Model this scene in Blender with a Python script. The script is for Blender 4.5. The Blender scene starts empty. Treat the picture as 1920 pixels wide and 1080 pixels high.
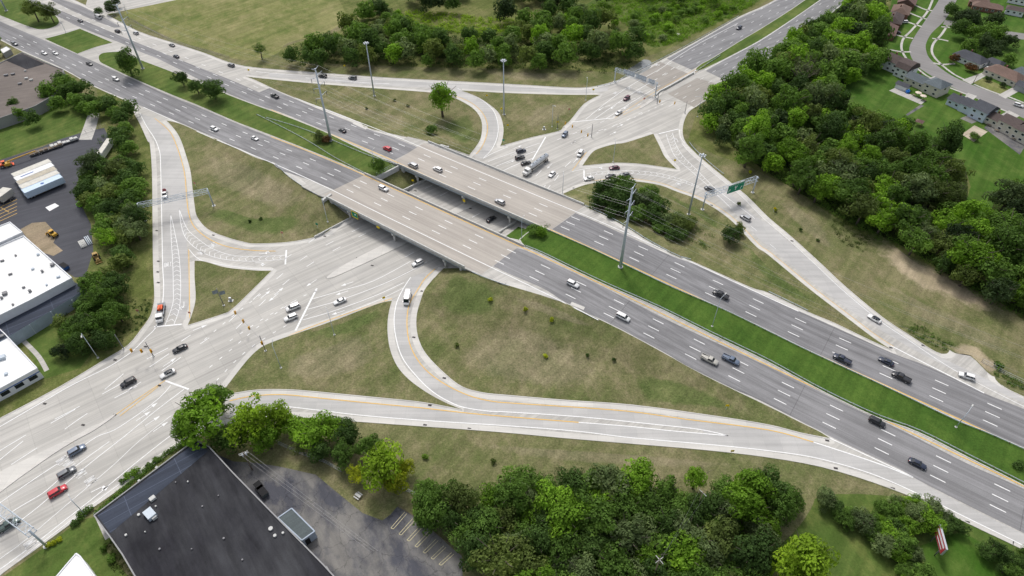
import bpy, bmesh, math, random
import numpy as np
from mathutils import Vector, Matrix
from mathutils.geometry import tessellate_polygon
R = math.radians
rnd = random.Random(7)
SC = bpy.context.scene
COL = SC.collection
# ---------------------------------------------------------------- camera, sky, sun, exposure
FPX, DEP, CH = 1220.0, R(44), 164.0
cd_ = bpy.data.cameras.new('camera'); cam = bpy.data.objects.new('camera', cd_); COL.objects.link(cam)
cam.location = (0, 0, CH); cam.rotation_euler = (R(90) - DEP, 0, 0)
cd_.sensor_width = 36; cd_.lens = FPX/1920*36; cd_.clip_end = 9000; cd_.clip_start = 1
SC.camera = cam
W = bpy.data.worlds.new('World'); SC.world = W; W.use_nodes = True
SUN_EL, SUN_AZ = R(56), R(-18)      # azimuth measured clockwise from +Y
nt = W.node_tree; nt.nodes.clear()
sky = nt.nodes.new('ShaderNodeTexSky'); sky.sky_type = 'NISHITA'; sky.sun_disc = False
sky.sun_elevation = SUN_EL; sky.sun_rotation = SUN_AZ; sky.air_density = 1.0; sky.dust_density = 4.0; sky.ozone_density = 1.0
hs = nt.nodes.new('ShaderNodeHueSaturation'); hs.inputs['Saturation'].default_value = 0.45
bg = nt.nodes.new('ShaderNodeBackground'); bg.inputs['Strength'].default_value = 0.125
wo = nt.nodes.new('ShaderNodeOutputWorld')
nt.links.new(sky.outputs[0], hs.inputs['Color']); nt.links.new(hs.outputs[0], bg.inputs[0]); nt.links.new(bg.outputs[0], wo.inputs[0])
sl = bpy.data.lights.new('sun', 'SUN'); sl.energy = 1.5; sl.angle = R(11); sl.color = (1, .97, .92)
so = bpy.data.objects.new('sun', sl); COL.objects.link(so)
sd = Vector((math.sin(SUN_AZ)*math.cos(SUN_EL), math.cos(SUN_AZ)*math.cos(SUN_EL), math.sin(SUN_EL)))
so.rotation_euler = sd.to_track_quat('Z', 'Y').to_euler(); so.location = (0, 0, 400)
SC.view_settings.view_transform = 'Standard'; SC.view_settings.look = 'None'
SC.view_settings.exposure = 0.32; SC.view_settings.gamma = 1.0

# ---------------------------------------------------------------- mapping from the survey (photo pixels) to metres
def atz(u, v, z=0.0):
    a = (u-960)/FPX; b = (v-540)/FPX; c, s = math.cos(DEP), math.sin(DEP)
    X, Y, Z = a, c-b*s, -s-b*c
    t = (z-CH)/Z
    return (X*t, Y*t)
AX = np.array([0.8066, -0.5911]); BC = np.array(atz(845, 392, 6.2)); DECKH = 6.2
def zh(x, y):
    s = abs((x-BC[0])*AX[0]+(y-BC[1])*AX[1])
    t = (150-s)/(150-42); t = 0 if t < 0 else 1 if t > 1 else t
    return DECKH*t*t*(3-2*t)
def pz(u, v, fz):
    z = 0.0
    for _ in range(30):
        p = atz(u, v, z); z2 = fz(*p)
        if abs(z2-z) < 1e-4: break
        z = z*0.4+z2*0.6
    return p
def segd(px, py, poly):
    """distance to polygon (0 inside), numpy arrays"""
    d = np.full(px.shape, 1e9); ins = np.zeros(px.shape, bool)
    n = len(poly)
    for i in range(n):
        x1, y1 = poly[i]; x2, y2 = poly[(i+1) % n]
        dx, dy = x2-x1, y2-y1; L = dx*dx+dy*dy+1e-9
        t = np.clip(((px-x1)*dx+(py-y1)*dy)/L, 0, 1)
        d = np.minimum(d, np.hypot(px-x1-t*dx, py-y1-t*dy))
        c = ((y1 > py) != (y2 > py)) & (px < (x2-x1)*(py-y1)/(y2-y1+1e-12)+x1)
        ins ^= c
    d[ins] = 0
    return d
HCpx = [(-60,45),(0,75),(119,131),(245,192),(337,232),(425,270),(480,296),(517,307),(612,368),(870,503),(903,518),(1005,551),(1085,581),(1320,704),(1440,761),(1555,821),(1920,1010),
        (1990,800),(1920,760),(1670,655),(1565,606),(1440,549),(1295,489),(1210,449),(1180,430),(1095,385),(960,330),(805,268),(692,241),(615,206),(525,172),(460,143),(327,81),(200,27),(120,-20)]
HC = [pz(u, v, zh) for u, v in HCpx]
XRpx = [(655,412),(762,356),(885,290),(942,276),(1047,247),(1175,144),(1345,175),(1280,250),(1180,330),(1110,345),(1057,364),(940,436),(830,506),(790,545),(735,564),(485,655),(0,1079),(0,784),(290,540),(290,440),(480,460),(605,442)]
XR = [atz(u, v) for u, v in XRpx]
G = 5.0
gx = np.arange(-260, 165, G); gy = np.arange(60, 400, G)
GX, GY = np.meshgrid(gx, gy, indexing='ij')
Hg = np.vectorize(zh)(GX, GY)
dl = segd(GX, GY, HC); dx_ = segd(GX, GY, XR)
Tg = np.minimum(Hg*np.clip(1-dl/(3.2*Hg+.1), 0, 1), 0.5*np.maximum(dx_-.8, 0))
nz = np.argwhere(Hg > 0)
def gint(A, x, y):
    fx = (x-gx[0])/G; fy = (y-gy[0])/G
    i = math.floor(fx); j = math.floor(fy)
    if i < 0 or j < 0 or i >= len(gx)-1 or j >= len(gy)-1: return 0.0
    fx -= i; fy -= j
    if fx+fy <= 1: return float(A[i,j]+(A[i+1,j]-A[i,j])*fx+(A[i,j+1]-A[i,j])*fy)
    return float(A[i+1,j+1]+(A[i,j+1]-A[i+1,j+1])*(1-fx)+(A[i+1,j]-A[i+1,j+1])*(1-fy))
T = lambda x, y: gint(Tg, x, y)
HH = lambda x, y: gint(Hg, x, y)
SURF = {'T': T, 'H': HH, '0': lambda x, y: 0.0}
def P(u, v, s='T'): return pz(u, v, SURF[s])
def P3(u, v, s='T', dz=0.0):
    x, y = P(u, v, s); return Vector((x, y, SURF[s](x, y)+dz))
def smooth(pts, closed=True, k=5):
    """Catmull-Rom through px points; a third element marks a sharp corner"""
    n = len(pts); out = []
    rng = range(n) if closed else range(n-1)
    for i in rng:
        p1, p2 = pts[i], pts[(i+1) % n]
        p0 = pts[(i-1) % n] if (closed or i > 0) else p1
        p3 = pts[(i+2) % n] if (closed or i < n-2) else p2
        if len(p1) > 2: p0 = p1
        if len(p2) > 2: p3 = p2
        for j in range(k):
            t = j/k; q = []
            for a in (0, 1):
                A, B, C_, D = p0[a], p1[a], p2[a], p3[a]
                q.append(.5*((2*B)+(-A+C_)*t+(2*A-5*B+4*C_-D)*t*t+(-A+3*B-3*C_+D)*t**3))
            out.append(tuple(q))
    if not closed: out.append(tuple(pts[-1][:2]))
    return out
def W2(pts, s='T', closed=True, sm=True, k=5):
    return [P(u, v, s) for u, v in (smooth(pts, closed, k) if sm else [p[:2] for p in pts])]

# ---------------------------------------------------------------- tagging
def tag(o, label=None, cat=None, group=None, kind=None):
    if label: o['label'] = label
    if cat: o['category'] = cat
    if group: o['group'] = group
    if kind: o['kind'] = kind
    return o
def empty(name, loc=(0, 0, 0), rz=0.0, parent=None):
    o = bpy.data.objects.new(name, None); COL.objects.link(o); o.location = loc; o.rotation_euler = (0, 0, rz)
    o.empty_display_size = .5
    if parent: o.parent = parent
    return o
def copy_tree(o, parent=None):
    c = o.copy(); COL.objects.link(c); c.parent = parent
    for ch in list(o.children): copy_tree(ch, c)
    return c
def mobj(name, bm, mats, parent=None, smooth_=False):
    me = bpy.data.meshes.new(name); bm.to_mesh(me); bm.free()
    for m in (mats if isinstance(mats, (list, tuple)) else [mats]): me.materials.append(m)
    if smooth_:
        for p in me.polygons: p.use_smooth = True
    o = bpy.data.objects.new(name, me); COL.objects.link(o)
    if parent: o.parent = parent
    return o

# ---------------------------------------------------------------- materials
def lin(c):
    return tuple(((v/255+.055)/1.055)**2.4 if v/255 > .04045 else v/255/12.92 for v in c)+(1,)
def rgba(c): return tuple(c)+(1,) if len(c) == 3 else tuple(c)
class NT:
    def __init__(s, name, rough=.8, spec=.3, metal=0.0):
        s.m = bpy.data.materials.new(name); s.m.use_nodes = True; s.t = s.m.node_tree
        s.b = s.t.nodes['Principled BSDF']; s.b.inputs['Roughness'].default_value = rough
        s.b.inputs['Specular IOR Level'].default_value = spec; s.b.inputs['Metallic'].default_value = metal
        s.tc = s.t.nodes.new('ShaderNodeTexCoord')
    def n(s, t): return s.t.nodes.new(t)
    def l(s, a, b): s.t.links.new(a, b)
    def noise(s, scale, ang=0.0, stretch=(1, 1), detail=4, rough=.6):
        mp = s.n('ShaderNodeMapping'); mp.vector_type = 'POINT'
        mp.inputs['Rotation'].default_value = (0, 0, -ang); mp.inputs['Scale'].default_value = (stretch[0], stretch[1], 1)
        # rotate first, then stretch
        r = s.n('ShaderNodeVectorRotate'); r.rotation_type = 'Z_AXIS'; r.inputs['Angle'].default_value = -ang
        mp.inputs['Rotation'].default_value = (0, 0, 0)
        s.l(s.tc.outputs['Object'], r.inputs['Vector']); s.l(r.outputs[0], mp.inputs['Vector'])
        n = s.n('ShaderNodeTexNoise'); n.inputs['Scale'].default_value = scale; n.inputs['Detail'].default_value = detail
        n.inputs['Roughness'].default_value = rough
        s.l(mp.outputs[0], n.inputs['Vector']); return n.outputs['Fac']
    def ramp(s, f, stops):
        r = s.n('ShaderNodeValToRGB'); e = r.color_ramp.elements
        while len(e) < len(stops): e.new(.5)
        for i, (p, c) in enumerate(stops): e[i].position = p; e[i].color = rgba(c)
        s.l(f, r.inputs[0]); return r.outputs[0]
    def mix(s, f, a, b, mode='MIX'):
        m = s.n('ShaderNodeMix'); m.data_type = 'RGBA'; m.blend_type = mode
        for sock, v in ((m.inputs[0], f), (m.inputs[6], a), (m.inputs[7], b)):
            if hasattr(v, 'node'): s.l(v, sock)
            elif isinstance(v, (int, float)): sock.default_value = v
            else: sock.default_value = rgba(v)
        return m.outputs[2]
    def mul(s, c, f, lo, hi, p0=.3, p1=.7):
        return s.mix(1.0, c, s.ramp(f, [(p0, (lo,)*3), (p1, (hi,)*3)]), 'MULTIPLY')
    def bump(s, f, st=.3, d=.05):
        b = s.n('ShaderNodeBump'); b.inputs['Strength'].default_value = st; b.inputs['Distance'].default_value = d
        s.l(f, b.inputs['Height']); s.l(b.outputs[0], s.b.inputs['Normal'])
    def out(s, c):
        if hasattr(c, 'node'): s.l(c, s.b.inputs['Base Color'])
        else: s.b.inputs['Base Color'].default_value = rgba(c)
        return s.m
def plain(name, c, rough=.6, spec=.4, metal=0.0, var=.12, scale=3.0):
    t = NT(name, rough, spec, metal); f = t.noise(scale)
    return t.out(t.mul(t.mix(0.0, c, c), f, 1-var, 1+var))
def grasscol(t, dry, mid, green, shift=0.0, fine=1.0, ang=0.4):
    big = t.noise(.032, detail=6, rough=.7); med = t.noise(.16, ang, (1, .6), detail=6, rough=.75); fi = t.noise(1.7, detail=5, rough=.85)
    sp = t.noise(.8, ang, (.7, 1.3), detail=6, rough=.9); mow = t.noise(.32, ang+.5, (.04, 1.0), detail=2)
    a = t.ramp(big, [(.38+shift, green), (.49+shift, mid), (.60+shift, dry)])
    b = t.ramp(med, [(.38, green), (.51, mid), (.62, dry)])
    c = t.mix(.52, a, b)
    c = t.mix(t.ramp(sp, [(.56, (0, 0, 0)), (.68, (.7*fine,)*3)]), c, tuple(v*1.35 for v in dry))      # straw tufts
    c = t.mix(t.ramp(sp, [(.30, (.55*fine,)*3), (.43, (0, 0, 0))]), c, tuple(v*.62 for v in green))
    c = t.mul(c, mow, .90, 1.09, .42, .58)
    c = t.mul(c, fi, 1-.36*fine, 1+.36*fine, .36, .64)
    t.bump(fi, .5, .12)
    return c
def grass(name, dry, mid, green, shift=0.0, fine=1.0, ang=0.4):
    t = NT(name, .95, .1)
    return t.out(grasscol(t, dry, mid, green, shift, fine, ang))
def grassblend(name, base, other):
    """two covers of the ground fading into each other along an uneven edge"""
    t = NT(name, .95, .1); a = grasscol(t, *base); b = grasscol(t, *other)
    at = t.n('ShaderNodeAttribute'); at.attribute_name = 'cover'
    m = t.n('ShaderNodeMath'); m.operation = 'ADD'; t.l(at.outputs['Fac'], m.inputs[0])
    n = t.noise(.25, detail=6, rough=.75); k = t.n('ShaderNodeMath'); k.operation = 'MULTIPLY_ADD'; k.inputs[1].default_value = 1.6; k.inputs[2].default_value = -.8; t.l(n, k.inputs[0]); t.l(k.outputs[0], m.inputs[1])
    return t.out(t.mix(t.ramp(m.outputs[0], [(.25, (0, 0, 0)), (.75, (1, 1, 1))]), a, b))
def concrete(name, c, ang, tr=.12, fine=.07, joints=None, dirt=.1):
    t = NT(name, .85, .25)
    st = t.noise(.55, ang, (.03, 1.0), detail=3); bigp = t.noise(.06, detail=4); fi = t.noise(3.0, detail=4, rough=.8)
    x = t.mul(t.mix(0.0, c, c), st, 1-tr, 1+tr*.6, .38, .62)
    x = t.mul(x, bigp, 1-dirt, 1+dirt*.5, .35, .65); x = t.mul(x, fi, 1-fine, 1+fine, .3, .7)
    st2 = t.noise(1.6, ang, (.012, 1.0), detail=2); x = t.mul(x, st2, 1-tr*.6, 1+tr*.3, .4, .6)
    if joints:
        r = t.n('ShaderNodeVectorRotate'); r.rotation_type = 'Z_AXIS'; r.inputs['Angle'].default_value = -ang
        t.l(t.tc.outputs['Object'], r.inputs['Vector'])
        b = t.n('ShaderNodeTexBrick'); t.l(r.outputs[0], b.inputs['Vector'])
        b.inputs['Scale'].default_value = 1.0; b.inputs['Brick Width'].default_value = joints[0]; b.inputs['Row Height'].default_value = joints[1]
        b.inputs['Mortar Size'].default_value = joints[2]; b.offset = 0; b.inputs['Mortar Smooth'].default_value = .3
        b.inputs['Color1'].default_value = (1, 1, 1, 1); b.inputs['Color2'].default_value = (.91, .912, .92, 1); b.inputs['Mortar'].default_value = (joints[3],)*3+(1,)
        x = t.mix(1.0, x, b.outputs['Color'], 'MULTIPLY')
    t.bump(fi, .15, .02)
    return t.out(x)
A_H, A_X = R(-36.2), R(38)
M_ = {}
GR = ((.235, .205, .118), (.152, .154, .068), (.092, .116, .037), .01)
RG = ((.21, .20, .085), (.12, .14, .042), (.075, .10, .024), .0)
M_['ground'] = grass('mown_dry_grass', *GR)
M_['field'] = grass('mown_field_grass', (.27, .25, .115), (.175, .185, .066), (.105, .14, .036), fine=.6)
M_['median'] = grass('lush_median_grass', (.085, .145, .026), (.056, .112, .018), (.040, .088, .014), fine=.6)
M_['medfar'] = grass('green_median_grass', (.15, .175, .05), (.085, .13, .030), (.06, .105, .02), fine=.5)
M_['lawn'] = grass('garden_lawn', (.10, .155, .032), (.058, .118, .018), (.038, .10, .010), fine=.4)
M_['rough'] = grass('rough_green_grass', *RG)
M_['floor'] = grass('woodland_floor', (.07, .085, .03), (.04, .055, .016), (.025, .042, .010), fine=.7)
M_['b_bare'] = grassblend('bare_soil_in_grass', GR, ((.42, .345, .24), (.34, .285, .19), (.25, .22, .13), -.03, .6))
M_['b_green'] = grassblend('greener_verge', GR, ((.15, .165, .065), (.10, .128, .042), (.07, .10, .028), .0))
M_['b_dry'] = grassblend('straw_patch', GR, ((.28, .24, .15), (.195, .18, .10), (.13, .135, .065), .0))
M_['b_rough'] = grassblend('rough_ground_edge', GR, RG)
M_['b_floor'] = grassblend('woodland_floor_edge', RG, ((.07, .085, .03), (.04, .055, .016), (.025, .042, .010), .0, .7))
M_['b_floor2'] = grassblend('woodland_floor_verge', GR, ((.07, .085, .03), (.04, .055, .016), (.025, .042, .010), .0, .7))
M_['bare'] = grass('bare_dry_soil', (.34, .27, .19), (.27, .22, .15), (.19, .16, .10), fine=.5)
M_['conc'] = concrete('pavement_concrete', (.50, .482, .448), A_X, .12, .08, (9, 3.7, .09, .82), .09)
M_['shoulder'] = concrete('shoulder_concrete', (.615, .595, .555), 0, .05, .06, (5, 5, .06, .86), .08)
M_['rlane'] = concrete('ramp_lane_concrete', (.50, .49, .475), 0, .07, .07, (4.6, 4.6, .06, .88), .10)
M_['asph'] = concrete('highway_asphalt', (.250, .247, .252), A_H, .19, .14, (61, 40, .12, .66), .13)
M_['asph2'] = concrete('crossroad_asphalt', (.235, .234, .24), R(36), .16, .12, None, .10)
M_['deck'] = concrete('bridge_deck_concrete', (.42, .385, .345), A_H, .10, .08, None, .06)
M_['deck2'] = concrete('creek_bridge_concrete', (.34, .315, .285), R(36), .10, .08, None, .06)
M_['lot'] = concrete('yard_asphalt', (.075, .077, .09), R(30), .10, .2, None, .15)
M_['street'] = concrete('street_asphalt', (.25, .24, .235), R(-40), .08, .1, None, .08)
M_['white'] = plain('white_road_paint', (.80, .80, .79), .7, .2, var=.12, scale=1.5)
M_['yellow'] = plain('yellow_road_paint', (.72, .46, .13), .7, .2, var=.12, scale=1.5)
M_['faded'] = plain('faded_yellow_paint', (.60, .54, .34), .8, .2, var=.3, scale=2)
M_['gutter'] = plain('gutter_stain', (.30, .30, .30), .9, .1, var=.3, scale=1)

def blotch(name, a, b, crack=None, scale=.09, p0=.44, p1=.56, tr=.06):
    t = NT(name, .9, .2); n = t.noise(scale, .5, (1, .6), detail=7, rough=.65); f = t.noise(3.2, detail=4, rough=.8); m = t.noise(.5, -.9, (.15, 1), detail=4)
    x = t.mix(t.ramp(n, [(p0, (0, 0, 0)), (p1, (1, 1, 1))]), a, b); x = t.mul(x, f, .86, 1.14, .3, .7); x = t.mul(x, m, 1-tr*2, 1+tr*2, .35, .65)
    if crack:
        v = t.n('ShaderNodeTexVoronoi'); v.feature = 'DISTANCE_TO_EDGE'; v.inputs['Scale'].default_value = crack
        w = t.n('ShaderNodeVectorMath'); w.operation = 'ADD'; nn = t.n('ShaderNodeTexNoise'); nn.inputs['Scale'].default_value = .6; nn.inputs['Detail'].default_value = 5
        t.l(t.tc.outputs['Object'], nn.inputs['Vector']); t.l(t.tc.outputs['Object'], w.inputs[0]); k = t.n('ShaderNodeVectorMath'); k.operation = 'SCALE'; k.inputs['Scale'].default_value = 2.5; t.l(nn.outputs['Color'], k.inputs[0]); t.l(k.outputs[0], w.inputs[1]); t.l(w.outputs[0], v.inputs['Vector'])
        x = t.mix(1.0, x, t.ramp(v.outputs['Distance'], [(.0, (.6, .6, .6)), (.018, (1, 1, 1))]), 'MULTIPLY')
    return t.out(x)
# ---------------------------------------------------------------- draped sheets
zx0, zx1, zy0, zy1 = gx[nz[:,0].min()]-G, gx[nz[:,0].max()]+G, gy[nz[:,1].min()]-G, gy[nz[:,1].max()]+G
def drape(bm, s, off):
    xs = [v.co.x for v in bm.verts]; ys = [v.co.y for v in bm.verts]
    if not xs: return
    bx0, bx1, by0, by1 = max(min(xs), zx0), min(max(xs), zx1), max(min(ys), zy0), min(max(ys), zy1)
    if bx0 < bx1 and by0 < by1 and s != '0':
        def cut(co, no): bmesh.ops.bisect_plane(bm, geom=bm.verts[:]+bm.edges[:]+bm.faces[:], dist=1e-5, plane_co=co, plane_no=no)
        for x in gx:
            if bx0-G <= x <= bx1+G: cut((x, 0, 0), (1, 0, 0))
        for y in gy:
            if by0-G <= y <= by1+G: cut((0, y, 0), (0, 1, 0))
        q = gx[0]+gy[0]; k0 = math.floor((bx0+by0-q)/G)-1; k1 = math.ceil((bx1+by1-q)/G)+1
        for k in range(k0, k1+1): cut((q+k*G, 0, 0), (1, 1, 0))
    f = SURF[s]
    for v in bm.verts: v.co.z = f(v.co.x, v.co.y)+off
    for fc in bm.faces:
        if fc.normal.z < 0: fc.normal_flip()
def polybm(bm, pts):
    vs = [bm.verts.new((x, y, 0)) for x, y in pts]
    for t in tessellate_polygon([[Vector((x, y, 0)) for x, y in pts]]):
        try: bm.faces.new([vs[i] for i in t])
        except ValueError: pass
def sheet(name, polys, mat, off, s='T', kind='structure'):
    bm = bmesh.new()
    for p in polys: polybm(bm, p)
    bmesh.ops.recalc_face_normals(bm, faces=bm.faces[:])
    bm.normal_update(); drape(bm, s, off)
    o = mobj(name, bm, mat)
    if kind: o['kind'] = kind
    return o
SOFTN = [0]
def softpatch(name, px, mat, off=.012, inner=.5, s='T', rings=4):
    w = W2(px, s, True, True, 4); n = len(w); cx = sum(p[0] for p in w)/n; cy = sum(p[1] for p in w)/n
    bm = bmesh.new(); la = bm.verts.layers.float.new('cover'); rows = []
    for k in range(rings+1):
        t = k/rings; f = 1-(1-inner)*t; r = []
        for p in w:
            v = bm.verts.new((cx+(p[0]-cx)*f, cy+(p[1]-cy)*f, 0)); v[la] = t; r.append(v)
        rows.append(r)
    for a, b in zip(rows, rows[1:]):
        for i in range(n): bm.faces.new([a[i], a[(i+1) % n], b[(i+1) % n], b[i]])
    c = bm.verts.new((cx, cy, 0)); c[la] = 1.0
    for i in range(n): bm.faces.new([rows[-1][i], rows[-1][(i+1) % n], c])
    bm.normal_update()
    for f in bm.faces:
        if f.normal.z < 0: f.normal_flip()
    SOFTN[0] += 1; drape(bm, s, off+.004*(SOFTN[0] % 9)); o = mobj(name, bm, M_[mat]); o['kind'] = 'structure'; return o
def offset_line(pts, d):
    """shift a world polyline sideways (left of travel positive)"""
    out = []
    for i, p in enumerate(pts):
        a = pts[max(i-1, 0)]; b = pts[min(i+1, len(pts)-1)]
        dx, dy = b[0]-a[0], b[1]-a[1]; L = math.hypot(dx, dy) or 1
        out.append((p[0]-dy/L*d, p[1]+dx/L*d))
    return out
def ribbon(pts, w):
    a = offset_line(pts, w/2); b = offset_line(pts, -w/2)
    return [[a[i], a[i+1], b[i+1], b[i]] for i in range(len(pts)-1)]
class Marks:
    def __init__(s): s.q = {}
    def add(s, key, quads): s.q.setdefault(key, []).extend(quads)
    def build(s):
        for (mat, surf), quads in s.q.items():
            bm = bmesh.new()
            for q in quads:
                f = bm.faces.new([bm.verts.new((x, y, 0)) for x, y in q])
            bm.normal_update()
            for fc in bm.faces:
                if fc.normal.z < 0: fc.normal_flip()
            drape(bm, surf, .052 if surf == 'T' else .06)
            tag(mobj({'white': 'lane_marking', 'yellow': 'edge_line', 'gutter': 'gutter', 'faded': 'bay_marking'}[mat], bm, M_[mat]), kind='structure')
MK = Marks()
def cumlen(pts):
    L = [0]
    for a, b in zip(pts, pts[1:]): L.append(L[-1]+math.hypot(b[0]-a[0], b[1]-a[1]))
    return L
def point_at(pts, L, s):
    for i in range(len(pts)-1):
        if s <= L[i+1] or i == len(pts)-2:
            t = (s-L[i])/((L[i+1]-L[i]) or 1); a, b = pts[i], pts[i+1]
            return (a[0]+(b[0]-a[0])*t, a[1]+(b[1]-a[1])*t)
def subline(pts, s0, s1, n=4):
    L = cumlen(pts); return [point_at(pts, L, s0+(s1-s0)*k/n) for k in range(n+1)]
def line(px, w=.22, mat='white', s='T', sm=True, off=0.0):
    p = W2(px, s, False, sm, 4)
    if off: p = offset_line(p, off)
    MK.add((mat, s), ribbon(p, w))
def dashes(pts, s, start=0.0, cyc=15.24, ln=3.8, w=.2, mat='white', off=0.0):
    if off: pts = offset_line(pts, off)
    L = cumlen(pts); q = start
    while q+ln < L[-1]:
        MK.add((mat, s), ribbon(subline(pts, q, q+ln, 2), w)); q += cyc
# ================================================================ SETTING: ground, pavements, islands
def big_ground():
    bm = bmesh.new(); S = 4500
    vs = [bm.verts.new(p) for p in ((-S, -S+1000, 0), (S, -S+1000, 0), (S, S+1000, 0), (-S, S+1000, 0))]
    bm.faces.new(vs); bm.normal_update(); drape(bm, 'T', 0)
    tag(mobj('ground', bm, M_['ground']), kind='structure')
big_ground()
# concrete pavement of the whole junction
OUT = [(-60,-60),(20,-60),(75,-32,1),(150,5),(200,27,1),(260,59),(327,81),(385,100),(410,110),(437,119),(480,127),(605,137),(730,146),(855,152.5),(960,158),(1060,164),(1100,164),(1135,157.5),(1175,144),
 (1237,114),(1310,75),(1385,32),(1440,7),(1520,-40),(1620,-110,1),(1720,-105,1),(1590,0),(1515,61),(1485,82),(1375,152),(1345,175),(1320,190),(1302,202),(1290,212),(1282,230),(1280,250),(1285,266),(1295,278),(1315,297),
 (1357,332),(1400,367),(1440,407),(1485,445),(1540,495),(1587,539),(1655,595),(1715,635),(1755,660),(1775,663),(1782,655),(1795,653),(1822,661),(1848,676),(1862,695),(1867,712),(1885,727),(1920,744),(2000,780,1),(2150,1140,1),(1920,1032),
 (1895,1020),(1815,982),(1730,941),(1640,906),(1540,876),(1440,858),(1320,844),(1185,832.5),(1060,822),(930,810),(780,799),(655,790),(560,783),(480,785),(420,798),(360,822),(322,847),(225,917),(175,952),(150,970),(75,1025),(0,1079),(-60,1125,1),(-200,900,1),
 (-60,815),(0,784),(112,725),(200,672),(240,647),(265,617),(282,592),(289,565),(289,540),(287,495),(286,395),(285,320),(281,270),(277,265),(262,232),(250,210),(245,193,1),(175,162),(119,131),(42,97),(0,75),(-60,45,1)]
sheet('pavement', [W2(OUT, 'T', True, True, 3)], M_['conc'], .006)
# grass islands
ISL = dict(
 A=([(460,143,1),(480,146),(580,156),(680,164),(795,172.5),(830,177),(855,185),(885,202),(900,220),(904,240),(899,265),(880,291,1),(815,270),(692,241),(675,230),(615,206),(580,194),(525,172),(480,151)], 'ground'),
 B=([(865,170,1),(895,182),(920,198),(937,215),(944,240),(942,262),(938,274,1),(960,268),(1000,257),(1047,246),(1057,237),(1070,225),(1095,195),(1125,178,1),(1060,178),(960,175),(900,172)], 'ground'),
 C=([(1225,251,1),(1175,267),(1150,271),(1120,280),(1107,290),(1092,311,1),(1135,307),(1160,305.5),(1200,307.5),(1240,313),(1269,317.5,1),(1256,305),(1245,292),(1237,275)], 'ground'),
 D=([(1055,364,1),(1085,351),(1110,344),(1150,340),(1187,340),(1235,347),(1270,360),(1305,372.5),(1340,391),(1375,417.5),(1417.5,462.5),(1440,478),(1515,540),(1580,590),(1635,632),(1671,656,1),(1627,636),(1565,606),(1515,585),(1440,549),(1405,538),(1295,489),(1267,480),(1210,449),(1180,430),(1135,405),(1097,388)], 'ground'),
 E=([(312,226,1),(337,232),(370,246),(425,270),(480,296),(517,308),(537,328),(565,348),(597,366),(612,372,1),(655,405,1),(652,412),(630,423),(605,440),(567,450),(530,455),(480,457),(462,455),(425,445),(390,430),(370,407),(365,385),(361,352),(357,320),(347,285),(337,258),(325,240)], 'ground'),
 F=([(365,489,1),(385,491),(425,502),(480,507.5),(509,508,1),(475,542),(435,580),(415,590),(352,610,1),(360,590),(367,560),(365,520)], 'ground'),
 G=([(735,564,1),(705,571),(630,600),(555,626),(510,642),(485,655),(460,680),(425,725),(412,742,1),(440,737),(480,731),(530,730),(580,733),(705,745),(792,754),(866,768,1),(835,755),(800,736),(767,712),(745,687),(732,657),(727,627),(727,602),(730,582)], 'ground'),
 J=([(832,503,1),(870,503,1),(903,518),(955,536),(1005,551),(1060,569),(1085,581),(1160,617),(1235,657),(1320,704),(1440,762),(1500,792),(1535,809),(1556,822,1),(1500,811),(1440,796),(1335,779),(1185,759),(1060,750),(955,741),(905,736),(867,725),(835,701),(800,665),(784,632),(781,595),(790,560),(800,538)], 'ground'),
 M1=([(185,107),(190,101),(200,98.5),(225,97,1),(267,114),(325,136),(425,177),(480,198),(530,216),(605,246),(655,270),(705,293),(748,311,1),(730,325,1),(705,331,1),(687,327),(660,315),(600,290),(545,268),(475,241),(440,227.5),(370,197),(320,177),(250,147),(200,123),(188,116)], 'medfar'),
 M2=([(84,73,1),(118,64),(150,54,1),(211,80,1),(178,89),(145,101,1)], 'medfar'),
 M3=([(-60,5,1),(0,29),(60,52),(82,55),(100,51),(110,44),(108,34),(90,18),(52,0),(0,-25),(-60,-60,1)], 'medfar'),
 M4=([(975,449,1),(1000,431),(1027,431,1),(1110,467),(1200,510),(1262,540),(1360,582),(1440,621),(1525,662),(1665,727),(1790,787),(1850,811),(1920,842),(2060,908,1),(2060,985,1),(1920,910),(1815,857),(1722,810),(1640,780),(1540,732),(1440,678),(1335,627),(1235,577),(1145,538),(1085,510),(1015,475),(985,462)], 'median'),
 X1=([(1305,130),(1316,120),(1335,110),(1385,79),(1440,46),(1510,0),(1640,-95,1),(1660,-92,1),(1537,0),(1440,66),(1385,97),(1318,130)], 'medfar'))
KERB = bmesh.new(); LAYBY = P(1828, 670)
def kerb(pts, w=.3, h=.12, closed=True):
    out = pts; ins = []
    n = len(pts)
    ar = sum(pts[i][0]*pts[(i+1) % n][1]-pts[(i+1) % n][0]*pts[i][1] for i in range(n))
    sg = 1 if ar > 0 else -1
    def nrm(i):
        a = pts[(i-1) % n] if closed else pts[max(i-1, 0)]; b = pts[(i+1) % n] if closed else pts[min(i+1, n-1)]
        dx, dy = b[0]-a[0], b[1]-a[1]; L = math.hypot(dx, dy) or 1; return -dy/L*sg, dx/L*sg
    rows = []
    for i in range(n):
        nx, ny = nrm(i); x, y = pts[i]; z = T(x, y)
        rows.append([KERB.verts.new((x-nx*w, y-ny*w, z)), KERB.verts.new((x-nx*w, y-ny*w, z+h)), KERB.verts.new((x, y, z+h)), KERB.verts.new((x, y, z))])
    for i in range(n if closed else n-1):
        a, b = rows[i], rows[(i+1) % n]
        if LAYBY and math.hypot(pts[i][0]-LAYBY[0], pts[i][1]-LAYBY[1]) < 11: continue      # the lay-by has a bare gravel edge
        for k in range(3): KERB.faces.new([a[k], b[k], b[k+1], a[k+1]])
groups = {}
ISLW = {}
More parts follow.
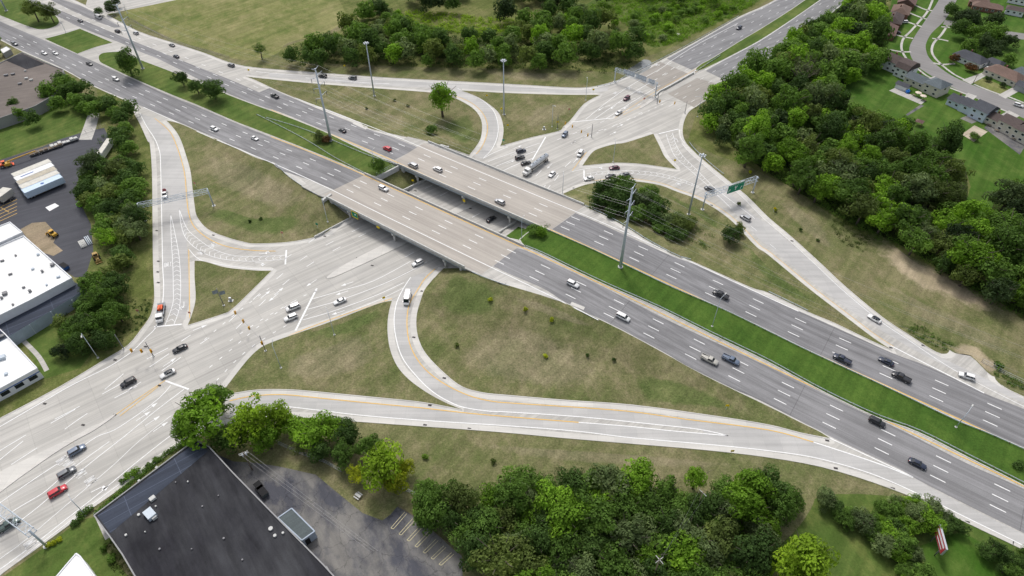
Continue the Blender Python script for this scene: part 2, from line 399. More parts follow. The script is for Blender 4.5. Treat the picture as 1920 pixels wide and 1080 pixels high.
for k, (p, m) in ISL.items():
    w = W2(p, 'T', True, True, 4); ISLW[k] = w
    sheet('grass_verge' if m == 'ground' else 'median_grass', [w], M_[m], .10)
    kerb(w)
kerb(W2(OUT, 'T', True, True, 3)[::-1] if False else W2(OUT, 'T', True, True, 3), w=-.3)
shq = []
for k in 'ABCDEFGJ':
    w = ISLW[k]; ar = sum(w[i][0]*w[(i+1) % len(w)][1]-w[(i+1) % len(w)][0]*w[i][1] for i in range(len(w)))
    c = w+[w[0]]; shq += ribbon(offset_line(c, -1.05 if ar > 0 else 1.05), 2.1)
w = W2(OUT, 'T', True, True, 3); w.append(w[0]); ar = sum(w[i][0]*w[i+1][1]-w[i+1][0]*w[i][1] for i in range(len(w)-1))
shq += ribbon(offset_line(w, 1.0 if ar > 0 else -1.0), 2.0)
bm = bmesh.new()
for q in shq: bm.faces.new([bm.verts.new((x, y, 0)) for x, y in q])
bm.normal_update()
for f in bm.faces:
    if f.normal.z < 0: f.normal_flip()
drape(bm, 'T', .0105); tag(mobj('shoulder', bm, M_['shoulder']), kind='structure')
bmesh.ops.recalc_face_normals(KERB, faces=KERB.faces[:])
tag(mobj('kerb', KERB, M_['shoulder']), kind='structure')

# ---- asphalt of the highway, on the highway level
AS = dict(
 SL=([(-60,10,1),(0,40),(82,75),(145,102),(200,126),(250,149),(320,180),(370,200),(440,230),(475,244),(545,271),(600,294),(684,329,1),(627,356,1),(580,337),(525,317),(510,306),(480,293),(430,270),(332,228),(256,195),(175,160),(119,129),(42,95),(0,73),(-60,43,1)]),
 NL=([(20,-20,1),(107,17),(175,46),(237,72),(300,97),(375,127),(440,153),(486,173,1),(505,165,1),(580,197),(687,241),(730,255),(785,277,1),(740,300,1),(665,269),(620,250),(530,212),(480,196),(415,170),(375,150),(300,112),(265,98),(225,80),(150,51),(110,32),(0,-18,1)]),
 SR=([(968,465,1),(1000,476),(1135,540),(1272,610),(1440,687),(1590,760),(1697,810),(1815,870),(1920,917),(2050,985,1),(2090,1085,1),(1920,1000),(1740,910),(1690,881),(1615,846),(1537,809),(1440,758),(1320,702),(1235,655),(1160,615),(1085,579),(1055,564),(1017,540),(960,516),(925,499,1)]),
 NR=([(1079,399.5,1),(1120,417),(1175,442),(1260,480),(1300,495),(1395,538),(1440,558),(1565,613),(1675,663),(1740,687),(1845,737),(1920,767),(2050,825,1),(2060,905,1),(1920,839),(1850,809),(1665,725),(1525,660),(1440,618),(1360,580),(1275,541),(1160,488),(1100,460),(1035,430,1)]))
for p in AS.values(): sheet('highway', [W2(p, 'H', True, True, 4)], M_['asph'], .03, 'H')
sheet('highway', [W2([(95,-8),(150,10),(190,30),(228,51),(214,52),(180,40),(135,20),(95,0)], 'T', True, False)], M_['asph'], .012)
# crossroad asphalt beyond the creek
sheet('crossroad', [W2([(1250,110,1),(1310,76.5),(1385,34),(1440,9),(1520,-38),(1600,-90,1),(1640,-95,1),(1510,0),(1440,46),(1335,110),(1297,131,1)], 'T')], M_['asph2'], .012)
sheet('crossroad', [W2([(1323,133,1),(1385,98),(1440,67),(1537,0),(1660,-92,1),(1720,-105,1),(1589,0),(1514,61),(1484,82),(1420,124),(1371,156,1)], 'T')], M_['asph2'], .012)
sheet('creek_bridge_road', [W2([(1238,116,1),(1290,138,1),(1232,172,1),(1188,147,1)], 'T', True, False), W2([(1307,146,1),(1360,162,1),(1303,202,1),(1252,176,1)], 'T', True, False)], M_['deck2'], .012)
# white shoulders and darker lanes of the ramps
SH = [ # (outer line px, inner line px)
]
def lane_fill(a, b, mat='rlane', off=.012, s='T', name='ramp_lane', k=4):
    A = W2(a, s, False, True, k); B = W2(b, s, False, True, k)
    sheet(name, [A+B[::-1]], M_[mat], off, s)
LOOP_Y = [(816,504),(797,522),(782,545),(767,572),(763,605),(767,640),(780,670),(802,697),(837,722),(880,742),(920,752),(960,756),(1085,764),(1185,772),(1285,786),(1440,806),(1525,829)]
LOOP_W = [(770,520),(757,540),(744,567),(739,602),(744,640),(757,675),(785,710),(812,735),(840,752),(870,764),(917,771),(960,773),(1092,782),(1210,794),(1310,805),(1365,817)]
RAMP_Y = [(430,752),(472,743),(530,740),(605,747),(705,757),(792,765),(880,775),(960,782),(1085,792)]
RAMP_M = [(1085,792),(1185,800),(1260,808),(1365,817)]
RAMP_W = [(430,782),(470,765),(525,762),(587,768),(680,779),(805,789),(960,799),(1085,809),(1185,821),(1335,834),(1440,845),(1527,858),(1615,882),(1675,905),(1740,935),(1815,972),(1915,1021),(2000,1065)]
LEFT_W = [(262,212),(275,237),(290,260),(298,280),(301,302),(303,395),(305,495),(307,540),(303,580),(292,614),(275,632),(250,657),(225,675),(200,690),(145,717),(100,742),(0,800),(-60,832)]
LEFT_Y = [(290,222),(312,240),(325,258),(340,300),(347,332),(350,370),(354,400),(362,422),(380,440),(405,455),(437,465),(480,470),(517,471)]
lane_fill(LOOP_Y, LOOP_W+[(1525,829)]); lane_fill(RAMP_Y+RAMP_M[1:], RAMP_W[:9]+[(1335,834),(1365,836)])
lane_fill([(1300,788),(1440,807),(1525,829),(1590,850),(1665,876),(1720,903)], [(1340,834),(1440,845),(1527,858),(1615,882),(1675,905),(1730,929)], off=.0125)
lane_fill([(1712,894),(1750,917),(1830,958),(1920,1002),(2000,1042)], [(1720,925),(1740,935),(1815,972),(1915,1021),(1990,1058)], off=.0128)
lane_fill([(262,212),(275,237),(290,260),(298,280),(301,302),(303,395),(305,495),(307,540),(303,580)], [(290,222),(312,240),(325,258),(340,300),(347,332),(350,370),(354,400),(350,440),(352,500),(354,560),(347,600)])
for L_, c in ((LOOP_Y, 'yellow'), (LOOP_W, 'white'), (RAMP_Y, 'yellow'), (RAMP_M, 'white'), (RAMP_W, 'white'), (LEFT_W, 'white'), (LEFT_Y, 'yellow')):
    line(L_, .32, c)
line([(1525,829),(1590,850),(1665,876),(1712,896)], .4)
line([(1535,812),(1615,849),(1690,884),(1712,895)], .35)
# top ramp and the little loop beside it
TOP_S = [(520,153),(580,157.5),(680,166.5),(795,175)]
lane_fill([(505,137),(605,144),(730,151),(855,157),(960,162.5),(1060,168),(1100,168),(1140,162)], [(505,145),(605,152.5),(730,161),(855,166),(960,171),(1060,175),(1110,174.5),(1140,170)])
line([(480,134),(505,137),(605,143.5),(730,150.5),(855,156.5),(960,162),(1060,167.5),(1100,167),(1140,160),(1175,146)], .3)
line([(573,146),(680,155),(730,157)], .35)
LP_O = [(858,166),(890,180),(912,194),(927,211),(934,235),(932,258),(922,280),(905,298)]
LP_I = [(800,173),(850,178),(877,190),(900,207),(914,230),(915,252),(905,275),(890,291)]
lane_fill(LP_I, LP_O); line(LP_O, .3); line([(846,178),(877,189),(899,205),(911,223),(914,240),(912,255),(904,275),(893,289)], .3, 'yellow')
# chevron gores
def gore(a, b, chev=2.6, w=.18, start=0.12, tipdir=1):
    A = W2(a, 'T', False, True, 5); B = W2(b, 'T', False, True, 5)
    MK.add(('white', 'T'), ribbon(A, .22)+ribbon(B, .22))
    LA, LB = cumlen(A), cumlen(B); n = int(LA[-1]/chev)
    for i in range(int(n*start), n):
        t = (i+.5)/n
        p = point_at(A, LA, t*LA[-1]); q = point_at(B, LB, t*LB[-1]); t2 = min(max(t+tipdir*.9*math.hypot(p[0]-q[0], p[1]-q[1])/LA[-1]*.5, 0), 1)
        r1 = point_at(A, LA, t2*LA[-1]); r2 = point_at(B, LB, t2*LB[-1]); m = ((r1[0]+r2[0])/2, (r1[1]+r2[1])/2)
        MK.add(('white', 'T'), ribbon([p, m], w)+ribbon([m, q], w))
gore([(320,402),(321,445),(324,495),(325,540),(324,570),(310,609)], [(320,402),(327,432),(336,482),(339,540),(336,580),(326,609)], tipdir=-1)
gore([(336,392),(342,432),(357,457),(387,477),(425,487),(480,490),(535,486)], [(336,392),(350,427),(370,447),(400,467),(437,479),(480,481),(535,479)], tipdir=-1)
gore([(1330,350),(1297,322),(1267,295),(1255,270),(1249,252)], [(1337,350),(1305,317),(1280,292),(1267,270),(1261,249)], tipdir=-1)
gore([(1322,356),(1285,339),(1235,325),(1185,320),(1135,321),(1100,326)], [(1322,357),(1280,342),(1235,331),(1185,326),(1135,326),(1100,331)], tipdir=-1)
line([(537,469),(535,496)], .6); line([(1095,319),(1095,339)], .6); line([(1235,251),(1272,242)], .6)
line([(354,467),(356,605)], .25, 'yellow'); line([(354,467),(375,487),(420,497),(475,504),(512,505)], .25)
line([(289,613),(341,608)], .6)
# east ramp lines
EK = [(1287,268),(1297,280),(1315,297),(1357,332),(1400,367),(1440,407),(1485,445),(1540,495),(1587,539),(1655,595),(1715,635),(1755,662),(1800,690),(1860,722),(1920,752),(2000,790)]
line(EK, .22, off=-2.3)
line([(1274,243),(1276,258),(1285,270)], .22)
DK = [(1110,344),(1150,340),(1187,340),(1235,347),(1270,360),(1305,372.5),(1340,391),(1375,417.5),(1417.5,462.5),(1440,478),(1515,540),(1580,590),(1635,632),(1670,655)]
line(DK, .22, 'yellow', off=1.9)
line([(1337,350),(1365,372),(1400,398),(1415,410)], .22); line([(1330,358),(1345,366),(1371,391)], .22)
line([(1670,648),(1740,684),(1845,737)], .4)
line([(1320,352),(1331,345)], .2)
lane_fill([(1330,361),(1345,371),(1380,402),(1420,445),(1450,470),(1520,527),(1580,573),(1640,612),(1700,648),(1760,680),(1845,722),(1920,756)], [(1342,347),(1372,366),(1410,401),(1440,420),(1480,455),(1540,506),(1587,548),(1650,598),(1710,640),(1760,668),(1840,706),(1920,748)])
for s0 in (0, 20, 40, 60, 80, 100):
    pass
dashes(W2([(1385,412),(1412,427),(1440,455),(1475,482)], 'T', False), 'T', 6, 12, 3)

# ---- highway lines (highway level)
Sr = [(12,74),(39,86),(66,99.5),(94,112),(122,124.5),(154,139),(185.5,153),(217.5,167),(246.75,179.5),(281.75,195),(317,211),(353.75,226.75),(391,243),(430,259),(471,276),(512,293),(557.5,313),(601.75,333),(648.75,355.75),(702.5,380.75),(756.25,405.5),(811.25,432.5),(867.5,459.5),(926.75,487.5),(992.5,520),(1061,552.5),(1132,587.5),(1206,624.5),(1285,663),(1367.5,704),(1449.5,744.5),(1542,790),(1640,839),(1745.5,892),(1855,945.5),(1975,1005)]
Nr = [(99,21),(124,33),(152,45),(177,54),(208,67),(236,79),(264.5,90.5),(294,103),(324.5,116.5),(355.5,130),(389,144),(422.5,158),(455.5,172),(485,185),(519,198),(553,212.5),(593,229),(635.5,247.5),(679,265.5),(726,285),(773,305),(821,325.5),(877.5,349.5),(935,375),(992.5,400),(1053,426),(1112.5,452.5),(1179,483),(1250.75,515),(1321,547.5),(1397,582.5),(1480,621),(1562,660),(1649,699),(1741,741),(1843,787.5),(1950,836)]
SrW = [P(u, v, 'H') for u, v in Sr]; NrW = [P(u, v, 'H') for u, v in Nr]
def relax(p, n=12):
    for _ in range(n):
        p = [p[0]]+[tuple(.25*np.array(p[i-1])+.5*np.array(p[i])+.25*np.array(p[i+1])) for i in range(1, len(p)-1)]+[p[-1]]
    return p
SrW, NrW = relax(SrW, 4), relax(NrW, 4)
def hrow(pts, off):
    q = offset_line(pts, off)
    for i in range(len(q)-1):
        a, b = q[i], q[i+1]; L = math.hypot(b[0]-a[0], b[1]-a[1]); t = 3.9/L
        MK.add(('white', 'H'), ribbon([a, (a[0]+(b[0]-a[0])*t, a[1]+(b[1]-a[1])*t)], .30))
for o in (0, 3.8, 7.6): hrow(SrW, o); hrow(NrW, o)
hl = lambda pts, off, i0, i1, mat, w=.34: MK.add((mat, 'H'), ribbon(offset_line(pts, off)[i0:i1], w))
hl(SrW, 11.6, 14, 99, 'yellow', .38); hl(NrW, -4.0, 14, 99, 'yellow', .38)
hl(SrW, -3.9, 9, 27, 'white'); hl(NrW, 11.5, 14, 32, 'white')
CRX = [
 # (points, type)  s = solid, d = dashed, w = wide stop line, y = yellow
]
def S_(pts, w=.27, mat='white'): line(pts, w, mat, 'T', True)
def D_(pts, ln=3.5, cyc=11, w=.27, st=0): dashes(W2(pts, 'T', False, True, 4), 'T', st, cyc, ln, w)
# south-west arm, lower carriageway turn lanes
S_([(0,943),(40,915),(80,888),(130,855),(180,820),(215,806),(262,775),(300,745),(320,723)])
S_([(0,1004),(60,960),(110,918),(170,868),(235,817),(290,772),(345,730)])
S_([(0,1048),(45,1015),(100,968),(160,917),(215,870),(260,828),(320,780)], .2)
S_([(0,1068),(60,1024),(120,977),(180,930),(240,880),(300,832),(350,795)])
S_([(0,979),(30,955),(80,925),(112,898),(150,868),(205,828)])
S_([(0,1079),(75,1020),(150,963),(225,907)], .2)
line([(310,714),(354,730)], .6)
S_([(310,713),(260,747),(215,779),(160,812),(120,838),(0,895)], .25, 'yellow'); S_([(300,722),(262,752),(225,780)], .25, 'yellow')
D_([(0,845),(55,812),(75,800),(170,750),(245,690),(268,677),(340,640)], 7, 15)
D_([(0,862),(68,808),(88,798),(160,757),(235,715),(275,692),(350,640)], 7, 15)
D_([(0,885),(100,820),(175,768),(275,714),(360,655)], 7, 15, st=3)
D_([(340,640),(380,612),(430,570),(480,525),(545,478),(610,435),(660,405)], 3.5, 12)
D_([(360,655),(410,620),(490,548),(560,490),(630,450),(700,415)], 3.5, 12, st=3)
D_([(420,640),(500,560),(575,500),(640,462),(700,430)], 3.5, 12, st=6)
# lower arm, lanes approaching the stop line from the bridge
line([(594,541),(554,620)], .7)
S_([(585,561),(640,545),(700,527),(770,490)]); S_([(577,580),(640,562),(720,532),(790,498)]); S_([(567,600),(620,585),(700,556),(757,530)])
S_([(640,590),(700,567),(757,540)], .2)
S_([(497,648),(560,622),(640,592),(735,560)], .3, 'yellow')
D_([(595,545),(560,560),(500,600),(440,650),(380,700)], 1.2, 4); D_([(577,590),(520,620),(460,660),(400,720)], 1.2, 4)
D_([(560,560),(490,600),(430,640)], 1.2, 4, st=2); D_([(505,540),(440,590),(380,640)], 1.2, 4)
D_([(760,482),(790,465),(835,440)], 4, 11); D_([(785,500),(815,483),(850,465)], 4, 11)
# north-east arm, upper carriageway
S_([(1098,224),(1140,190),(1183,160),(1240,128),(1260,113),(1310,82),(1383,44)])
S_([(1115,223),(1160,192),(1205,163),(1225,152)]); S_([(1137,222),(1180,195),(1222,169),(1238,160)])
line([(1071,229),(1153,221)], .5)
D_([(1225,152),(1262,128),(1275,118)], 4, 9)
S_([(1152,222),(1200,190),(1232,170),(1290,138),(1308,127)], .2, 'yellow'); S_([(1225,180),(1260,160),(1310,132)], .2, 'yellow'); S_([(1168,216),(1230,185)], .2, 'yellow')
for o in (0, 5.4, 10.8):
    dashes(offset_line(W2([(1255,148),(1300,120),(1345,93),(1397,62),(1450,27),(1500,-5),(1560,-45)], 'T', False), o-1), 'T', 2, 12.2, 3.4)
for o in (0, 5.2, 10.4):
    dashes(offset_line(W2([(1260,212),(1290,195),(1330,170),(1385,136),(1430,108),(1495,69),(1540,35),(1590,-2),(1640,-45)], 'T', False), o), 'T', 4, 12.2, 3.4)
S_([(1255,108),(1310,77),(1385,35),(1440,10),(1520,-37)], .2); S_([(1302,134),(1335,112),(1385,81),(1440,48),(1510,2),(1560,-35)], .3)
S_([(1322,131),(1385,98.5),(1440,67.5),(1537,1),(1600,-45)], .3); S_([(1371,152),(1424,118),(1484,80),(1514,59.5),(1588,0)], .25)
# middle of the upper junction
line([(1023,257),(998,300)], .6)
S_([(952,276),(925,287),(905,298)]); S_([(1012,268),(965,285),(915,303)]); S_([(1005,283),(960,300),(930,312)]); S_([(998,297),(965,310),(944,320)])
D_([(1045,262),(1090,245),(1130,228),(1180,205),(1230,180)], 3, 9); D_([(1060,275),(1110,250),(1160,232),(1215,205)], 3, 9, st=4)
D_([(1073,268),(1130,245),(1185,222),(1245,195)], 1.4, 5)
D_([(1135,200),(1190,185),(1200,178)], 3, 8)
D_([(1070,303),(1025,345),(1000,372)], 5, 11); D_([(1015,320),(1005,330),(985,350)], 5, 11); D_([(1048,328),(1037,342),(1020,360)], 5, 9)
S_([(1100,285),(1090,297),(1073,320)], .25, 'yellow'); D_([(1085,280),(1068,300)], 4, 8)
line([(1073,322),(1095,317),(1130,313)], .25)
# under-bridge lanes between the decks
D_([(762,372),(800,352),(830,340)], 4, 10); D_([(790,385),(830,365),(868,345)], 4, 10); D_([(850,428),(890,405),(930,385)], 4, 10)
# turn arrows and lane legends
def arrow(u, v, du, dv, L=4.2, turn=0):
    a = np.array(P(u, v)); b = np.array(P(u+du, v+dv)); d = (b-a)/np.linalg.norm(b-a); n = np.array([-d[1], d[0]])
    q = lambda s, t: tuple(a+d*s+n*t)
    MK.add(('white', 'T'), [[q(-L/2, -.12), q(L/2-1.2, -.12), q(L/2-1.2, .12), q(-L/2, .12)]])
    if turn == 0: MK.add(('white', 'T'), [[q(L/2-1.3, -.6), q(L/2+.5, 0), q(L/2-1.3, .6)]])
    else: MK.add(('white', 'T'), [[q(L/2-1.3, .1*turn), q(L/2-.9, 1.0*turn), q(L/2-.2, .9*turn), q(L/2-.6, -.12*turn)], [q(L/2-1.5, .7*turn), q(L/2-.5, 1.9*turn), q(L/2+.5, .7*turn)]])
for a in ((253,724,-3,2),(317,680,3,-2),(281,765,3,-2),(268,781,3,-2),(300,801,3,-2),(285,790,3,-2),(374,615,3,-1.2),(522,547,3,-2.5),(497,553,3,-2.5),(514,557,-3,2.5),(642,549,-3,1),(635,586,-3,1),(585,530,-3,2),(652,532,-3,1),(1150,201,-3,2),(1127,204,-3,2),(1174,201,-3,2),(970,276,3,-1.2),(964,289,3,-1.2),(957,304,3,-1.2),(1079,301,3,-3),(1031,311,-3,3),(1162,236,4,-2),(1149,250,4,-2)):
    arrow(*a)
for a in ((185,916,2,-1,4,-1),(345,572,0,3,3.6,-1),(494,476,3,0,3.6,1),(488,493,3,0,3.6,-1),(1132,317,-3,0,3.6,-1),(1270,263,-1,-3,3.6,1)): arrow(*a)
def legend(u, v, du, dv, text, h=2.6, w=2.6):
    """painted block letters, read along the lane"""
    a = np.array(P(u, v)); b = np.array(P(u+du, v+dv)); d = (b-a)/np.linalg.norm(b-a); n = np.array([d[1], -d[0]])
    cw = w/len(text); st = cw*.2
    GL = {'O': [(0,0,0,1),(1,0,1,1),(0,0,1,0),(0,1,1,1)], 'N': [(0,0,0,1),(1,0,1,1),(0,1,1,0)], 'L': [(0,0,0,1),(0,0,1,0)], 'Y': [(.5,0,.5,.5),(.5,.5,0,1),(.5,.5,1,1)], }
    for i, ch in enumerate(text):
        for x1, y1, x2, y2 in GL[ch]:
            f = lambda x, y: tuple(a+n*(-w/2+i*cw+st+x*(cw-2*st))+d*(-h/2+y*h))
            MK.add(('white', 'T'), ribbon([f(x1, y1), f(x2, y2)], .16))
for a in ((117,864,3,-2),(130,871,3,-2),(152,888,3,-2),(170,902,3,-2),(57,1020,3,-2),(315,496,0,-3),(400,459,-2,-1),(378,473,-2,-1),(1273,344,-3,-1),(1179,165,-3,2),(1155,175,3,-2),(1200,173,3,-2),(1232,122,3,-2),(1270,64,3,-2)):
    legend(*a, 'ONLY')
# paved nose under the bridges (raised concrete median)
NOSE = [(612,521),(640,500),(700,468),(742,448),(762,440),(800,420),(835,400),(880,375),(905,362),(915,368),(890,385),(850,405),(800,432),(770,452),(720,477),(660,505),(625,520)]
def raised(name, px, h, mat, s='T'):
    w = W2(px, s); bm = bmesh.new(); polybm(bm, w); bm.normal_update()
    for f in bm.faces:
        if f.normal.z < 0: f.normal_flip()
    for v in bm.verts: v.co.z = T(v.co.x, v.co.y)+h
    n = len(w); vs = [bm.verts.new((x, y, T(x, y))) for x, y in w]; vt = [bm.verts.new((x, y, T(x, y)+h)) for x, y in w]
    for i in range(n): bm.faces.new([vs[i], vs[(i+1) % n], vt[(i+1) % n], vt[i]])
    o = mobj(name, bm, mat); o['kind'] = 'structure'; return o
raised('paved_median', NOSE, .14, M_['shoulder'])
raised('paved_median', [(1199,202),(1205,197),(1232,178),(1247,168),(1258,160),(1290,141),(1300,136),(1304,138),(1285,148),(1250,167),(1235,182),(1203,203)], .16, M_['shoulder'])
raised('paved_median', [(-60,932),(0,886),(40,866),(100,837),(140,818),(172,800),(188,794),(200,786),(216,776),(214,781),(195,795),(170,811),(140,827),(100,852),(60,880),(40,894),(0,924),(-60,970)], .16, M_['shoulder'])

# covers that fade into the mown grass of the islands (a few millimetres above it)
for px, m in [([(835,520),(880,515),(950,545),(930,590),(860,600),(805,580)],'b_green'),([(860,640),(980,600),(1100,650),(1160,710),(1060,735),(940,722),(860,690)],'b_dry'),([(1180,700),(1300,720),(1400,770),(1300,765),(1200,750)],'b_green'),([(950,550),(1050,580),(1130,620),(1050,600),(985,575)],'b_dry'),
      ([(520,680),(620,640),(700,620),(710,680),(640,710),(540,715)],'b_dry'),([(560,630),(640,605),(720,575),(715,600),(620,640)],'b_green'),([(370,290),(420,285),(520,330),(590,375),(540,400),(450,370),(390,340)],'b_dry'),([(370,400),(420,425),(500,445),(600,430),(560,400),(480,410),(400,385)],'b_green'),
      ([(560,175),(640,185),(720,210),(800,230),(780,250),(700,225),(600,195)],'b_dry'),([(820,240),(880,210),(895,250),(870,275)],'b_green'),([(1000,200),(1080,190),(1050,225),(980,245)],'b_dry'),([(1380,440),(1450,510),(1540,575),(1500,570),(1420,510)],'b_green'),([(1240,360),(1330,400),(1360,440),(1300,400)],'b_green')]:
    softpatch('grass_cover', px, m, .106)
# ================================================================ builders shared by the things
def box(bm, x0, x1, y0, y1, z0, z1, mi=0, bev=0.0):
    vs = [bm.verts.new(p) for p in ((x0,y0,z0),(x1,y0,z0),(x1,y1,z0),(x0,y1,z0),(x0,y0,z1),(x1,y0,z1),(x1,y1,z1),(x0,y1,z1))]
    fs = [bm.faces.new([vs[i] for i in q]) for q in ((3,2,1,0),(4,5,6,7),(0,1,5,4),(1,2,6,5),(2,3,7,6),(3,0,4,7))]
    for f in fs: f.material_index = mi
    return fs
def tube(bm, a, b, r0, r1=None, seg=8, mi=0, cap=True):
    a, b = Vector(a), Vector(b); r1 = r0 if r1 is None else r1
    d = (b-a).normalized(); u = d.orthogonal().normalized(); w = d.cross(u)
    A = [bm.verts.new(a+(u*math.cos(t)+w*math.sin(t))*r0) for t in [2*math.pi*i/seg for i in range(seg)]]
    B = [bm.verts.new(b+(u*math.cos(t)+w*math.sin(t))*r1) for t in [2*math.pi*i/seg for i in range(seg)]]
    for i in range(seg):
        f = bm.faces.new([A[i], A[(i+1) % seg], B[(i+1) % seg], B[i]]); f.material_index = mi; f.smooth = seg > 6
    if cap:
        for q in (A[::-1], B): bm.faces.new(q).material_index = mi
def fin(bm): bmesh.ops.recalc_face_normals(bm, faces=bm.faces[:]); return bm
def wallbox(bm, a, b, th, z0a, z0b, z1a, z1b, mi=0):
    """straight wall between plan points a and b"""
    dx, dy = b[0]-a[0], b[1]-a[1]; L = math.hypot(dx, dy); nx, ny = -dy/L*th/2, dx/L*th/2
    v = [bm.verts.new(p) for p in ((a[0]-nx,a[1]-ny,z0a),(b[0]-nx,b[1]-ny,z0b),(b[0]+nx,b[1]+ny,z0b),(a[0]+nx,a[1]+ny,z0a),(a[0]-nx,a[1]-ny,z1a),(b[0]-nx,b[1]-ny,z1b),(b[0]+nx,b[1]+ny,z1b),(a[0]+nx,a[1]+ny,z1a))]
    for q in ((3,2,1,0),(4,5,6,7),(0,1,5,4),(1,2,6,5),(2,3,7,6),(3,0,4,7)): bm.faces.new([v[i] for i in q]).material_index = mi
M_['cpale'] = plain('pale_cast_concrete', (.55, .55, .53), .8, .2, var=.12, scale=.8)
M_['beam'] = plain('painted_girder', (.36, .40, .42), .6, .3, var=.1, scale=.6)
M_['steel'] = plain('galvanised_steel', (.50, .56, .62), .5, .4, .0, var=.08)
M_['steeld'] = plain('weathered_steel', (.20, .20, .21), .6, .4, .3, var=.15)
M_['wood'] = plain('weathered_timber', (.20, .16, .12), .9, .1, var=.25)
M_['black'] = plain('black_rubber', (.02, .02, .022), .8, .2)
M_['dirt'] = M_['bare']
# ---------------------------------------------------------------- bridges
def lerp2(a, b, t): return (a[0]+(b[0]-a[0])*t, a[1]+(b[1]-a[1])*t)
def isect(p, d, a, b):
    ex, ey = b[0]-a[0], b[1]-a[1]; det = d[0]*(-ey)+ex*d[1]
    t = ((a[0]-p[0])*(-ey)+ex*(a[1]-p[1]))/det
    return (p[0]+d[0]*t, p[1]+d[1]*t)
def bridge(label, slab, beige, edges, piers, dirv):
    root = empty('highway_bridge', (0, 0, 0)); tag(root, label, 'bridge', 'bridges carrying the highway over the crossroad')
    w = W2(slab, 'H', True, False); bm = bmesh.new(); polybm(bm, w)
    bm.normal_update()
    drape(bm, 'H', .012)
    n = len(w)
    for i in range(n):       # side faces, cut into short steps so that they follow the grade
        L = math.hypot(w[(i+1) % n][0]-w[i][0], w[(i+1) % n][1]-w[i][1]); k = max(1, int(L/3))
        for j in range(k):
            p, q = lerp2(w[i], w[(i+1) % n], j/k), lerp2(w[i], w[(i+1) % n], (j+1)/k)
            zp, zq = HH(*p)+.012, HH(*q)+.012
            bm.faces.new([bm.verts.new((p[0],p[1],zp-.55)), bm.verts.new((q[0],q[1],zq-.55)), bm.verts.new((q[0],q[1],zq)), bm.verts.new((p[0],p[1],zp))])
    b2 = bmesh.new(); polybm(b2, w)
    for v in b2.verts: v.co.z = HH(v.co.x, v.co.y)-.54
    me = bpy.data.meshes.new('t'); b2.to_mesh(me); bm.from_mesh(me); b2.free()
    mobj('deck', bm, M_['conc'], root)
    s = sheet('deck_surface', [W2(beige, 'H', True, False)], M_['deck'], .036, 'H', None); s.parent = root
    for e in edges:
        a, b = P(*e[0], 'H'), P(*e[1], 'H'); L = math.hypot(b[0]-a[0], b[1]-a[1]); k = int(L/4)
        bm = bmesh.new()
        for j in range(k):
            p, q = lerp2(a, b, j/k), lerp2(a, b, (j+1)/k)
            wallbox(bm, p, q, .42, HH(*p)-.02, HH(*q)-.02, HH(*p)+.86, HH(*q)+.86)
        mobj('parapet', fin(bm), M_['cpale'], root)
    # girders: six lines inset from the deck edges
    (a0, a1), (b0, b1) = [(P(*e[0], 'H'), P(*e[1], 'H')) for e in edges[:2]]
    for g in range(6):
        t = .025+g*.95/5; p, q = lerp2(a0, b0, t), lerp2(a1, b1, t); bm = bmesh.new()
        zp, zq = HH(*p), HH(*q)
        wallbox(bm, p, q, .34, zp-1.75, zq-1.75, zp-.5, zq-.5); wallbox(bm, p, q, .6, zp-1.83, zq-1.83, zp-1.75, zq-1.75)
        mobj('girder', fin(bm), M_['beam'], root)
    for px in piers:
        p = atz(*px, 0.0); q = isect(p, dirv, b0, b1); p = isect(p, dirv, a0, a1)
        L = math.hypot(q[0]-p[0], q[1]-p[1]); zt = HH(*p)-1.83
        p1, q1 = lerp2(p, q, .01), lerp2(p, q, .99)
        bm = bmesh.new(); wallbox(bm, p1, q1, 1.1, zt-1.0, zt-1.0, zt, zt); pier = mobj('pier', fin(bm), M_['cpale'], root)
        for k in range(5):
            c = lerp2(p, q, .05+.9*k/4); bm = bmesh.new(); tube(bm, (c[0], c[1], -.1), (c[0], c[1], zt-1.0), .5, seg=12)
            mobj('column', fin(bm), M_['cpale'], pier)
    for t in (.03, .97):
        p, q = lerp2(a0, a1, t), lerp2(b0, b1, t); zt = HH(*p)-.56
        bm = bmesh.new(); wallbox(bm, p, q, 1.2, 1.0, 1.0, zt, zt); mobj('abutment', fin(bm), M_['cpale'], root)
    return root
pdir = np.array(atz(785, 342))-np.array(atz(656, 410)); pdir = tuple(pdir/np.linalg.norm(pdir))
bridge('south highway bridge with pale concrete deck and green sign hung on its near face',
       [(640,307),(684,326.5),(975,459),(1010,474),(945,534),(903,516.5),(870,502.5),(612,371),(597,366),(565,349)],
       [(684,328),(975,461),(903,514),(870,499),(612,368),(607,365)], [((612,370.5),(871,502)), ((684,326.5),(982,462))], [(656,411),(742,452),(836,502)], pdir)
bridge('north highway bridge with pale concrete deck, behind the other one',
       [(700,290),(748,309),(960,404),(1031,434.5),(1065,448),(1125,402),(1095,384),(960,329),(805,266),(765,256)],
       [(795,268),(1096,385.5),(1033,431),(740,303)], [((746,309),(1031,434)), ((803,266.5),(1095,384.5))], [(785,343),(871,382),(957,420)], pdir)
def wall(name, label, a, b, th, h0, h1, s='T', mat='cpale', cat='wall', sa='T'):
    p, q = P(*a, sa), P(*b, sa); bm = bmesh.new()
    za, zb = SURF[s](*p), SURF[s](*q)
    wallbox(bm, (0, 0), (q[0]-p[0], q[1]-p[1]), th, h0, zb-za+h0, h1, zb-za+h1)
    o = mobj(name, fin(bm), M_[mat]); o.location = (p[0], p[1], za); tag(o, label, cat); return o
wall('retaining_wall', 'pale concrete retaining wall closing the grass median between the two bridges', (747,311), (706,332), .6, -3.6, .15, 'H', sa='H')
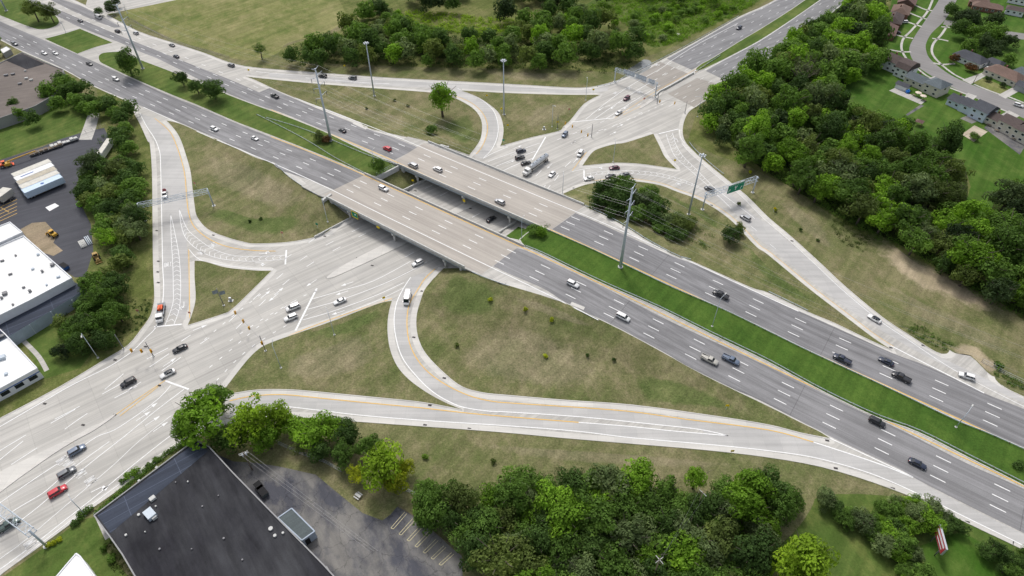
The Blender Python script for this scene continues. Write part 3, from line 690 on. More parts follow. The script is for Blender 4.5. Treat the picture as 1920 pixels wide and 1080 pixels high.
wall('retaining_wall', 'low pale concrete wall beside the crossroad between the bridges, left side', (752,362), (812,332), .5, -.1, 1.15)
wall('retaining_wall', 'low pale concrete wall beside the crossroad between the bridges, right side', (936,438), (968,417), .5, -.1, 1.1)
wall('wing_wall', 'pale concrete wing wall at the left end of the south bridge', (605,380), (622,368), 1.0, -1.5, 1.4)
wall('retaining_wall', 'long pale concrete wall along the slip road under the left end of the south bridge', (590,446), (654,412), .4, -.1, .8)
wall('wing_wall', 'pale stepped concrete wing wall above the little loop ramp', (826,272), (842,276), 1.0, -2, .3)
# median barrier of the creek bridge
bm = bmesh.new(); pts = [P(*p) for p in ((1229,180),(1236,173),(1250,166),(1275,152),(1300,138))]
for a, b in zip(pts, pts[1:]): wallbox(bm, a, b, .7, 0, 0, .95, .95)
for p in pts[1:-1]: tube(bm, (p[0], p[1], 0), (p[0], p[1], .949), .35, seg=10)
tag(mobj('concrete_barrier', fin(bm), M_['cpale']), 'pale concrete barrier splitting the crossroad on the creek bridge', 'barrier')
# ---------------------------------------------------------------- guard rails
bm = bmesh.new(); box(bm, -.07, .07, -.09, .09, -.3, .72); POST = bpy.data.meshes.new('post'); fin(bm).to_mesh(POST); bm.free()
def guardrail(label, px, s='T', step=3.8, mat='steel', pm='wood', h=.7, name='guard_rail', cat='guard rail', closed=False, k=4):
    p = W2(px, s, False, True, k); L = cumlen(p); n = max(2, int(L[-1]/step)); n = min(n, 98)
    q = [point_at(p, L, L[-1]*i/n) for i in range(n+1)]
    o0 = q[0]; f = SURF[s]; root = empty(name, (o0[0], o0[1], f(*o0))); tag(root, label, cat, None)
    z0 = f(*o0); bm = bmesh.new()
    for a, b in zip(q, q[1:]):
        for dz, th in ((h-.16, .07), (h-.02, .1), (h+.0, .0)):
            if th: wallbox(bm, (a[0]-o0[0], a[1]-o0[1]), (b[0]-o0[0], b[1]-o0[1]), th, f(*a)-z0+dz-.14, f(*b)-z0+dz-.14, f(*a)-z0+dz+.0, f(*b)-z0+dz+.0)
    mobj('rail', fin(bm), M_[mat], root)
    off = offset_line(q, -.12)
    for i, c in enumerate(off):
        po = bpy.data.objects.new('post', POST); COL.objects.link(po); po.parent = root
        po.location = (c[0]-o0[0], c[1]-o0[1], f(*c)-z0)
        po.material_slots
    return root
POST.materials.append(M_['wood'])
guardrail('guard rail along the upper edge of the lush median right of the bridges', [(1031,434),(1110,468.5),(1200,511.5),(1262,541),(1360,583.5),(1440,622.5),(1525,664),(1665,729),(1790,789),(1850,813),(1920,844)], 'H')
guardrail('guard rail along the lower edge of the lush median right of the bridges', [(985,462),(1015,474),(1085,508),(1145,536),(1235,575.5),(1335,625),(1440,675.5),(1540,730),(1640,777.5),(1722,807.5),(1815,854),(1920,907)], 'H')
guardrail('guard rail crossing the median grass left of the south bridge', [(482,216),(540,245),(585,270),(630,298),(684,326)], 'T')
guardrail('short guard rail on the upper side of the median, left of the north bridge', [(500,222),(560,240),(620,263),(670,284),(700,296),(747,311)], 'T')
guardrail('guard rail beside the widening shoulder past the north bridge', [(1097,387),(1135,404),(1180,429),(1210,448.5),(1267,479.5),(1295,488)], 'T')
guardrail('guard rail along the exit shoulder in the right interior grass', [(1440,548),(1480,567),(1514,584)], 'T')
guardrail('guard rail beside the gore left of the south bridge', [(518,309),(538,329),(565,349),(597,368)], 'T')
guardrail('short guard rail on the gore right of the south bridge', [(872,505),(903,520),(955,538)], 'T')
guardrail('guard rail on the left side of the creek bridge', [(1120,163),(1150,157),(1175,143),(1237,113),(1310,74),(1385,31)], 'T')
guardrail('guard rail on the right side of the creek bridge', [(1303,203),(1345,177),(1376,155)], 'T')
guardrail('white guard rail on the outer bend of the east ramp', [(1292,268),(1302,281),(1318,296),(1340,315),(1357,328)], 'T')
guardrail('guard rail turning round the nose of the grass strip past the creek bridge', [(1303,136),(1315,128),(1335,115),(1350,105)], 'T')
# ================================================================ trees and shrubs
def leafmat(name, c, var=.42, sp=.30):
    t = NT(name, .75, .15)
    f = t.noise(.45, detail=3, rough=.7); g = t.noise(2.5, detail=2)
    oi = t.n('ShaderNodeObjectInfo')
    a = tuple(v*(1+var) for v in c); b = tuple(v*(1-var) for v in c)
    x = t.ramp(f, [(.32, b), (.5, c), (.66, (a[0]*1.08, a[1], a[2]))])
    x = t.mul(x, g, .75, 1.25, .3, .7)
    x = t.mix(1.0, x, t.ramp(oi.outputs['Random'], [(0, (1-sp, 1-sp*.9, 1-sp)), (1, (1+sp*1.1, 1+sp, 1+sp*.6))]), 'MULTIPLY')
    t.out(x); tr = t.n('ShaderNodeBsdfTranslucent'); mx = t.n('ShaderNodeMixShader'); mx.inputs[0].default_value = .35
    t.l(t.mix(1.0, x, (1.1, 1.15, .7), 'MULTIPLY'), tr.inputs['Color']); o = t.t.nodes['Material Output']
    t.l(t.b.outputs[0], mx.inputs[1]); t.l(tr.outputs[0], mx.inputs[2]); t.l(mx.outputs[0], o.inputs['Surface'])
    return t.m
LEAF = dict(dark=leafmat('dark_green_foliage', (0.065, 0.121, 0.030)), mid=leafmat('green_foliage', (0.103, 0.189, 0.035)), grey=leafmat('grey_green_foliage', (0.135, 0.189, 0.078)),
            lime=leafmat('lime_green_foliage', (0.223, 0.358, 0.024)), bright=leafmat('bright_green_foliage', (0.155, 0.290, 0.027)), yellow=leafmat('yellow_green_foliage', (0.378, 0.432, 0.027)),
            olive=leafmat('olive_foliage', (0.119, 0.165, 0.043)), black=leafmat('blackish_green_foliage', (0.041, 0.070, 0.027)), red=leafmat('reddish_brown_foliage', (0.135, 0.074, 0.034)), dead=leafmat('dead_grey_twigs', (0.257, 0.223, 0.176)))
M_['bark'] = plain('grey_brown_bark', (.13, .11, .09), .95, .1, var=.25)
def leaves(bm, c, r, n, ls, rr, squash=.8):
    for _ in range(n):
        th = rr.uniform(0, 2*math.pi); zz = rr.uniform(-.75, 1); s = math.sqrt(1-zz*zz)
        d = Vector((s*math.cos(th), s*math.sin(th), zz)); k = rr.uniform(.78, 1.08)
        p = Vector(c)+Vector((d.x*r*k, d.y*r*k, d.z*r*k*squash))
        nrm = (d+Vector((rr.uniform(-1,1), rr.uniform(-1,1), rr.uniform(-.3,1)))*.75).normalized()
        u = nrm.orthogonal().normalized(); u.rotate(Matrix.Rotation(rr.uniform(0, 6.28), 3, nrm)); w = nrm.cross(u)
        a = ls*rr.uniform(.6, 1.2); b = a*rr.uniform(.55, .9)
        bm.faces.new([bm.verts.new(p+u*a*x+w*b*y+nrm*a*z_) for x, y, z_ in ((-.5, -.2, 0), (.1, -.5, .08), (.55, .1, 0), (0, .5, .08))])
def crown(seed, nb=40, sx=1.0, h=1.0, ls=.125, leaves_n=110, lobes=.44, loose=0.2):
    """unit crown: radius about 1, centred on the origin"""
    rr = random.Random(seed); bm = bmesh.new()
    for i in range(nb):
        g = (i+.5)/nb; zz = 1-1.75*g; s = math.sqrt(max(0, 1-zz*zz)); th = i*2.39996+rr.uniform(-.4, .4)
        k = rr.uniform(.40, .86)*(1+loose*rr.uniform(-.4, .6))*(1+.16*math.sin(2*th+seed)+.10*math.sin(3*th+2*seed))
        c = (s*math.cos(th)*k*sx, s*math.sin(th)*k*sx, zz*k*h)
        r = rr.uniform(.17, lobes)
        leaves(bm, c, r, int(leaves_n*(r/.33)**2), ls, rr)
    # inner boughs of the same leaves
    leaves(bm, (0, 0, 0), .5, 200, ls*1.6, rr, h)
    me = bpy.data.meshes.new('crown'); bm.to_mesh(me); bm.free(); me.materials.append(LEAF['mid']); return me
CROWNS = [crown(1), crown(2, 30, 1.0, .9), crown(3, 40, .95, 1.1, lobes=.36), crown(4, 26, 1.05, .85, lobes=.48), crown(5, 34, .9, 1.2, loose=.4), crown(6, 44, 1, 1, lobes=.32), crown(7, 30, 1.1, .8, loose=.3)]
CONE = crown(11, 40, .6, 1.5, lobes=.3); LOOSE = [crown(8, 20, 1, 1, .11, 60, .34, .9), crown(9, 22, 1, 1.1, .11, 60, .32, .8)]
def trunkmesh(seed):
    rr = random.Random(seed); bm = bmesh.new()
    tube(bm, (0, 0, -.1), (.05, 0, .62), .035, .022, 8)
    for i in range(7):
        a = i*.9+rr.uniform(-.3, .3); z = rr.uniform(.38, .62); e = (math.cos(a)*rr.uniform(.16, .3), math.sin(a)*rr.uniform(.16, .3), z+rr.uniform(.12, .3))
        tube(bm, (.03, 0, z), e, .015, .006, 5)
        tube(bm, e, (e[0]*1.4, e[1]*1.4, e[2]+.1), .006, .003, 4)
    me = bpy.data.meshes.new('trunk'); bm.to_mesh(me); bm.free(); me.materials.append(M_['bark']); return me
TRUNKS = [trunkmesh(i) for i in range(4)]
def twigs(seed):
    rr = random.Random(seed); bm = bmesh.new()
    def grow(p, d, L, r, k):
        q = p+d*L; tube(bm, p, q, r, r*.6, 4, cap=False)
        if k == 0: return
        for _ in range(3):
            nd = (d+Vector((rr.uniform(-1,1), rr.uniform(-1,1), rr.uniform(-.3,.7)))*.62).normalized(); grow(q, nd, L*rr.uniform(.6, .8), r*.55, k-1)
    for _ in range(5): grow(Vector((0, 0, -.5)), Vector((rr.uniform(-.6,.6), rr.uniform(-.6,.6), 1)).normalized(), .5, .022, 5)
    me = bpy.data.meshes.new('branches'); bm.to_mesh(me); bm.free(); me.materials.append(LEAF['dead']); return me
TWIGS = twigs(3)
def tree(x, y, Rr, Ht, tone, label, group, name='broadleaf_tree', mesh=None, cat='tree', base=None, zr=None):
    """x, y on the ground; Rr crown radius; Ht full height"""
    z = T(x, y); root = empty(name, (x, y, z), rnd.uniform(0, 6.28)); tag(root, label, cat, group)
    bare = Ht*.16 if base is None else base
    rz = (Ht-bare)/2 if zr is None else zr
    if tone == 'deadwood': me = TWIGS
    else: me = mesh or CROWNS[rnd.randrange(len(CROWNS))]
    c = bpy.data.objects.new('crown' if tone != 'deadwood' else 'branches', me); COL.objects.link(c); c.parent = root
    top = 1.0+.33
    q_ = rnd.uniform(.86, 1.16); c.scale = (Rr/1.1*q_, Rr/1.1/q_, rz/1.08); c.location = (0, 0, bare+rz)
    if tone != 'deadwood':
        c.material_slots[0].link = 'OBJECT'; c.material_slots[0].material = LEAF[tone]
    t = bpy.data.objects.new('trunk', TRUNKS[rnd.randrange(4)]); COL.objects.link(t); t.parent = root; t.scale = (Ht, Ht, Ht*.95)
    return root
def tree_px(u, v, rpx, tone, label, group=None, hk=2.1, **kw):
    """u, v: middle of the crown in the survey; rpx: crown radius"""
    Rr = rpx*300/FPX
    for _ in range(8):
        Ht = Rr*hk; zc = Ht*.58
        x, y = atz(u, v, zc+T(*atz(u, v, zc))); dist = math.sqrt(x*x+y*y+(CH-zc)**2); dpt = y*math.cos(DEP)+(CH-zc)*math.sin(DEP); Rr = rpx*dpt/FPX
    return tree(x, y, Rr, Ht, tone, label, group, **kw)
def inpoly(x, y, poly):
    c = False; n = len(poly)
    for i in range(n):
        x1, y1 = poly[i]; x2, y2 = poly[(i+1) % n]
        if ((y1 > y) != (y2 > y)) and x < (x2-x1)*(y-y1)/(y2-y1+1e-12)+x1: c = not c
    return c
def edged(x, y, poly):
    d = 1e9; n = len(poly)
    for i in range(n):
        x1, y1 = poly[i]; x2, y2 = poly[(i+1) % n]; dx, dy = x2-x1, y2-y1; t = min(max(((x-x1)*dx+(y-y1)*dy)/(dx*dx+dy*dy+1e-9), 0), 1)
        d = min(d, math.hypot(x-x1-t*dx, y-y1-t*dy))
    return d
def SHORT(t):
    t = t.strip().rstrip(',')
    if len(t.split()) > 16: t = t.replace(', at the ', ', ').replace('of the ', 'of ')
    while len(t.split()) > 16 and ' the ' in t: t = t.replace(' the ', ' ', 1)
    return t
TW = dict(dark='dark green', mid='mid green', grey='grey-green', lime='lime green', bright='bright green', yellow='yellowish', olive='olive', black='blackish green', red='reddish brown', deadwood='bare grey dead')
ALLT = []; PEND = []; NAMED = [0]
def wood(px, where, zones, tones, rmin=3.8, rmax=6.0, sp=1.15, hk=2.2, inset=.42, zc=6.5, group=None, seed=1, maxn=400, skip=None):
    """individual trees filling the outline of a wood"""
    rr = random.Random(seed); poly = [atz(u, v, zc) for u, v in px]
    xs = [p[0] for p in poly]; ys = [p[1] for p in poly]; pts = []
    for _ in range(16000):
        x, y = rr.uniform(min(xs), max(xs)), rr.uniform(min(ys), max(ys)); r = rr.uniform(rmin, rmax)
        if not inpoly(x, y, poly): continue
        de = edged(x, y, poly)
        if de < r*inset: continue
        if any((x-a)**2+(y-b)**2 < ((r+c)*.5*sp)**2 for a, b, c in pts): continue
        if any((x-a)**2+(y-b)**2 < ((r+c)*.52)**2 for a, b, c in ALLT): continue
        pts.append((x, y, r))
        if len(pts) >= maxn: break
    for x, y, r in pts:
        # back to the photo to name the neighbourhood
        b = math.cos(DEP)*y-math.sin(DEP)*(zc-CH)*1.0
        u = 960+FPX*x/(y*math.cos(DEP)-(zc-CH)*math.sin(DEP)); vv = 540+FPX*(-(y*math.sin(DEP)+(zc-CH)*math.cos(DEP)))/(y*math.cos(DEP)-(zc-CH)*math.sin(DEP))
        zn = min(zones, key=lambda q: (q[0]-u)**2+((q[1]-vv)*1.3)**2)[2]
        tone = rr.choice(tones); size = 'big' if r > rmin+(rmax-rmin)*.62 else 'small' if r < rmin+(rmax-rmin)*.3 else 'middling'
        edge = 'edging' if edged(x, y, poly) < r*1.5 else 'inside'
        ALLT.append((x, y, r))
        PEND.append((r*1.12/y, (x, y, r*1.12, r*rr.uniform(hk-.35, hk+.35), tone, SHORT('%s %s tree %s the %s, %s' % (size, TW[tone], edge, where, zn)), group or 'trees of the '+where), dict(base=r*.2 if tone != 'deadwood' else None)))
def named(lst, grp=None):
    for u, v, r, tone, lab, *rest in lst:
        kw = rest[0] if rest else {}
        o = tree_px(u, v, r, tone, lab, grp, **kw); ALLT.append((o.location.x, o.location.y, r*(.17 if tone != 'deadwood' else .42)))
# single trees first
named([
 (827,180,29,'bright','lone leafy green tree in the grass triangle beside the top ramp',{'hk':2.6}),
 (236,116,27,'mid','round green tree at the foot of the steel pole in the left median',{'hk':1.9}),
 (709,305,17,'mid','small round green tree on the median by the retaining wall',{'hk':2.4}),
 (1370,437,23,'dark','dense dark round bush-like tree on the inner edge of the east ramp',{'hk':1.6,'base':.2}),
 (1386,428,12,'olive','small olive tree leaning on the dark round one by the east ramp',{'hk':2.0,'base':.2}),
 (1510,1052,66,'lime','big lime green tree in the clearing at the bottom right',{'hk':1.9}),
 (1306,895,24,'bright','tall bright green tree rising at the top edge of the lower wood',{'hk':3.0}),
 (374,778,60,'bright','largest bright tree beside the crossroad, leftmost of the row above the black roof',{'hk':2.0}),
 (470,792,52,'lime','broad lime green tree second in the row above the black roof',{'hk':2.0}),
 (523,785,34,'lime','light green tree third in the row beside the bottom ramp',{'hk':2.2}),
 (428,820,36,'mid','green tree leaning over the corner of the black roof',{'hk':1.8}),
 (590,808,40,'bright','bright green tree beside the bottom ramp, left of the dark one',{'hk':2.0}),
 (345,805,34,'mid','green tree at the left foot of the row, touching the road edge',{'hk':1.9}),
 (405,745,34,'mid','green tree crown at the upper tip of the row above the black roof',{'hk':2.3}),
 (500,820,34,'bright','bright green tree low in the row, near the transformer pole',{'hk':1.9}),
 (556,800,30,'bright','bright green tree in the row between two larger lime crowns',{'hk':2.1}),
 (622,800,30,'bright','bright green tree in the row nearest the bottom ramp kerb',{'hk':2.1}),
 (600,842,26,'dark','dark tree under the row, beside the pale fence',{'hk':1.8}),
 (640,850,28,'mid','green tree at the right end of the row by the pale fence',{'hk':1.9}),
 (690,835,24,'mid','small green tree joining the row to the big light green tree',{'hk':1.8}),
 (650,812,28,'dark','dark green tree right of the bright ones under the bottom ramp',{'hk':2.0}),
 (565,835,24,'olive','thin yellowing tree by the fence of the cracked car park',{'hk':2.2,'mesh':LOOSE[0]}),
 (715,868,48,'lime','big tree with light green top beside the cracked car park',{'hk':2.1}),
 (668,888,20,'yellow','yellow-leaved limb of a tree on the left of the big light green tree',{'hk':2.2}),
 (738,905,26,'yellow','yellow-green tree leaning over the cracked car park',{'hk':2.6}),
 (757,878,20,'yellow','small yellow tree right of the big light green tree by the car park',{'hk':2.4}),
 (202,440,24,'bright','bright green round tree in the belt beside the yard machines',{'hk':1.7,'base':.3}),
 (60,15,22,'olive','olive tree on the far left grass island, nearer the sign',{'hk':2.0}),
 (92,22,16,'olive','smaller olive tree at the tip of the far left grass island',{'hk':2.2}),
 (339,145,17,'dark','dark tree, leftmost of the three in the left median',{'hk':1.9,'base':1}),
 (367,160,18,'dark','dark tree in the middle of the three in the left median',{'hk':1.7,'base':1}),
 (398,167,24,'dark','widest dark tree of the three in the left median',{'hk':1.6,'base':1}),
 (1508,138,38,'deadwood','bare grey-brown dead tree standing in the right wood above the lawn',{'hk':2.4}),
 (1632,290,18,'deadwood','bare pale dead tree in the middle of the right wood',{'hk':2.4}),
 (115,655,19,'black','round blackish bush on the lawn by the white office',{'hk':1.7,'base':.1}),
 (1818,30,24,'black','dark clipped tree by the bend of the residential street',{'hk':1.8}),
 (1775,28,0.1,'black','tiny dark shrub on the verge of the residential street'),
])
named([
 (1131,358,29,'dark','dark leafy tree at the left end of the thicket inside the right loop',{'hk':1.8,'base':.3}),
 (1170,345,29,'mid','green tree over the waiting cars in the right loop',{'hk':1.9,'base':.3}),
 (1160,370,34,'dark','broad dark tree in the middle of the thicket in the right loop',{'hk':1.5,'base':.3}),
 (1125,378,21,'dark','small dark tree on the near left side of the thicket in the right loop',{'hk':1.5,'base':.3}),
 (1200,375,29,'grey','grey-green bushy tree right of centre in the thicket of the right loop',{'hk':1.3,'base':.2}),
 (1232,385,29,'mid','green bushy tree in the right part of the thicket of the right loop',{'hk':1.4,'base':.2}),
 (1222,402,29,'dark','dark bushy tree in front of the pylon side of the loop thicket',{'hk':1.2,'base':.2}),
 (1255,410,26,'grey','grey bushy tree towards the mast end of the loop thicket',{'hk':1.2,'base':.2}),
 (1275,420,26,'olive','olive bushy tree at the foot of the right high-mast light',{'hk':1.4,'base':.2}),
 (1292,415,19,'olive','yellowing olive bush just right of the mast in the right loop',{'hk':1.4,'base':.2}),
 (1190,400,26,'mid','green bushy tree in the near middle of the loop thicket',{'hk':1.2,'base':.2}),
 (1215,360,24,'mid','green tree at the back right of the loop thicket',{'hk':1.5,'base':.2}),
 (1150,395,21,'dark','dark bush at the near left of the loop thicket by the gore',{'hk':1.2,'base':.2}),
 (1240,425,21,'mid','low green bush in the near right of the loop thicket',{'hk':1.1,'base':.2}),
 (1268,437,21,'dark','dark low tree at the near right end of the loop thicket',{'hk':1.3,'base':.2}),
], 'trees of the thicket inside the right loop')
named([(1000,433,15,'mid','green bush-like tree at the bridge end of the lush median',{'hk':1.5,'base':.1}),(1015,437,12,'bright','brighter small tree beside it at the bridge end of the lush median',{'hk':1.6,'base':.1}),
 (598,256,15,'olive','olive shrub-like tree at the foot of the middle pylon',{'hk':1.3,'base':.1}),(612,262,10,'red','brownish small tree right at the base of the middle pylon',{'hk':1.3,'base':.1}),(808,243,14,'mid','round green bush in the grass triangle below the lone tree',{'hk':1.4,'base':.1})], 'bushes on the medians and verges')
# woods
wood([(528,108),(535,80),(600,68),(628,48),(655,28),(700,18),(735,20),(745,38),(790,45),(850,55),(905,68),(955,60),(985,20),(1030,5),(1075,10),(1110,25),(1150,30),(1185,60),(1212,85),(1215,100),(1180,130),(1150,128),(1120,100),(1085,112),(1000,122),(960,130),(890,128),(850,112),(700,112),(600,112)],
     'wood above the top ramp', [(570,95,'near its left tip'),(640,80,'behind the first mast light'),(760,80,'beside the first mast light'),(860,90,'above the lone tree'),(930,100,'behind the second mast light'),(1020,60,'left of the creek'),(1130,90,'by the creek pond')], ['mid','mid','dark','bright','grey','mid','olive','dark'], 3.8, 6.8, sp=1.0, seed=3, hk=2.5, maxn=90)
wood([(762,-20),(775,14),(795,32),(830,26),(870,24),(930,34),(990,40),(1050,30),(1090,5),(1180,2),(1300,2),(1430,4),(1440,-40),(1200,-60),(900,-60)], 'dark wood along the top edge', [(800,0,'at its left end'),(950,10,'above the bright thicket'),(1200,0,'beyond the creek'),(1400,0,'near the crossroad')], ['dark','black','black','mid'], 4.5, 7.5, sp=1.0, seed=5, hk=2.6, zc=7, maxn=44)
wood([(636,78),(660,45),(690,12),(728,0),(748,20),(760,40),(800,52),(780,62),(700,66)], 'bushy slope left of the top wood', [(680,50,'beside the big field'),(740,40,'by the bright brush')], ['mid','bright','grey','mid'], 2.2, 4.2, sp=.95, seed=41, hk=1.8, zc=4, maxn=26, inset=.3)
wood([(1180,15),(1240,10),(1330,-5),(1330,8),(1290,22),(1230,40),(1200,35)], 'bright thicket beyond the creek', [(1250,20,'')], ['lime','bright'], 1.8, 3.4, sp=1.3, seed=42, hk=1.5, zc=3, maxn=12, inset=.3)
wood([(1120,40),(1180,20),(1260,8),(1350,2),(1400,4),(1350,28),(1290,50),(1250,66),(1215,72),(1180,60)], 'brushy slope by the creek', [(1200,40,'near the pond'),(1320,20,'near the crossroad')], ['bright','mid','grey','lime'], 2.2, 4.0, sp=1.7, seed=43, hk=1.7, zc=4, maxn=22, inset=.3)
wood([(160,5),(190,-8),(225,-5),(218,8),(180,13)], 'clump beside the left driveway', [(190,0,'at the top edge')], ['black','dark'], 2.5, 4, seed=6, maxn=4, inset=.3)
RW = [(1600,-30),(1655,-20),(1668,30),(1660,65),(1660,112),(1640,132),(1592,150),(1562,180),(1555,205),(1600,205),(1660,215),(1715,235),(1740,265),(1780,262),(1808,290),(1812,330),(1822,362),(1815,395),(1850,400),(1870,365),(1920,345),(1990,330),(1990,600),(1925,582),(1860,556),(1800,520),(1750,490),(1705,458),(1660,440),(1610,420),(1560,375),(1500,352),(1450,325),(1400,300),(1358,262),(1328,235),(1315,205),(1345,172),(1375,150),(1440,98),(1500,55),(1575,25)]
wood(RW, 'right-hand wood', [(1620,30,'beside the houses at the top'),(1560,80,'along the asphalt crossroad'),(1500,110,'around the dead tree'),(1400,150,'by the end of the creek bridge'),(1370,220,'above the east ramp'),(1450,270,'above the green sign gantry'),(1530,230,'below the long lawn'),(1620,270,'in the middle'),(1700,270,'below the small gazebo'),(1780,320,'beside the bright lawn'),(1600,370,'above the bare soil strip'),(1720,430,'over the mown strip'),(1800,470,'behind the mown strip'),(1890,420,'at the right edge'),(1890,530,'at its lower right corner')],
     ['dark','mid','bright','mid','grey','bright','mid','olive','mid','dark','grey','black','lime'][:12], 4.2, 7.4, sp=1.0, seed=8, hk=2.5, maxn=240)
wood([(778,945),(790,905),(830,893),(880,905),(935,905),(965,878),(1000,895),(1030,888),(1060,872),(1110,878),(1200,868),(1238,895),(1270,905),(1290,935),(1340,925),(1345,905),(1400,890),(1440,885),(1455,905),(1505,905),(1525,925),(1500,965),(1470,1000),(1445,1040),(1425,1120),(960,1130),(905,1060),(870,1025),(800,985)],
     'lower wood', [(820,930,'beside the car park'),(900,960,'behind the parking bays'),(980,910,'near its top left edge'),(1080,890,'along its top edge'),(1200,900,'near the tall bright tree'),(1330,960,'around the wire pole'),(1440,920,'at its top right corner'),(1480,960,'beside the clearing'),(1000,1020,'near the bottom left'),(1130,1030,'near the bottom middle'),(1300,1040,'near the crossarm pole'),(1400,1040,'at the bottom right')],
     ['mid','mid','olive','dark','mid','bright','grey','dark','mid'], 3.6, 6.4, sp=.98, seed=11, hk=2.3, maxn=85, zc=7)
wood([(1530,925),(1560,930),(1600,955),(1650,975),(1635,945),(1680,925),(1720,930),(1760,950),(1810,975),(1815,1000),(1770,1000),(1720,990),(1700,1010),(1735,1050),(1765,1100),(1700,1100),(1690,1060),(1660,1030),(1610,995),(1560,960)], 'hedge line at the lower right', [(1560,940,'near its left end'),(1620,970,'in the middle'),(1680,950,'beside the slip road'),(1780,980,'behind the billboard'),(1720,1050,'at the bottom')], ['dark','mid','bright','mid','grey'], 2.0, 3.6, sp=1.0, seed=13, hk=1.9, maxn=60, zc=3, inset=.4)
wood([(1830,1005),(1870,1020),(1990,1060),(1990,1110),(1905,1090),(1830,1030)], 'hedge at the bottom right corner', [(1880,1040,'below the slip road')], ['dark','mid'], 1.8, 3, seed=14, maxn=12, zc=2, inset=.3, sp=1.0)
wood([(135,320),(160,300),(195,305),(225,275),(262,300),(268,330),(268,420),(245,445),(235,500),(232,560),(220,590),(190,640),(150,650),(110,640),(88,600),(125,565),(150,545),(165,505),(190,490),(200,455),(180,425),(165,390),(140,360)],
     'tree belt beside the left ramp', [(200,320,'at its top'),(180,350,'by the lorry yard'),(240,370,'left of the sign gantry'),(210,440,'beside the machines'),(220,520,'in the middle'),(150,600,'by the white office'),(190,620,'near the lamp post')], ['dark','olive','mid','grey','mid','dark','mid'], 3.2, 5.6, sp=.95, seed=17, hk=2.0, maxn=60)
wood([(70,180),(85,150),(125,135),(160,150),(175,175),(205,165),(245,185),(250,215),(262,245),(255,280),(215,270),(195,250),(200,215),(160,205),(110,200)], 'clump of trees at the top of the left ramp', [(100,170,'beside the brown roof'),(140,170,'above the lawn'),(220,190,'beside the highway'),(230,250,'over the yard corner')], ['mid','dark','dark','mid'], 3.6, 5.8, sp=.95, seed=19, hk=2.0, maxn=20, inset=.4)
wood([(0,180),(30,170),(62,185),(68,215),(40,232),(5,222)], 'clump by the left brown building', [(30,200,'')] , ['mid','dark'], 3, 4.6, seed=20, maxn=4, inset=.4)
wood([(-20,62),(5,66),(16,82),(0,100),(-20,100)], 'clump at the left edge by the highway', [(0,80,'')], ['mid'], 2.5, 4, seed=21, maxn=2, inset=.3)
wood([(1775,10),(1815,5),(1850,22),(1880,25),(1915,60),(1920,120),(1880,110),(1835,95),(1790,95),(1775,75),(1790,45)], 'grove behind the houses', [(1800,30,'beside the street'),(1860,60,'in the middle'),(1900,100,'at the right edge'),(1790,80,'above the dark roof')], ['black','dark','black','mid'], 3.5, 6, seed=23, hk=2.1, maxn=20, inset=.5)
wood([(1585,5),(1600,-15),(1640,-10),(1665,20),(1640,45),(1600,30)], 'crossroad side of the right-hand wood', [(1620,10,'at the very top')], ['dark','mid'], 4, 6, seed=24, maxn=6, inset=.4)
named([(1835,125,0.1,'red','x')][:0])
named([(1790,108,12,'red','reddish-brown tree left of the dark-roofed house',{'hk':1.6,'base':.4}),(1822,126,11,'red','round reddish-brown shrub in front of the dark-roofed house',{'hk':1.3,'base':.1}),(1853,147,8,'black','clipped dark shrub at the left corner of the brown-roofed bungalow',{'hk':1.2,'base':.1}),(1881,158,8,'black','clipped dark shrub before the middle of the brown-roofed bungalow',{'hk':1.2,'base':.1}),
 (1828,255,10,'mid','green bush beside the concrete patio behind the houses',{'hk':1.3,'base':.1}),(486,92,16,'mid','small loose tree on the field at the left tip of the top wood',{'hk':2.2,'mesh':LOOSE[0]}),(710,12,22,'dark','dark round tree at the top edge left of the wood',{'hk':1.7})])
PEND.sort(key=lambda q: -q[0])
NIND = 297-sum(1 for o in COL.objects if o.name.startswith('broadleaf_tree'))
for _, a, k in PEND[:NIND]: tree(*a, **k)
print('TREES', len(PEND)+297-NIND, 'individual', min(NIND, len(PEND)))
# the remaining small far trees read as one mass
bm = bmesh.new(); FAR = [crown(31, 26, 1, 1, .17, 55), crown(32, 24, 1, .9, .17, 55)]
FM = ['dark', 'mid', 'bright', 'grey', 'olive', 'black', 'deadwood']
bigs = []
for _, (x, y, r, h, tone, l, g), k in PEND[NIND:]:
    b = bmesh.new(); b.from_mesh(FAR[rnd.randrange(2)])
    b.transform(Matrix.Translation((x, y, T(x, y)+h*.52)) @ Matrix.Rotation(rnd.uniform(0, 6.28), 4, 'Z') @ Matrix.Diagonal((r/1.1, r/1.1, h*.44, 1)))
    for f in b.faces: f.material_index = FM.index(tone) if tone in FM else 1
    me = bpy.data.meshes.new('t'); b.to_mesh(me); b.free(); bm.from_mesh(me); bpy.data.meshes.remove(me)
FM[-1] = 'dead'
if PEND[NIND:]: tag(mobj('woodland', bm, [LEAF[t] for t in FM]), 'smaller trees filling the woods between the larger crowns', None, kind='stuff')
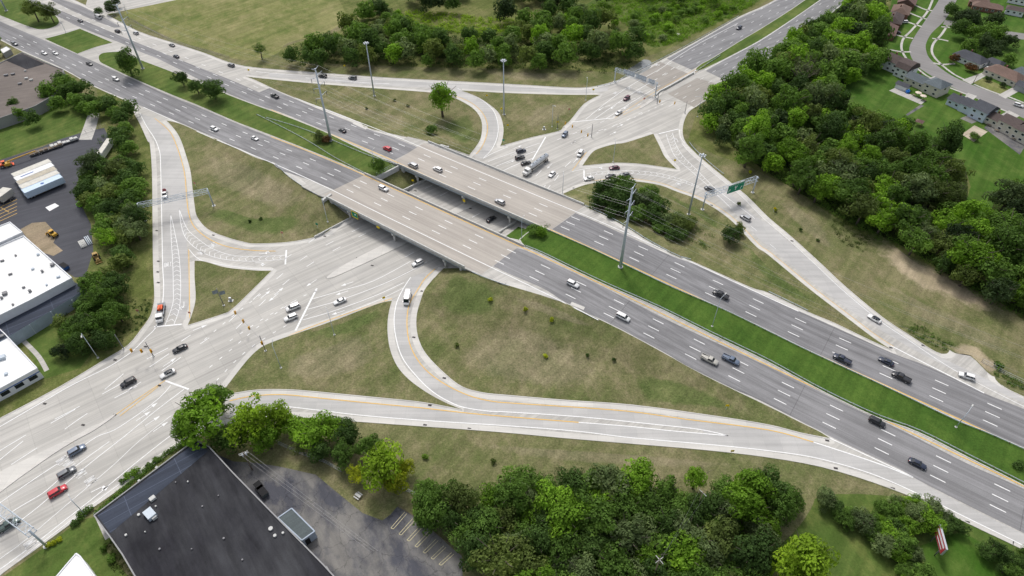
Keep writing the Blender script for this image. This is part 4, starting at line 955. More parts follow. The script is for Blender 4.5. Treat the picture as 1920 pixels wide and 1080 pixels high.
# shrubs and saplings: one mesh each
def shrubmesh(seed, n=160, ls=.3):
    rr = random.Random(seed); bm = bmesh.new()
    for i in range(6): leaves(bm, (rr.uniform(-.4,.4), rr.uniform(-.4,.4), rr.uniform(.4,.9)), rr.uniform(.35,.55), n//4, ls, rr)
    tube(bm, (0, 0, -.05), (0, 0, .6), .05, .03, 6)
    me = bpy.data.meshes.new('shrub'); bm.to_mesh(me); bm.free(); me.materials.append(LEAF['mid']); return me
SHR = [shrubmesh(1), shrubmesh(2)]
def shrub(u, v, r, tone, label, group=None, name='shrub', hz=1.0, cat='shrub'):
    p = P3(u, v); o = bpy.data.objects.new(name, SHR[rnd.randrange(2)]); COL.objects.link(o); o.location = p; o.scale = (r, r, r*hz); o.rotation_euler = (0, 0, rnd.uniform(0, 6.28))
    o.material_slots[0].link = 'OBJECT'; o.material_slots[0].material = LEAF[tone]; tag(o, label, cat, group); return o
for i, (u, v, t, lab) in enumerate([(986,583,'yellow','small yellow-leaved sapling, left one of the pair in the big loop grass'),(1035,602,'yellow','brightest yellow sapling in the big loop grass'),(1022,670,'yellow','faded yellow sapling low in the big loop grass'),(1102,668,'dark','small dark green sapling, left one on the highway side of the big loop'),(1151,676,'dark','small dark green sapling, right one on the highway side of the big loop'),
    (856,650,'olive','thin olive sapling near the left bend of the big loop'),(919,564,'yellow','pale yellow sapling near the top of the big loop grass'),(798,858,'bright','tiny green sapling on the grass below the bottom ramp, left one'),(924,868,'olive','tiny olive sapling on the grass below the bottom ramp, middle one'),(1500,433,'dark','tiny dark shrub above the east ramp, left one'),(1533,452,'dark','tiny dark shrub above the east ramp, right one'),
    (470,417,'dark','tiny dark shrub inside the left loop'),(489,412,'dark','second tiny dark shrub inside the left loop, nearer the highway'),(740,190,'olive','tiny shrub in the top grass triangle, right of the mast'),(688,205,'dark','tiny dark shrub in the top grass triangle by the highway'),(765,200,'olive','tiny olive shrub left of the lone tree'),(1454,396,'yellow','bright yellow sapling on the slope above the east ramp'),
    (1326,42,'yellow','yellow flowering shrub beside the crossroad, lower one'),(1337,38,'lime','light shrub beside the crossroad, upper one'),(1225,60,'lime','lime shrub on the bright slope near the creek'),(1407,325,'yellow','yellowish sapling at the edge of the right wood'),(1385,385,'olive','olive shrub under the high-mast light')]):
    shrub(u, v, 1.15 if t != 'dark' else .95, t, lab, 'saplings and small shrubs on the grass', 'sapling', 1.25, 'sapling')
for u, v, r, t, lab in [(292,864,1.3,'mid','nearest the leafy trees'),(279,873,1.0,'mid','second from the leafy trees'),(253,886,1.8,'bright','widest of the row'),(241,894,1.5,'bright','touching the widest one'),(229,905,1.2,'mid','near the left corner of the black roof'),(166,957,1.7,'mid','at the foot of the thin pole'),(155,968,1.8,'mid','just below the thin pole'),(143,981,1.6,'dark','lowest of the row')]:
    shrub(u, v, r, t, 'green bush by the turn lanes, '+lab, 'bushes between the crossroad and the black roof', hz=.8)
for i, (u, v, r) in enumerate([(112,1013,1.0),(105,1018,1.0),(95,1024,1.1)]): shrub(u, v, r, 'yellow', 'yellow flowering bush at the foot of the near sign gantry', 'yellow bushes under the near gantry')
shrub(1908,876,2.0,'dark','dark green bush on the lush median at the right edge'); shrub(1758,285+0,1.6,'olive','olive shrub at the lower end of the garden lawn'); shrub(210,1050,1.6,'mid','green bush left of the black roof wall, lower one'); shrub(198,1030,1.3,'mid','green bush left of the black roof wall, upper one')
shrub(1868,690,2.0,'mid','green bush beside the lay-by at the right edge')
# undergrowth that nobody could count
def undergrowth(name, px, n, tone, rmin=.5, rmax=1.3, seed=5, zc=.5, ls=.34):
    rr = random.Random(seed); poly = [atz(u, v, zc) for u, v in px]; xs = [p[0] for p in poly]; ys = [p[1] for p in poly]; bm = bmesh.new(); k = 0
    while k < n:
        x, y = rr.uniform(min(xs), max(xs)), rr.uniform(min(ys), max(ys))
        if not inpoly(x, y, poly): continue
        r = rr.uniform(rmin, rmax); leaves(bm, (x, y, T(x, y)+r*.3), r, int(22*r/.9)+6, ls, rr, .8); k += 1
    o = mobj(name, bm, LEAF[tone]); o['kind'] = 'stuff'
    tag(o, {'bright': 'bright green ', 'mid': 'green ', 'dark': 'dark green ', 'olive': 'olive ', 'lime': 'light green '}[tone]+'low brush and weeds', None)
undergrowth('undergrowth', [(1080,20),(1150,-5),(1300,-10),(1420,0),(1400,15),(1330,50),(1290,70),(1250,85),(1215,85),(1190,55),(1140,30)], 1500, 'bright', .7, 2.0, 1, ls=.5)
undergrowth('undergrowth', [(745,30),(770,20),(880,28),(960,35),(985,40),(955,58),(900,72),(850,60),(790,50)], 500, 'lime', .7, 1.8, 2, ls=.5)
undergrowth('undergrowth', [(640,52),(700,25),(735,18),(770,30),(700,60),(640,75)], 160, 'mid', .6, 1.4, 3, ls=.45)
undergrowth('undergrowth', [(1340,222),(1370,262),(1410,300),(1460,335),(1520,372),(1590,420),(1640,445),(1700,465),(1770,510),(1840,560),(1925,600),(1925,585),(1800,500),(1700,440),(1560,360),(1420,285),(1350,215)], 700, 'mid', .5, 1.3, 4)
undergrowth('undergrowth', [(1560,405),(1600,415),(1650,450),(1620,470),(1580,455),(1560,430)], 130, 'olive', .4, .9, 5)
undergrowth('undergrowth', [(1185,395),(1270,440),(1335,470),(1330,460),(1290,430),(1345,445),(1300,420),(1200,385),(1110,370),(1090,385),(1130,395)], 230, 'mid', .4, 1.1, 6)
undergrowth('undergrowth', [(975,447),(998,432),(1025,438),(1030,447),(1005,452)], 40, 'mid', .4, .9, 7)
undergrowth('undergrowth', [(1690,612),(1720,605),(1760,630),(1790,645),(1770,655),(1735,640)], 80, 'mid', .35, .8, 8)
undergrowth('undergrowth', [(1855,690),(1920,715),(1920,730),(1880,715)], 50, 'mid', .35, .8, 9)
undergrowth('undergrowth', [(350,822),(300,852),(240,905),(180,955),(176,965),(185,962),(250,905),(310,855),(360,826)], 420, 'mid', .35, .95, 10, ls=.28)
undergrowth('undergrowth', [(245,560),(285,560),(275,600),(240,630),(200,660),(180,640),(220,610)], 160, 'dark', .3, .6, 12)
undergrowth('undergrowth', [(1335,225),(1350,180),(1440,108),(1600,-20),(1655,-20),(1660,110),(1592,150),(1560,200),(1600,212),(1715,242),(1790,285),(1812,360),(1808,398),(1850,402),(1872,362),(1990,340),(2030,600),(1920,590),(1800,530),(1700,465),(1600,420),(1450,330),(1370,270)], 1900, 'mid', .9, 2.4, 20, ls=.55)
undergrowth('undergrowth', [(525,110),(540,85),(640,60),(745,45),(850,60),(960,65),(1100,80),(1180,75),(1215,100),(1180,130),(1150,136),(1000,130),(700,120),(560,116)], 900, 'dark', .7, 1.9, 21, ls=.5)
undergrowth('undergrowth', [(150,300),(190,250),(262,280),(270,420),(250,500),(240,570),(190,640),(110,640),(90,600),(150,545),(190,490),(170,400),(140,340)], 420, 'dark', .5, 1.4, 22, ls=.4)
undergrowth('undergrowth', [(800,950),(960,890),(1100,865),(1300,920),(1520,930),(1460,1010),(1430,1080),(960,1080),(870,1020)], 500, 'dark', .5, 1.4, 13)
undergrowth('undergrowth', [(190,1020),(215,1010),(250,1060),(262,1080),(215,1080)], 60, 'olive', .3, .7, 14)
# ================================================================ vehicles
def paint(name, c, rough=.32, metal=.0):
    t = NT(name, rough, .5, metal); t.b.inputs['Coat Weight'].default_value = .5; t.b.inputs['Coat Roughness'].default_value = .12
    f = t.noise(1.5); return t.out(t.mul(t.mix(0.0, c, c), f, .93, 1.05))
PT = dict(white=paint('white_car_paint', (.78, .78, .77)), silver=paint('silver_car_paint', (.42, .43, .45), metal=.3), grey=paint('grey_car_paint', (.14, .15, .165), metal=.2), black=paint('black_car_paint', (.018, .019, .024)),
          navy=paint('navy_car_paint', (.02, .028, .055)), red=paint('red_car_paint', (.52, .012, .03)), maroon=paint('maroon_car_paint', (.10, .012, .035)), slate=paint('slate_blue_car_paint', (.14, .18, .25), metal=.2), beige=paint('pale_beige_car_paint', (.50, .48, .43), metal=.1), green=paint('dark_green_car_paint', (.06, .10, .09), metal=.1))
M_['glass'] = NT('tinted_window_glass', .08, .6).out((.022, .027, .034))
M_['tyre'] = plain('tyre_rubber', (.02, .02, .02), .9, .1)
M_['rim'] = plain('alloy_rim', (.45, .45, .46), .35, .5, .6)
M_['hlamp'] = NT('headlamp_lens', .1, .6).out((.75, .77, .8)); M_['tlamp'] = NT('tail_lamp_lens', .2, .5).out((.35, .01, .01))
M_['trim'] = plain('dark_plastic_trim', (.03, .03, .032), .7, .2)
def loft(bm, st, mi=0):
    rows = []
    for x, zb, zt, hw in st:
        h = zt-zb
        ring = [(-hw*.9, zb), (-hw, zb+.22*h), (-hw, zt-.30*h), (-hw*.965, zt-.10*h), (-hw*.86, zt), (0, zt+.025), (hw*.86, zt), (hw*.965, zt-.10*h), (hw, zt-.30*h), (hw, zb+.22*h), (hw*.9, zb)]
        rows.append([bm.verts.new((x, y, z)) for y, z in ring])
    for a, b in zip(rows, rows[1:]):
        for i in range(len(a)):
            f = bm.faces.new([a[i], a[(i+1) % len(a)], b[(i+1) % len(a)], b[i]]); f.material_index = mi; f.smooth = True
    for r in (rows[0][::-1], rows[-1]): bm.faces.new(r).material_index = mi
def house_(bm, xb0, xb1, wb, zb, xt0, xt1, wt, zt, mi=0, mid=None):
    """greenhouse: a lower rectangle narrowing to an upper one"""
    lo = [(xb0, -wb), (xb1, -wb), (xb1, wb), (xb0, wb)]; hi = [(xt0, -wt), (xt1, -wt), (xt1, wt), (xt0, wt)]
    A = [bm.verts.new((x, y, zb)) for x, y in lo]; B = [bm.verts.new((x, y, zt)) for x, y in hi]
    for i in range(4): bm.faces.new([A[i], A[(i+1) % 4], B[(i+1) % 4], B[i]]).material_index = mi
    bm.faces.new(B).material_index = mi
    return lo, hi
def pillar(bm, a, b, r=.045): tube(bm, a, b, r, seg=4)
SPEC = dict(
 sedan=dict(st=[(2.36,.34,.60,.66),(2.22,.26,.72,.84),(1.5,.24,.84,.91),(.95,.24,.92,.92),(-1.3,.24,.95,.92),(-1.75,.26,.97,.90),(-2.2,.30,.94,.84),(-2.36,.36,.74,.72)], g=(1.0,-1.85,.80,.90,.25,-1.15,.60,1.40), wx=(1.42,-1.38), wr=.33, hl=(2.24,.62), tl=(-2.26,.78)),
 suv=dict(st=[(2.32,.42,.72,.70),(2.2,.34,.90,.88),(1.4,.30,1.02,.94),(.95,.30,1.08,.95),(-1.6,.30,1.10,.95),(-2.15,.34,1.08,.92),(-2.34,.42,.90,.82)], g=(1.05,-2.22,.86,1.02,.42,-1.95,.69,1.66), wx=(1.42,-1.40), wr=.37, hl=(2.22,.80), tl=(-2.24,.98)),
 minivan=dict(st=[(2.5,.36,.66,.72),(2.38,.3,.86,.9),(1.7,.28,1.0,.97),(1.2,.28,1.08,.98),(-1.9,.28,1.12,.98),(-2.4,.32,1.08,.94),(-2.54,.4,.86,.84)], g=(1.5,-2.44,.9,1.02,.75,-2.2,.76,1.74), wx=(1.55,-1.5), wr=.35, hl=(2.4,.76), tl=(-2.44,1.0)),
 pickup=dict(st=[(2.85,.45,.82,.74),(2.72,.38,1.0,.94),(1.9,.36,1.08,.99),(1.4,.36,1.12,1.0),(-.6,.36,1.13,1.0),(-2.7,.38,1.12,.99),(-2.88,.46,1.08,.94)], g=(1.5,-.62,.9,1.08,.85,-.38,.74,1.80), wx=(1.85,-1.75), wr=.41, hl=(2.74,.9), tl=(-2.82,.95)),
 van=dict(st=[(3.0,.42,.9,.78),(2.85,.34,1.1,.95),(2.3,.32,1.25,1.0),(-2.9,.32,1.3,1.02),(-3.02,.4,1.2,.98)], g=(2.45,-2.98,.98,1.2,1.7,-2.9,.84,2.5), wx=(2.0,-1.9), wr=.38, hl=(2.88,.85), tl=(-2.98,1.1)))
def wheel_mesh(r, w=.22):
    bm = bmesh.new(); tube(bm, (0, -w/2, 0), (0, w/2, 0), r, seg=14, mi=0); tube(bm, (0, -w/2-.012, 0), (0, w/2+.012, 0), r*.62, seg=10, mi=1)
    me = bpy.data.meshes.new('wheel'); fin(bm).to_mesh(me); bm.free(); me.materials.append(M_['tyre']); me.materials.append(M_['rim']); return me
def lamp_mesh(name, m, w=.32, h=.14, d=.14):
    bm = bmesh.new(); box(bm, -d/2, d/2, -w/2, w/2, -h/2, h/2); bmesh.ops.bevel(bm, geom=bm.edges[:], offset=.03, segments=1, affect='EDGES')
    me = bpy.data.meshes.new(name); bm.to_mesh(me); bm.free(); me.materials.append(m); return me
HLM, TLM = lamp_mesh('headlight', M_['hlamp']), lamp_mesh('tail_light', M_['tlamp'], .24, .2)
def make_car(kind, glassroof=False):
    s = SPEC[kind]; root = empty(kind)
    bm = bmesh.new(); loft(bm, s['st'])
    xb0, xb1, wb, zb, xt0, xt1, wt, zt = s['g']
    # roof skin and pillars in body colour
    rf = bmesh.new()
    n = 6; rows = []
    for i in range(n+1):
        x = xt0+(xt1-xt0)*i/n; e = 1-abs(2*i/n-1)**4
        rows.append([rf.verts.new((x, y*wt*1.02, zt+.012+.05*e*(1-abs(y)**3))) for y in (-1, -.6, 0, .6, 1)])
    for a, b in zip(rows, rows[1:]):
        for i in range(4): rf.faces.new([a[i], b[i], b[i+1], a[i+1]]).smooth = True
    b3 = [rf.verts.new((x, y, zt-.03)) for x, y in ((xt0, -wt), (xt1, -wt), (xt1, wt), (xt0, wt))]
    for i, (p, q) in enumerate(((rows[0][0], rows[-1][0]), (rows[-1][0], rows[-1][-1]), (rows[-1][-1], rows[0][-1]), (rows[0][-1], rows[0][0]))): rf.faces.new([b3[i], b3[(i+1) % 4], q, p])
    for sy in (-1, 1):
        pillar(bm, (xb0, sy*wb, zb), (xt0, sy*wt, zt)); pillar(bm, (xb1, sy*wb, zb), (xt1, sy*wt, zt), .07)
        xm = (xt0+xt1)/2+.1; pillar(bm, (xm, sy*(wb-.0), zb), (xm, sy*wt, zt))
        if kind in ('suv', 'minivan', 'van'): pillar(bm, (xm-1.0, sy*wb, zb), (xm-.95, sy*wt, zt), .06)
    if kind == 'van':
        for sy in (-1, 1): box(bm, xb1+.05, xb0-1.9, sy*.93-.05, sy*.93+.05, zb, zt-.35)
    if kind == 'pickup':
        for sy in (-1, 1): box(bm, -2.8, -.62, sy*.93-.06, sy*.93+.06, 1.1, 1.2)
        box(bm, -2.88, -2.78, -.93, .93, 1.1, 1.2)
    for sy in (-1, 1): box(bm, xb0-.45, xb0-.25, sy*(wb+.10), sy*(wb+.30), zb+.02, zb+.18) if sy > 0 else box(bm, xb0-.45, xb0-.25, -(wb+.30), -(wb+.10), zb+.02, zb+.18)
    mobj('body', fin(bm), PT['white'], root)
    mobj('roof', fin(rf), M_['glass'] if glassroof else PT['white'], root)
    g = bmesh.new(); house_(g, xb0-.02, xb1+.02, wb-.01, zb-.02, xt0-.02, xt1+.02, wt-.01, zt-.005); mobj('window', fin(g), M_['glass'], root)
    if kind == 'pickup':
        b = bmesh.new(); box(b, -2.76, -.66, -.85, .85, 1.1, 1.135); mobj('cargo_bed', b, M_['trim'], root)
    b = bmesh.new()
    for sx in (1, -1): box(b, sx*abs(s['st'][0][0] if sx > 0 else s['st'][-1][0])-.06, sx*abs(s['st'][0][0] if sx > 0 else s['st'][-1][0])+.04, -.7, .7, s['st'][0][1], s['st'][0][1]+.14)
    mobj('bumper', b, M_['trim'], root)
    wm = wheel_mesh(s['wr']); W_ = s['st'][2][3]
    for wx in s['wx']:
        for sy in (-1, 1):
            o = bpy.data.objects.new('wheel', wm); COL.objects.link(o); o.parent = root; o.location = (wx, sy*(W_-.09), s['wr'])
    for sy in (-1, 1):
        for nm, m, (x, z) in (('headlight', HLM, s['hl']), ('tail_light', TLM, s['tl'])):
            o = bpy.data.objects.new(nm, m); COL.objects.link(o); o.parent = root; o.location = (x, sy*(W_*.72 if nm == 'headlight' else W_*.8), z)
    return root
PROTO = {}
def place(root, u, v, du, dv, s='T'):
    x, y = P(u, v, s); x2, y2 = P(u+du*6, v+dv*6, s); L = math.hypot(x2-x, y2-y); d = ((x2-x)/L, (y2-y)/L); f = SURF[s]
    z = (f(x+d[0]*1.6, y+d[1]*1.6)+f(x-d[0]*1.6, y-d[1]*1.6))/2; gr = (f(x+d[0]*1.6, y+d[1]*1.6)-f(x-d[0]*1.6, y-d[1]*1.6))/3.2
    root.location = (x, y, z+.045); root.rotation_euler = (0, -math.atan(gr), math.atan2(d[1], d[0]))
def car(kind, colr, u, v, du, dv, label, s='T', group=None, glassroof=False, sc=1.0):
    key = (kind, glassroof)
    if key not in PROTO: PROTO[key] = make_car(kind, glassroof); r = PROTO[key]
    else: r = copy_tree(PROTO[key])
    if key in PROTO and r is not PROTO[key]: pass
    for c in r.children:
        if c.name.startswith('body') or (c.name.startswith('roof') and not glassroof):
            c.material_slots[0].link = 'OBJECT'; c.material_slots[0].material = PT[colr]
    # the point given is the middle of the car as seen, about 0.7 m up
    dz = .75; k = dz/CH
    x0, y0 = P(u, v, s); z0 = SURF[s](x0, y0); xx, yy = x0*(1-k), y0*(1-k)
    place(r, u, v, du, dv, s); r.location.x, r.location.y = xx, yy; r.location.z = SURF[s](xx, yy)+.045
    tag(r, label, {'suv': 'suv', 'sedan': 'car', 'minivan': 'minivan', 'pickup': 'pickup truck', 'van': 'van'}[kind], group); r.scale = (sc,)*3
    return r
SE, NW = (2, 1), (-2, -1)
GH = 'cars driving on the highway'; GC = 'cars on the crossroad and ramps'; GP = 'cars parked by the houses'
for k, c, u, v, d, lab in [
 ('suv','grey',27,82,(2,.9),'dark grey suv nearest the left edge on the near highway carriageway'),
 ('sedan','white',82,99,(2,.9),'white sedan, rear one of a pair at the far left of the highway'),
 ('sedan','white',103,99,(2,.9),'white sedan, front one of a pair at the far left of the highway'),
 ('sedan','black',167,119,(2,.9),'black sedan passing the rounded tip of the left median'),
 ('suv','white',217,148,(2,.9),'white suv on the highway just above the top of the left ramp'),
 ('suv','white',402,241.5,(2,.9),'white suv on the highway above the left loop grass'),
 ('sedan','white',477.5,259,(2,.9),'white sedan beside the median guard rail on the near carriageway'),
 ('suv','white',719,353,(2,.9),'white suv driving onto the near bridge deck'),
 ('suv','white',1074,532,(2,1),'white suv just past the right end of the near bridge'),
 ('minivan','white',1168,594,(2,1),'white minivan on the near carriageway beside the big loop grass'),
 ('pickup','beige',1330,674,(2,1),'pale beige pickup truck, left of two side by side'),
 ('pickup','slate',1370,674,(2,1),'slate blue pickup truck, right of two side by side'),
 ('suv','black',1645,791,(2,1),'black suv beside the yellow line near the lush median'),
 ('sedan','navy',1721,869,(2,1),'dark blue sedan lowest on the near carriageway, right of the merge'),
 ('sedan','grey',150,38,NW,'dark grey sedan at the top left beside the small median diamond'),
 ('van','white',184,32,NW,'white van at the top left near the driveway'),
 ('suv','black',220,58,NW,'black suv at the top left, crossarm of the first pylon above it'),
 ('suv','silver',254.5,61.5,NW,'silver suv on the outer lane beside the big field'),
 ('sedan','grey',322,84,NW,'dark grey car on the pale widening lane by the big field'),
 ('sedan','navy',330,105,NW,'dark blue sedan on the far carriageway left of the three median trees'),
 ('suv','grey',433,122,(-2,-.7),'dark grey suv where the top ramp joins the highway'),
 ('pickup','black',515,180,NW,'black pickup truck on the far carriageway left of the middle pylon'),
 ('sedan','black',642,244.5,NW,'black car on the far carriageway right of the middle pylon'),
 ('suv','red',726,278.5,NW,'bright red suv about to leave the far bridge'),
 ('minivan','silver',774,309.5,NW,'silver minivan on the far bridge deck, leading the white car'),
 ('suv','white',820.5,317,NW,'white suv on the far bridge deck behind the silver minivan'),
 ('suv','silver',937,378,NW,'silver suv with dark windows in the middle of the far bridge deck'),
 ('pickup','black',1351,552,NW,'black pickup truck beside the pole of the lush median'),
 ('pickup','navy',1579,673,NW,'dark blue pickup truck next to the lush median on the far carriageway'),
 ('sedan','navy',1662,677,NW,'dark blue sedan ahead of the black pickup on the far carriageway'),
 ('pickup','black',1690,707,NW,'black pickup truck with covered bed at the right of the far carriageway')]:
    car(k, c, u, v, *d, lab, 'H', GH)
for k, c, u, v, d, lab, *gr in [
 ('suv','black',605,142.5,(-3,-.3),'black suv leading on the top ramp, below the yellow sign'),
 ('suv','grey',661,146,(-3,-.3),'dark grey suv second on the top ramp beside the mast'),
 ('suv','grey',1330,354,(-2,-1),'grey wagon with white roof behind the green sign gantry'),
 ('suv','silver',1397.5,408,(-2,-1.2),'silver suv on the east ramp past the green sign'),
 ('sedan','white',1640,597,(-2,-1.2),'white car with black glass roof on the east ramp',True),
 ('suv','white',1813,705,(-3,-1),'white suv at the lay-by on the right edge'),
 ('sedan','white',1104.5,334,(-3,.5),'white sedan first at the stop line of the right loop'),
 ('sedan','black',1145,330,(-3,.3),'black sedan second in the queue of the right loop'),
 ('sedan','grey',1172,327,(-3,.2),'dark grey car third in the queue, half behind the tree'),
 ('sedan','maroon',1152,314,(-3,.2),'dark maroon car in the inner lane of the right loop'),
 ('suv','slate',1059,252,(-1,1.2),'slate blue suv crossing the upper junction near the yellow signals'),
 ('minivan','white',1088,287.5,(-1,1.5),'white minivan at the left tip of the small triangular island'),
 ('sedan','white',1035,326,(-1,1.1),'white sedan beside the tanker lorry'),
 ('suv','navy',977,282.5,(3,-.8),'dark blue suv, top one of three waiting at the stop line'),
 ('suv','black',975,295,(3,-.8),'black suv in the middle of the three waiting at the stop line'),
 ('sedan','black',986,305,(3,-.8),'black sedan lowest of the three waiting, beside the tanker'),
 ('suv','maroon',1175,184,(-1.5,1),'maroon suv below the upper sign gantry'),
 ('sedan','white',1160,211,(-1.5,1),'white sedan at the upper stop line near the paved nose'),
 ('suv','navy',1386,52,(-1.5,.9),'dark blue suv alone on the upper asphalt crossroad'),
 ('sedan','black',921,410,(2,-1.2),'black sedan on the crossroad seen between the two bridges'),
 ('suv','white',783,492.5,(-2,.9),'white suv coming out from under the near bridge'),
 ('sedan','white',637,564,(-2,.8),'white car waiting in the second lane behind the lower stop line'),
 ('minivan','white',549,576,(-2,.8),'white minivan past the lower stop line, upper of two'),
 ('suv','white',545,595,(-2,.8),'white suv past the lower stop line, lower of two'),
 ('van','white',764,559,(-.45,2),'long white van entering the lower loop ramp'),
 ('sedan','black',337,653,(-3,1.4),'black sedan crossing below the left ramp stop line'),
 ('suv','black',240,717,(-3,1.6),'black suv on the wide crossroad left of the white car'),
 ('sedan','white',314,700,(-3,1.5),'white car with black glass roof beside the yellow gore',True),
 ('suv','slate',144,844,(3,-1.8),'slate blue suv in the turn lanes, upper of three'),
 ('suv','grey',125,886,(3,-1.8),'dark grey suv in the turn lanes, middle of three'),
 ('suv','red',108,921,(3,-1.8),'bright red suv in the turn lanes, lowest of three'),
 ('pickup','green',14,985,(3,-1.8),'dark green pickup truck half behind the near sign gantry'),
 ('pickup','white',309,364,(0,2),'white pickup truck going down the left ramp at the gantry'),
 ('suv','white',79,355,(3,-1),'white suv parked against the row of trailers in the yard'),
 ('suv','black',11,375,(3,-1.2),'black suv parked at the left edge of the yard'),
 ('suv','white',1695,41,(-3,0),'white suv on a driveway by the upper brown roofs'),
 ('suv','white',1673,57,(-3,-.6),'white suv parked in front of the second brown roof'),
 ('sedan','black',1682,60,(-3,-.8),'black car parked behind the white one on the driveway'),
 ('sedan','white',1690,117,(-3,.4),'white car on the driveway beside the barn-roofed house'),
 ('sedan','white',1852,127,(2,-1.2),'white car in the drive beside the brown bungalow'),
 ('suv','white',1910,197,(2,.6),'white suv on the residential street at the right edge'),
 ('sedan','navy',1802,182,(2,-.3),'dark blue car behind the light blue house'),
 ('suv','white',1891,220,(2,-.8),'white suv on the pale driveway of the beige house')]:
    car(k, c, u, v, *d, lab, 'T', GP if (u > 1660 and v < 230) else GC if u > 100 or v > 800 else None, glassroof=bool(gr))
# tanker lorry
def wheels(root, wm, pts):
    for p in pts:
        o = bpy.data.objects.new('wheel', wm); COL.objects.link(o); o.parent = root; o.location = p
BW = wheel_mesh(.5, .3); M_['chrome'] = plain('polished_tank_steel', (.62, .63, .64), .28, .5, .6, var=.06)
def tanker():
    r = empty('tanker_lorry'); bm = bmesh.new(); box(bm, 5.6, 8.1, -1.2, 1.2, .75, 1.9); box(bm, 4.6, 6.6, -1.2, 1.2, 1.9, 3.0); box(bm, 4.4, 5.7, -1.2, 1.2, .75, 1.9)
    bmesh.ops.bevel(bm, geom=bm.edges[:], offset=.1, segments=2, affect='EDGES'); c = mobj('cab', bm, PT['white'], r)
    bm = bmesh.new(); box(bm, 6.55, 6.68, -1.02, 1.02, 2.05, 2.85); mobj('windscreen', bm, M_['glass'], c)
    bm = bmesh.new()
    for sy in (-1, 1): tube(bm, (4.2, sy*1.0, 1), (4.2, sy*1.0, 3.3), .09)
    mobj('exhaust', bm, M_['chrome'], c)
    bm = bmesh.new(); box(bm, -9.2, 5.8, -.5, .5, .75, 1.1); mobj('chassis', bm, M_['trim'], r)
    bm = bmesh.new(); n = 24
    secs = [(-9.6, .75), (-9.4, 1.05), (-9.0, 1.15)]+[(-9+i*1.55, 1.18) for i in range(1, 8)]+[(2.6, 1.15), (3.1, 1.05), (3.3, .75)]
    rows = [[bm.verts.new((x, math.cos(2*math.pi*i/n)*rr_, 2.35+math.sin(2*math.pi*i/n)*rr_*.92)) for i in range(n)] for x, rr_ in secs]
    for a, b in zip(rows, rows[1:]):
        for i in range(n): bm.faces.new([a[i], a[(i+1) % n], b[(i+1) % n], b[i]]).smooth = True
    bm.faces.new(rows[0][::-1]); bm.faces.new(rows[-1]); tk = mobj('tank', fin(bm), M_['chrome'], r)
    bm = bmesh.new(); box(bm, -9, 2.8, -.28, .28, 3.42, 3.5)
    for sy in (-1, 1): box(bm, -9, 2.8, sy*.34-.03, sy*.34+.03, 3.5, 3.7)
    mobj('catwalk', bm, M_['steel'], tk)
    for x in (-7.4, -4.4, -1.4, 1.4):
        bm = bmesh.new(); tube(bm, (x, 0, 3.49), (x, 0, 3.68), .3, seg=12); mobj('hatch', bm, M_['trim'], tk)
    for x in (-6.5, -3, 0):
        bm = bmesh.new(); n = 24
        for xx in (x-.08, x+.08): pass
        tube(bm, (x-.07, 0, 2.35), (x+.07, 0, 2.35), 1.2, seg=24); o = mobj('band', bm, M_['steeld'], tk); o.scale = (1, 1, .93); o.location.z = .165
    wheels(r, BW, [(x, sy*1.05, .5) for x in (7.2, 4.4, 3.2, -7.2, -8.4, -6.0) for sy in (-1, 1)])
    for sy in (-1, 1):
        o = bpy.data.objects.new('headlight', HLM); COL.objects.link(o); o.parent = r; o.location = (8.1, sy*.9, 1.2)
    return tag(r, 'long silver tanker lorry with white cab turning at the upper junction', 'tanker lorry')
t = tanker(); place(t, 1003, 316, -1, .74); t.location.x -= 0; t.scale = (.98,)*3
# flatbed lorry with an orange machine on the left ramp
def flatbed():
    r = empty('flatbed_lorry'); bm = bmesh.new(); box(bm, 2.4, 4.6, -1.1, 1.1, .6, 1.5); box(bm, 1.6, 3.6, -1.1, 1.1, 1.4, 2.4); bmesh.ops.bevel(bm, geom=bm.edges[:], offset=.1, segments=2, affect='EDGES'); c = mobj('cab', bm, PT['white'], r)
    bm = bmesh.new(); box(bm, 3.55, 3.7, -.95, .95, 1.55, 2.25); mobj('windscreen', bm, M_['glass'], c)
    bm = bmesh.new(); box(bm, -4.8, 1.4, -1.2, 1.2, 1.0, 1.2); mobj('bed', bm, M_['steeld'], r)
    bm = bmesh.new()
    for sy in (-1, 1): box(bm, -4.8, 1.4, sy*1.17-.03, sy*1.17+.03, 1.2, 1.5)
    mobj('side_rail', bm, M_['steel'], r)
    wheels(r, BW, [(x, sy*1.0, .5) for x in (3.3, -2.4, -3.6) for sy in (-1, 1)])
    for sy in (-1, 1):
        o = bpy.data.objects.new('headlight', HLM); COL.objects.link(o); o.parent = r; o.location = (4.62, sy*.8, .95)
    return r
M_['orange'] = plain('orange_machine_paint', (.75, .12, .03), .5, .4); M_['mdirty'] = plain('muddy_machine_paint', (.40, .27, .10), .7, .3, var=.3); M_['myellow'] = plain('yellow_machine_paint', (.62, .36, .05), .5, .4)
fb = flatbed(); place(fb, 303, 590, -.25, 2); tag(fb, 'white flatbed lorry waiting at the bottom of the left ramp', 'lorry')
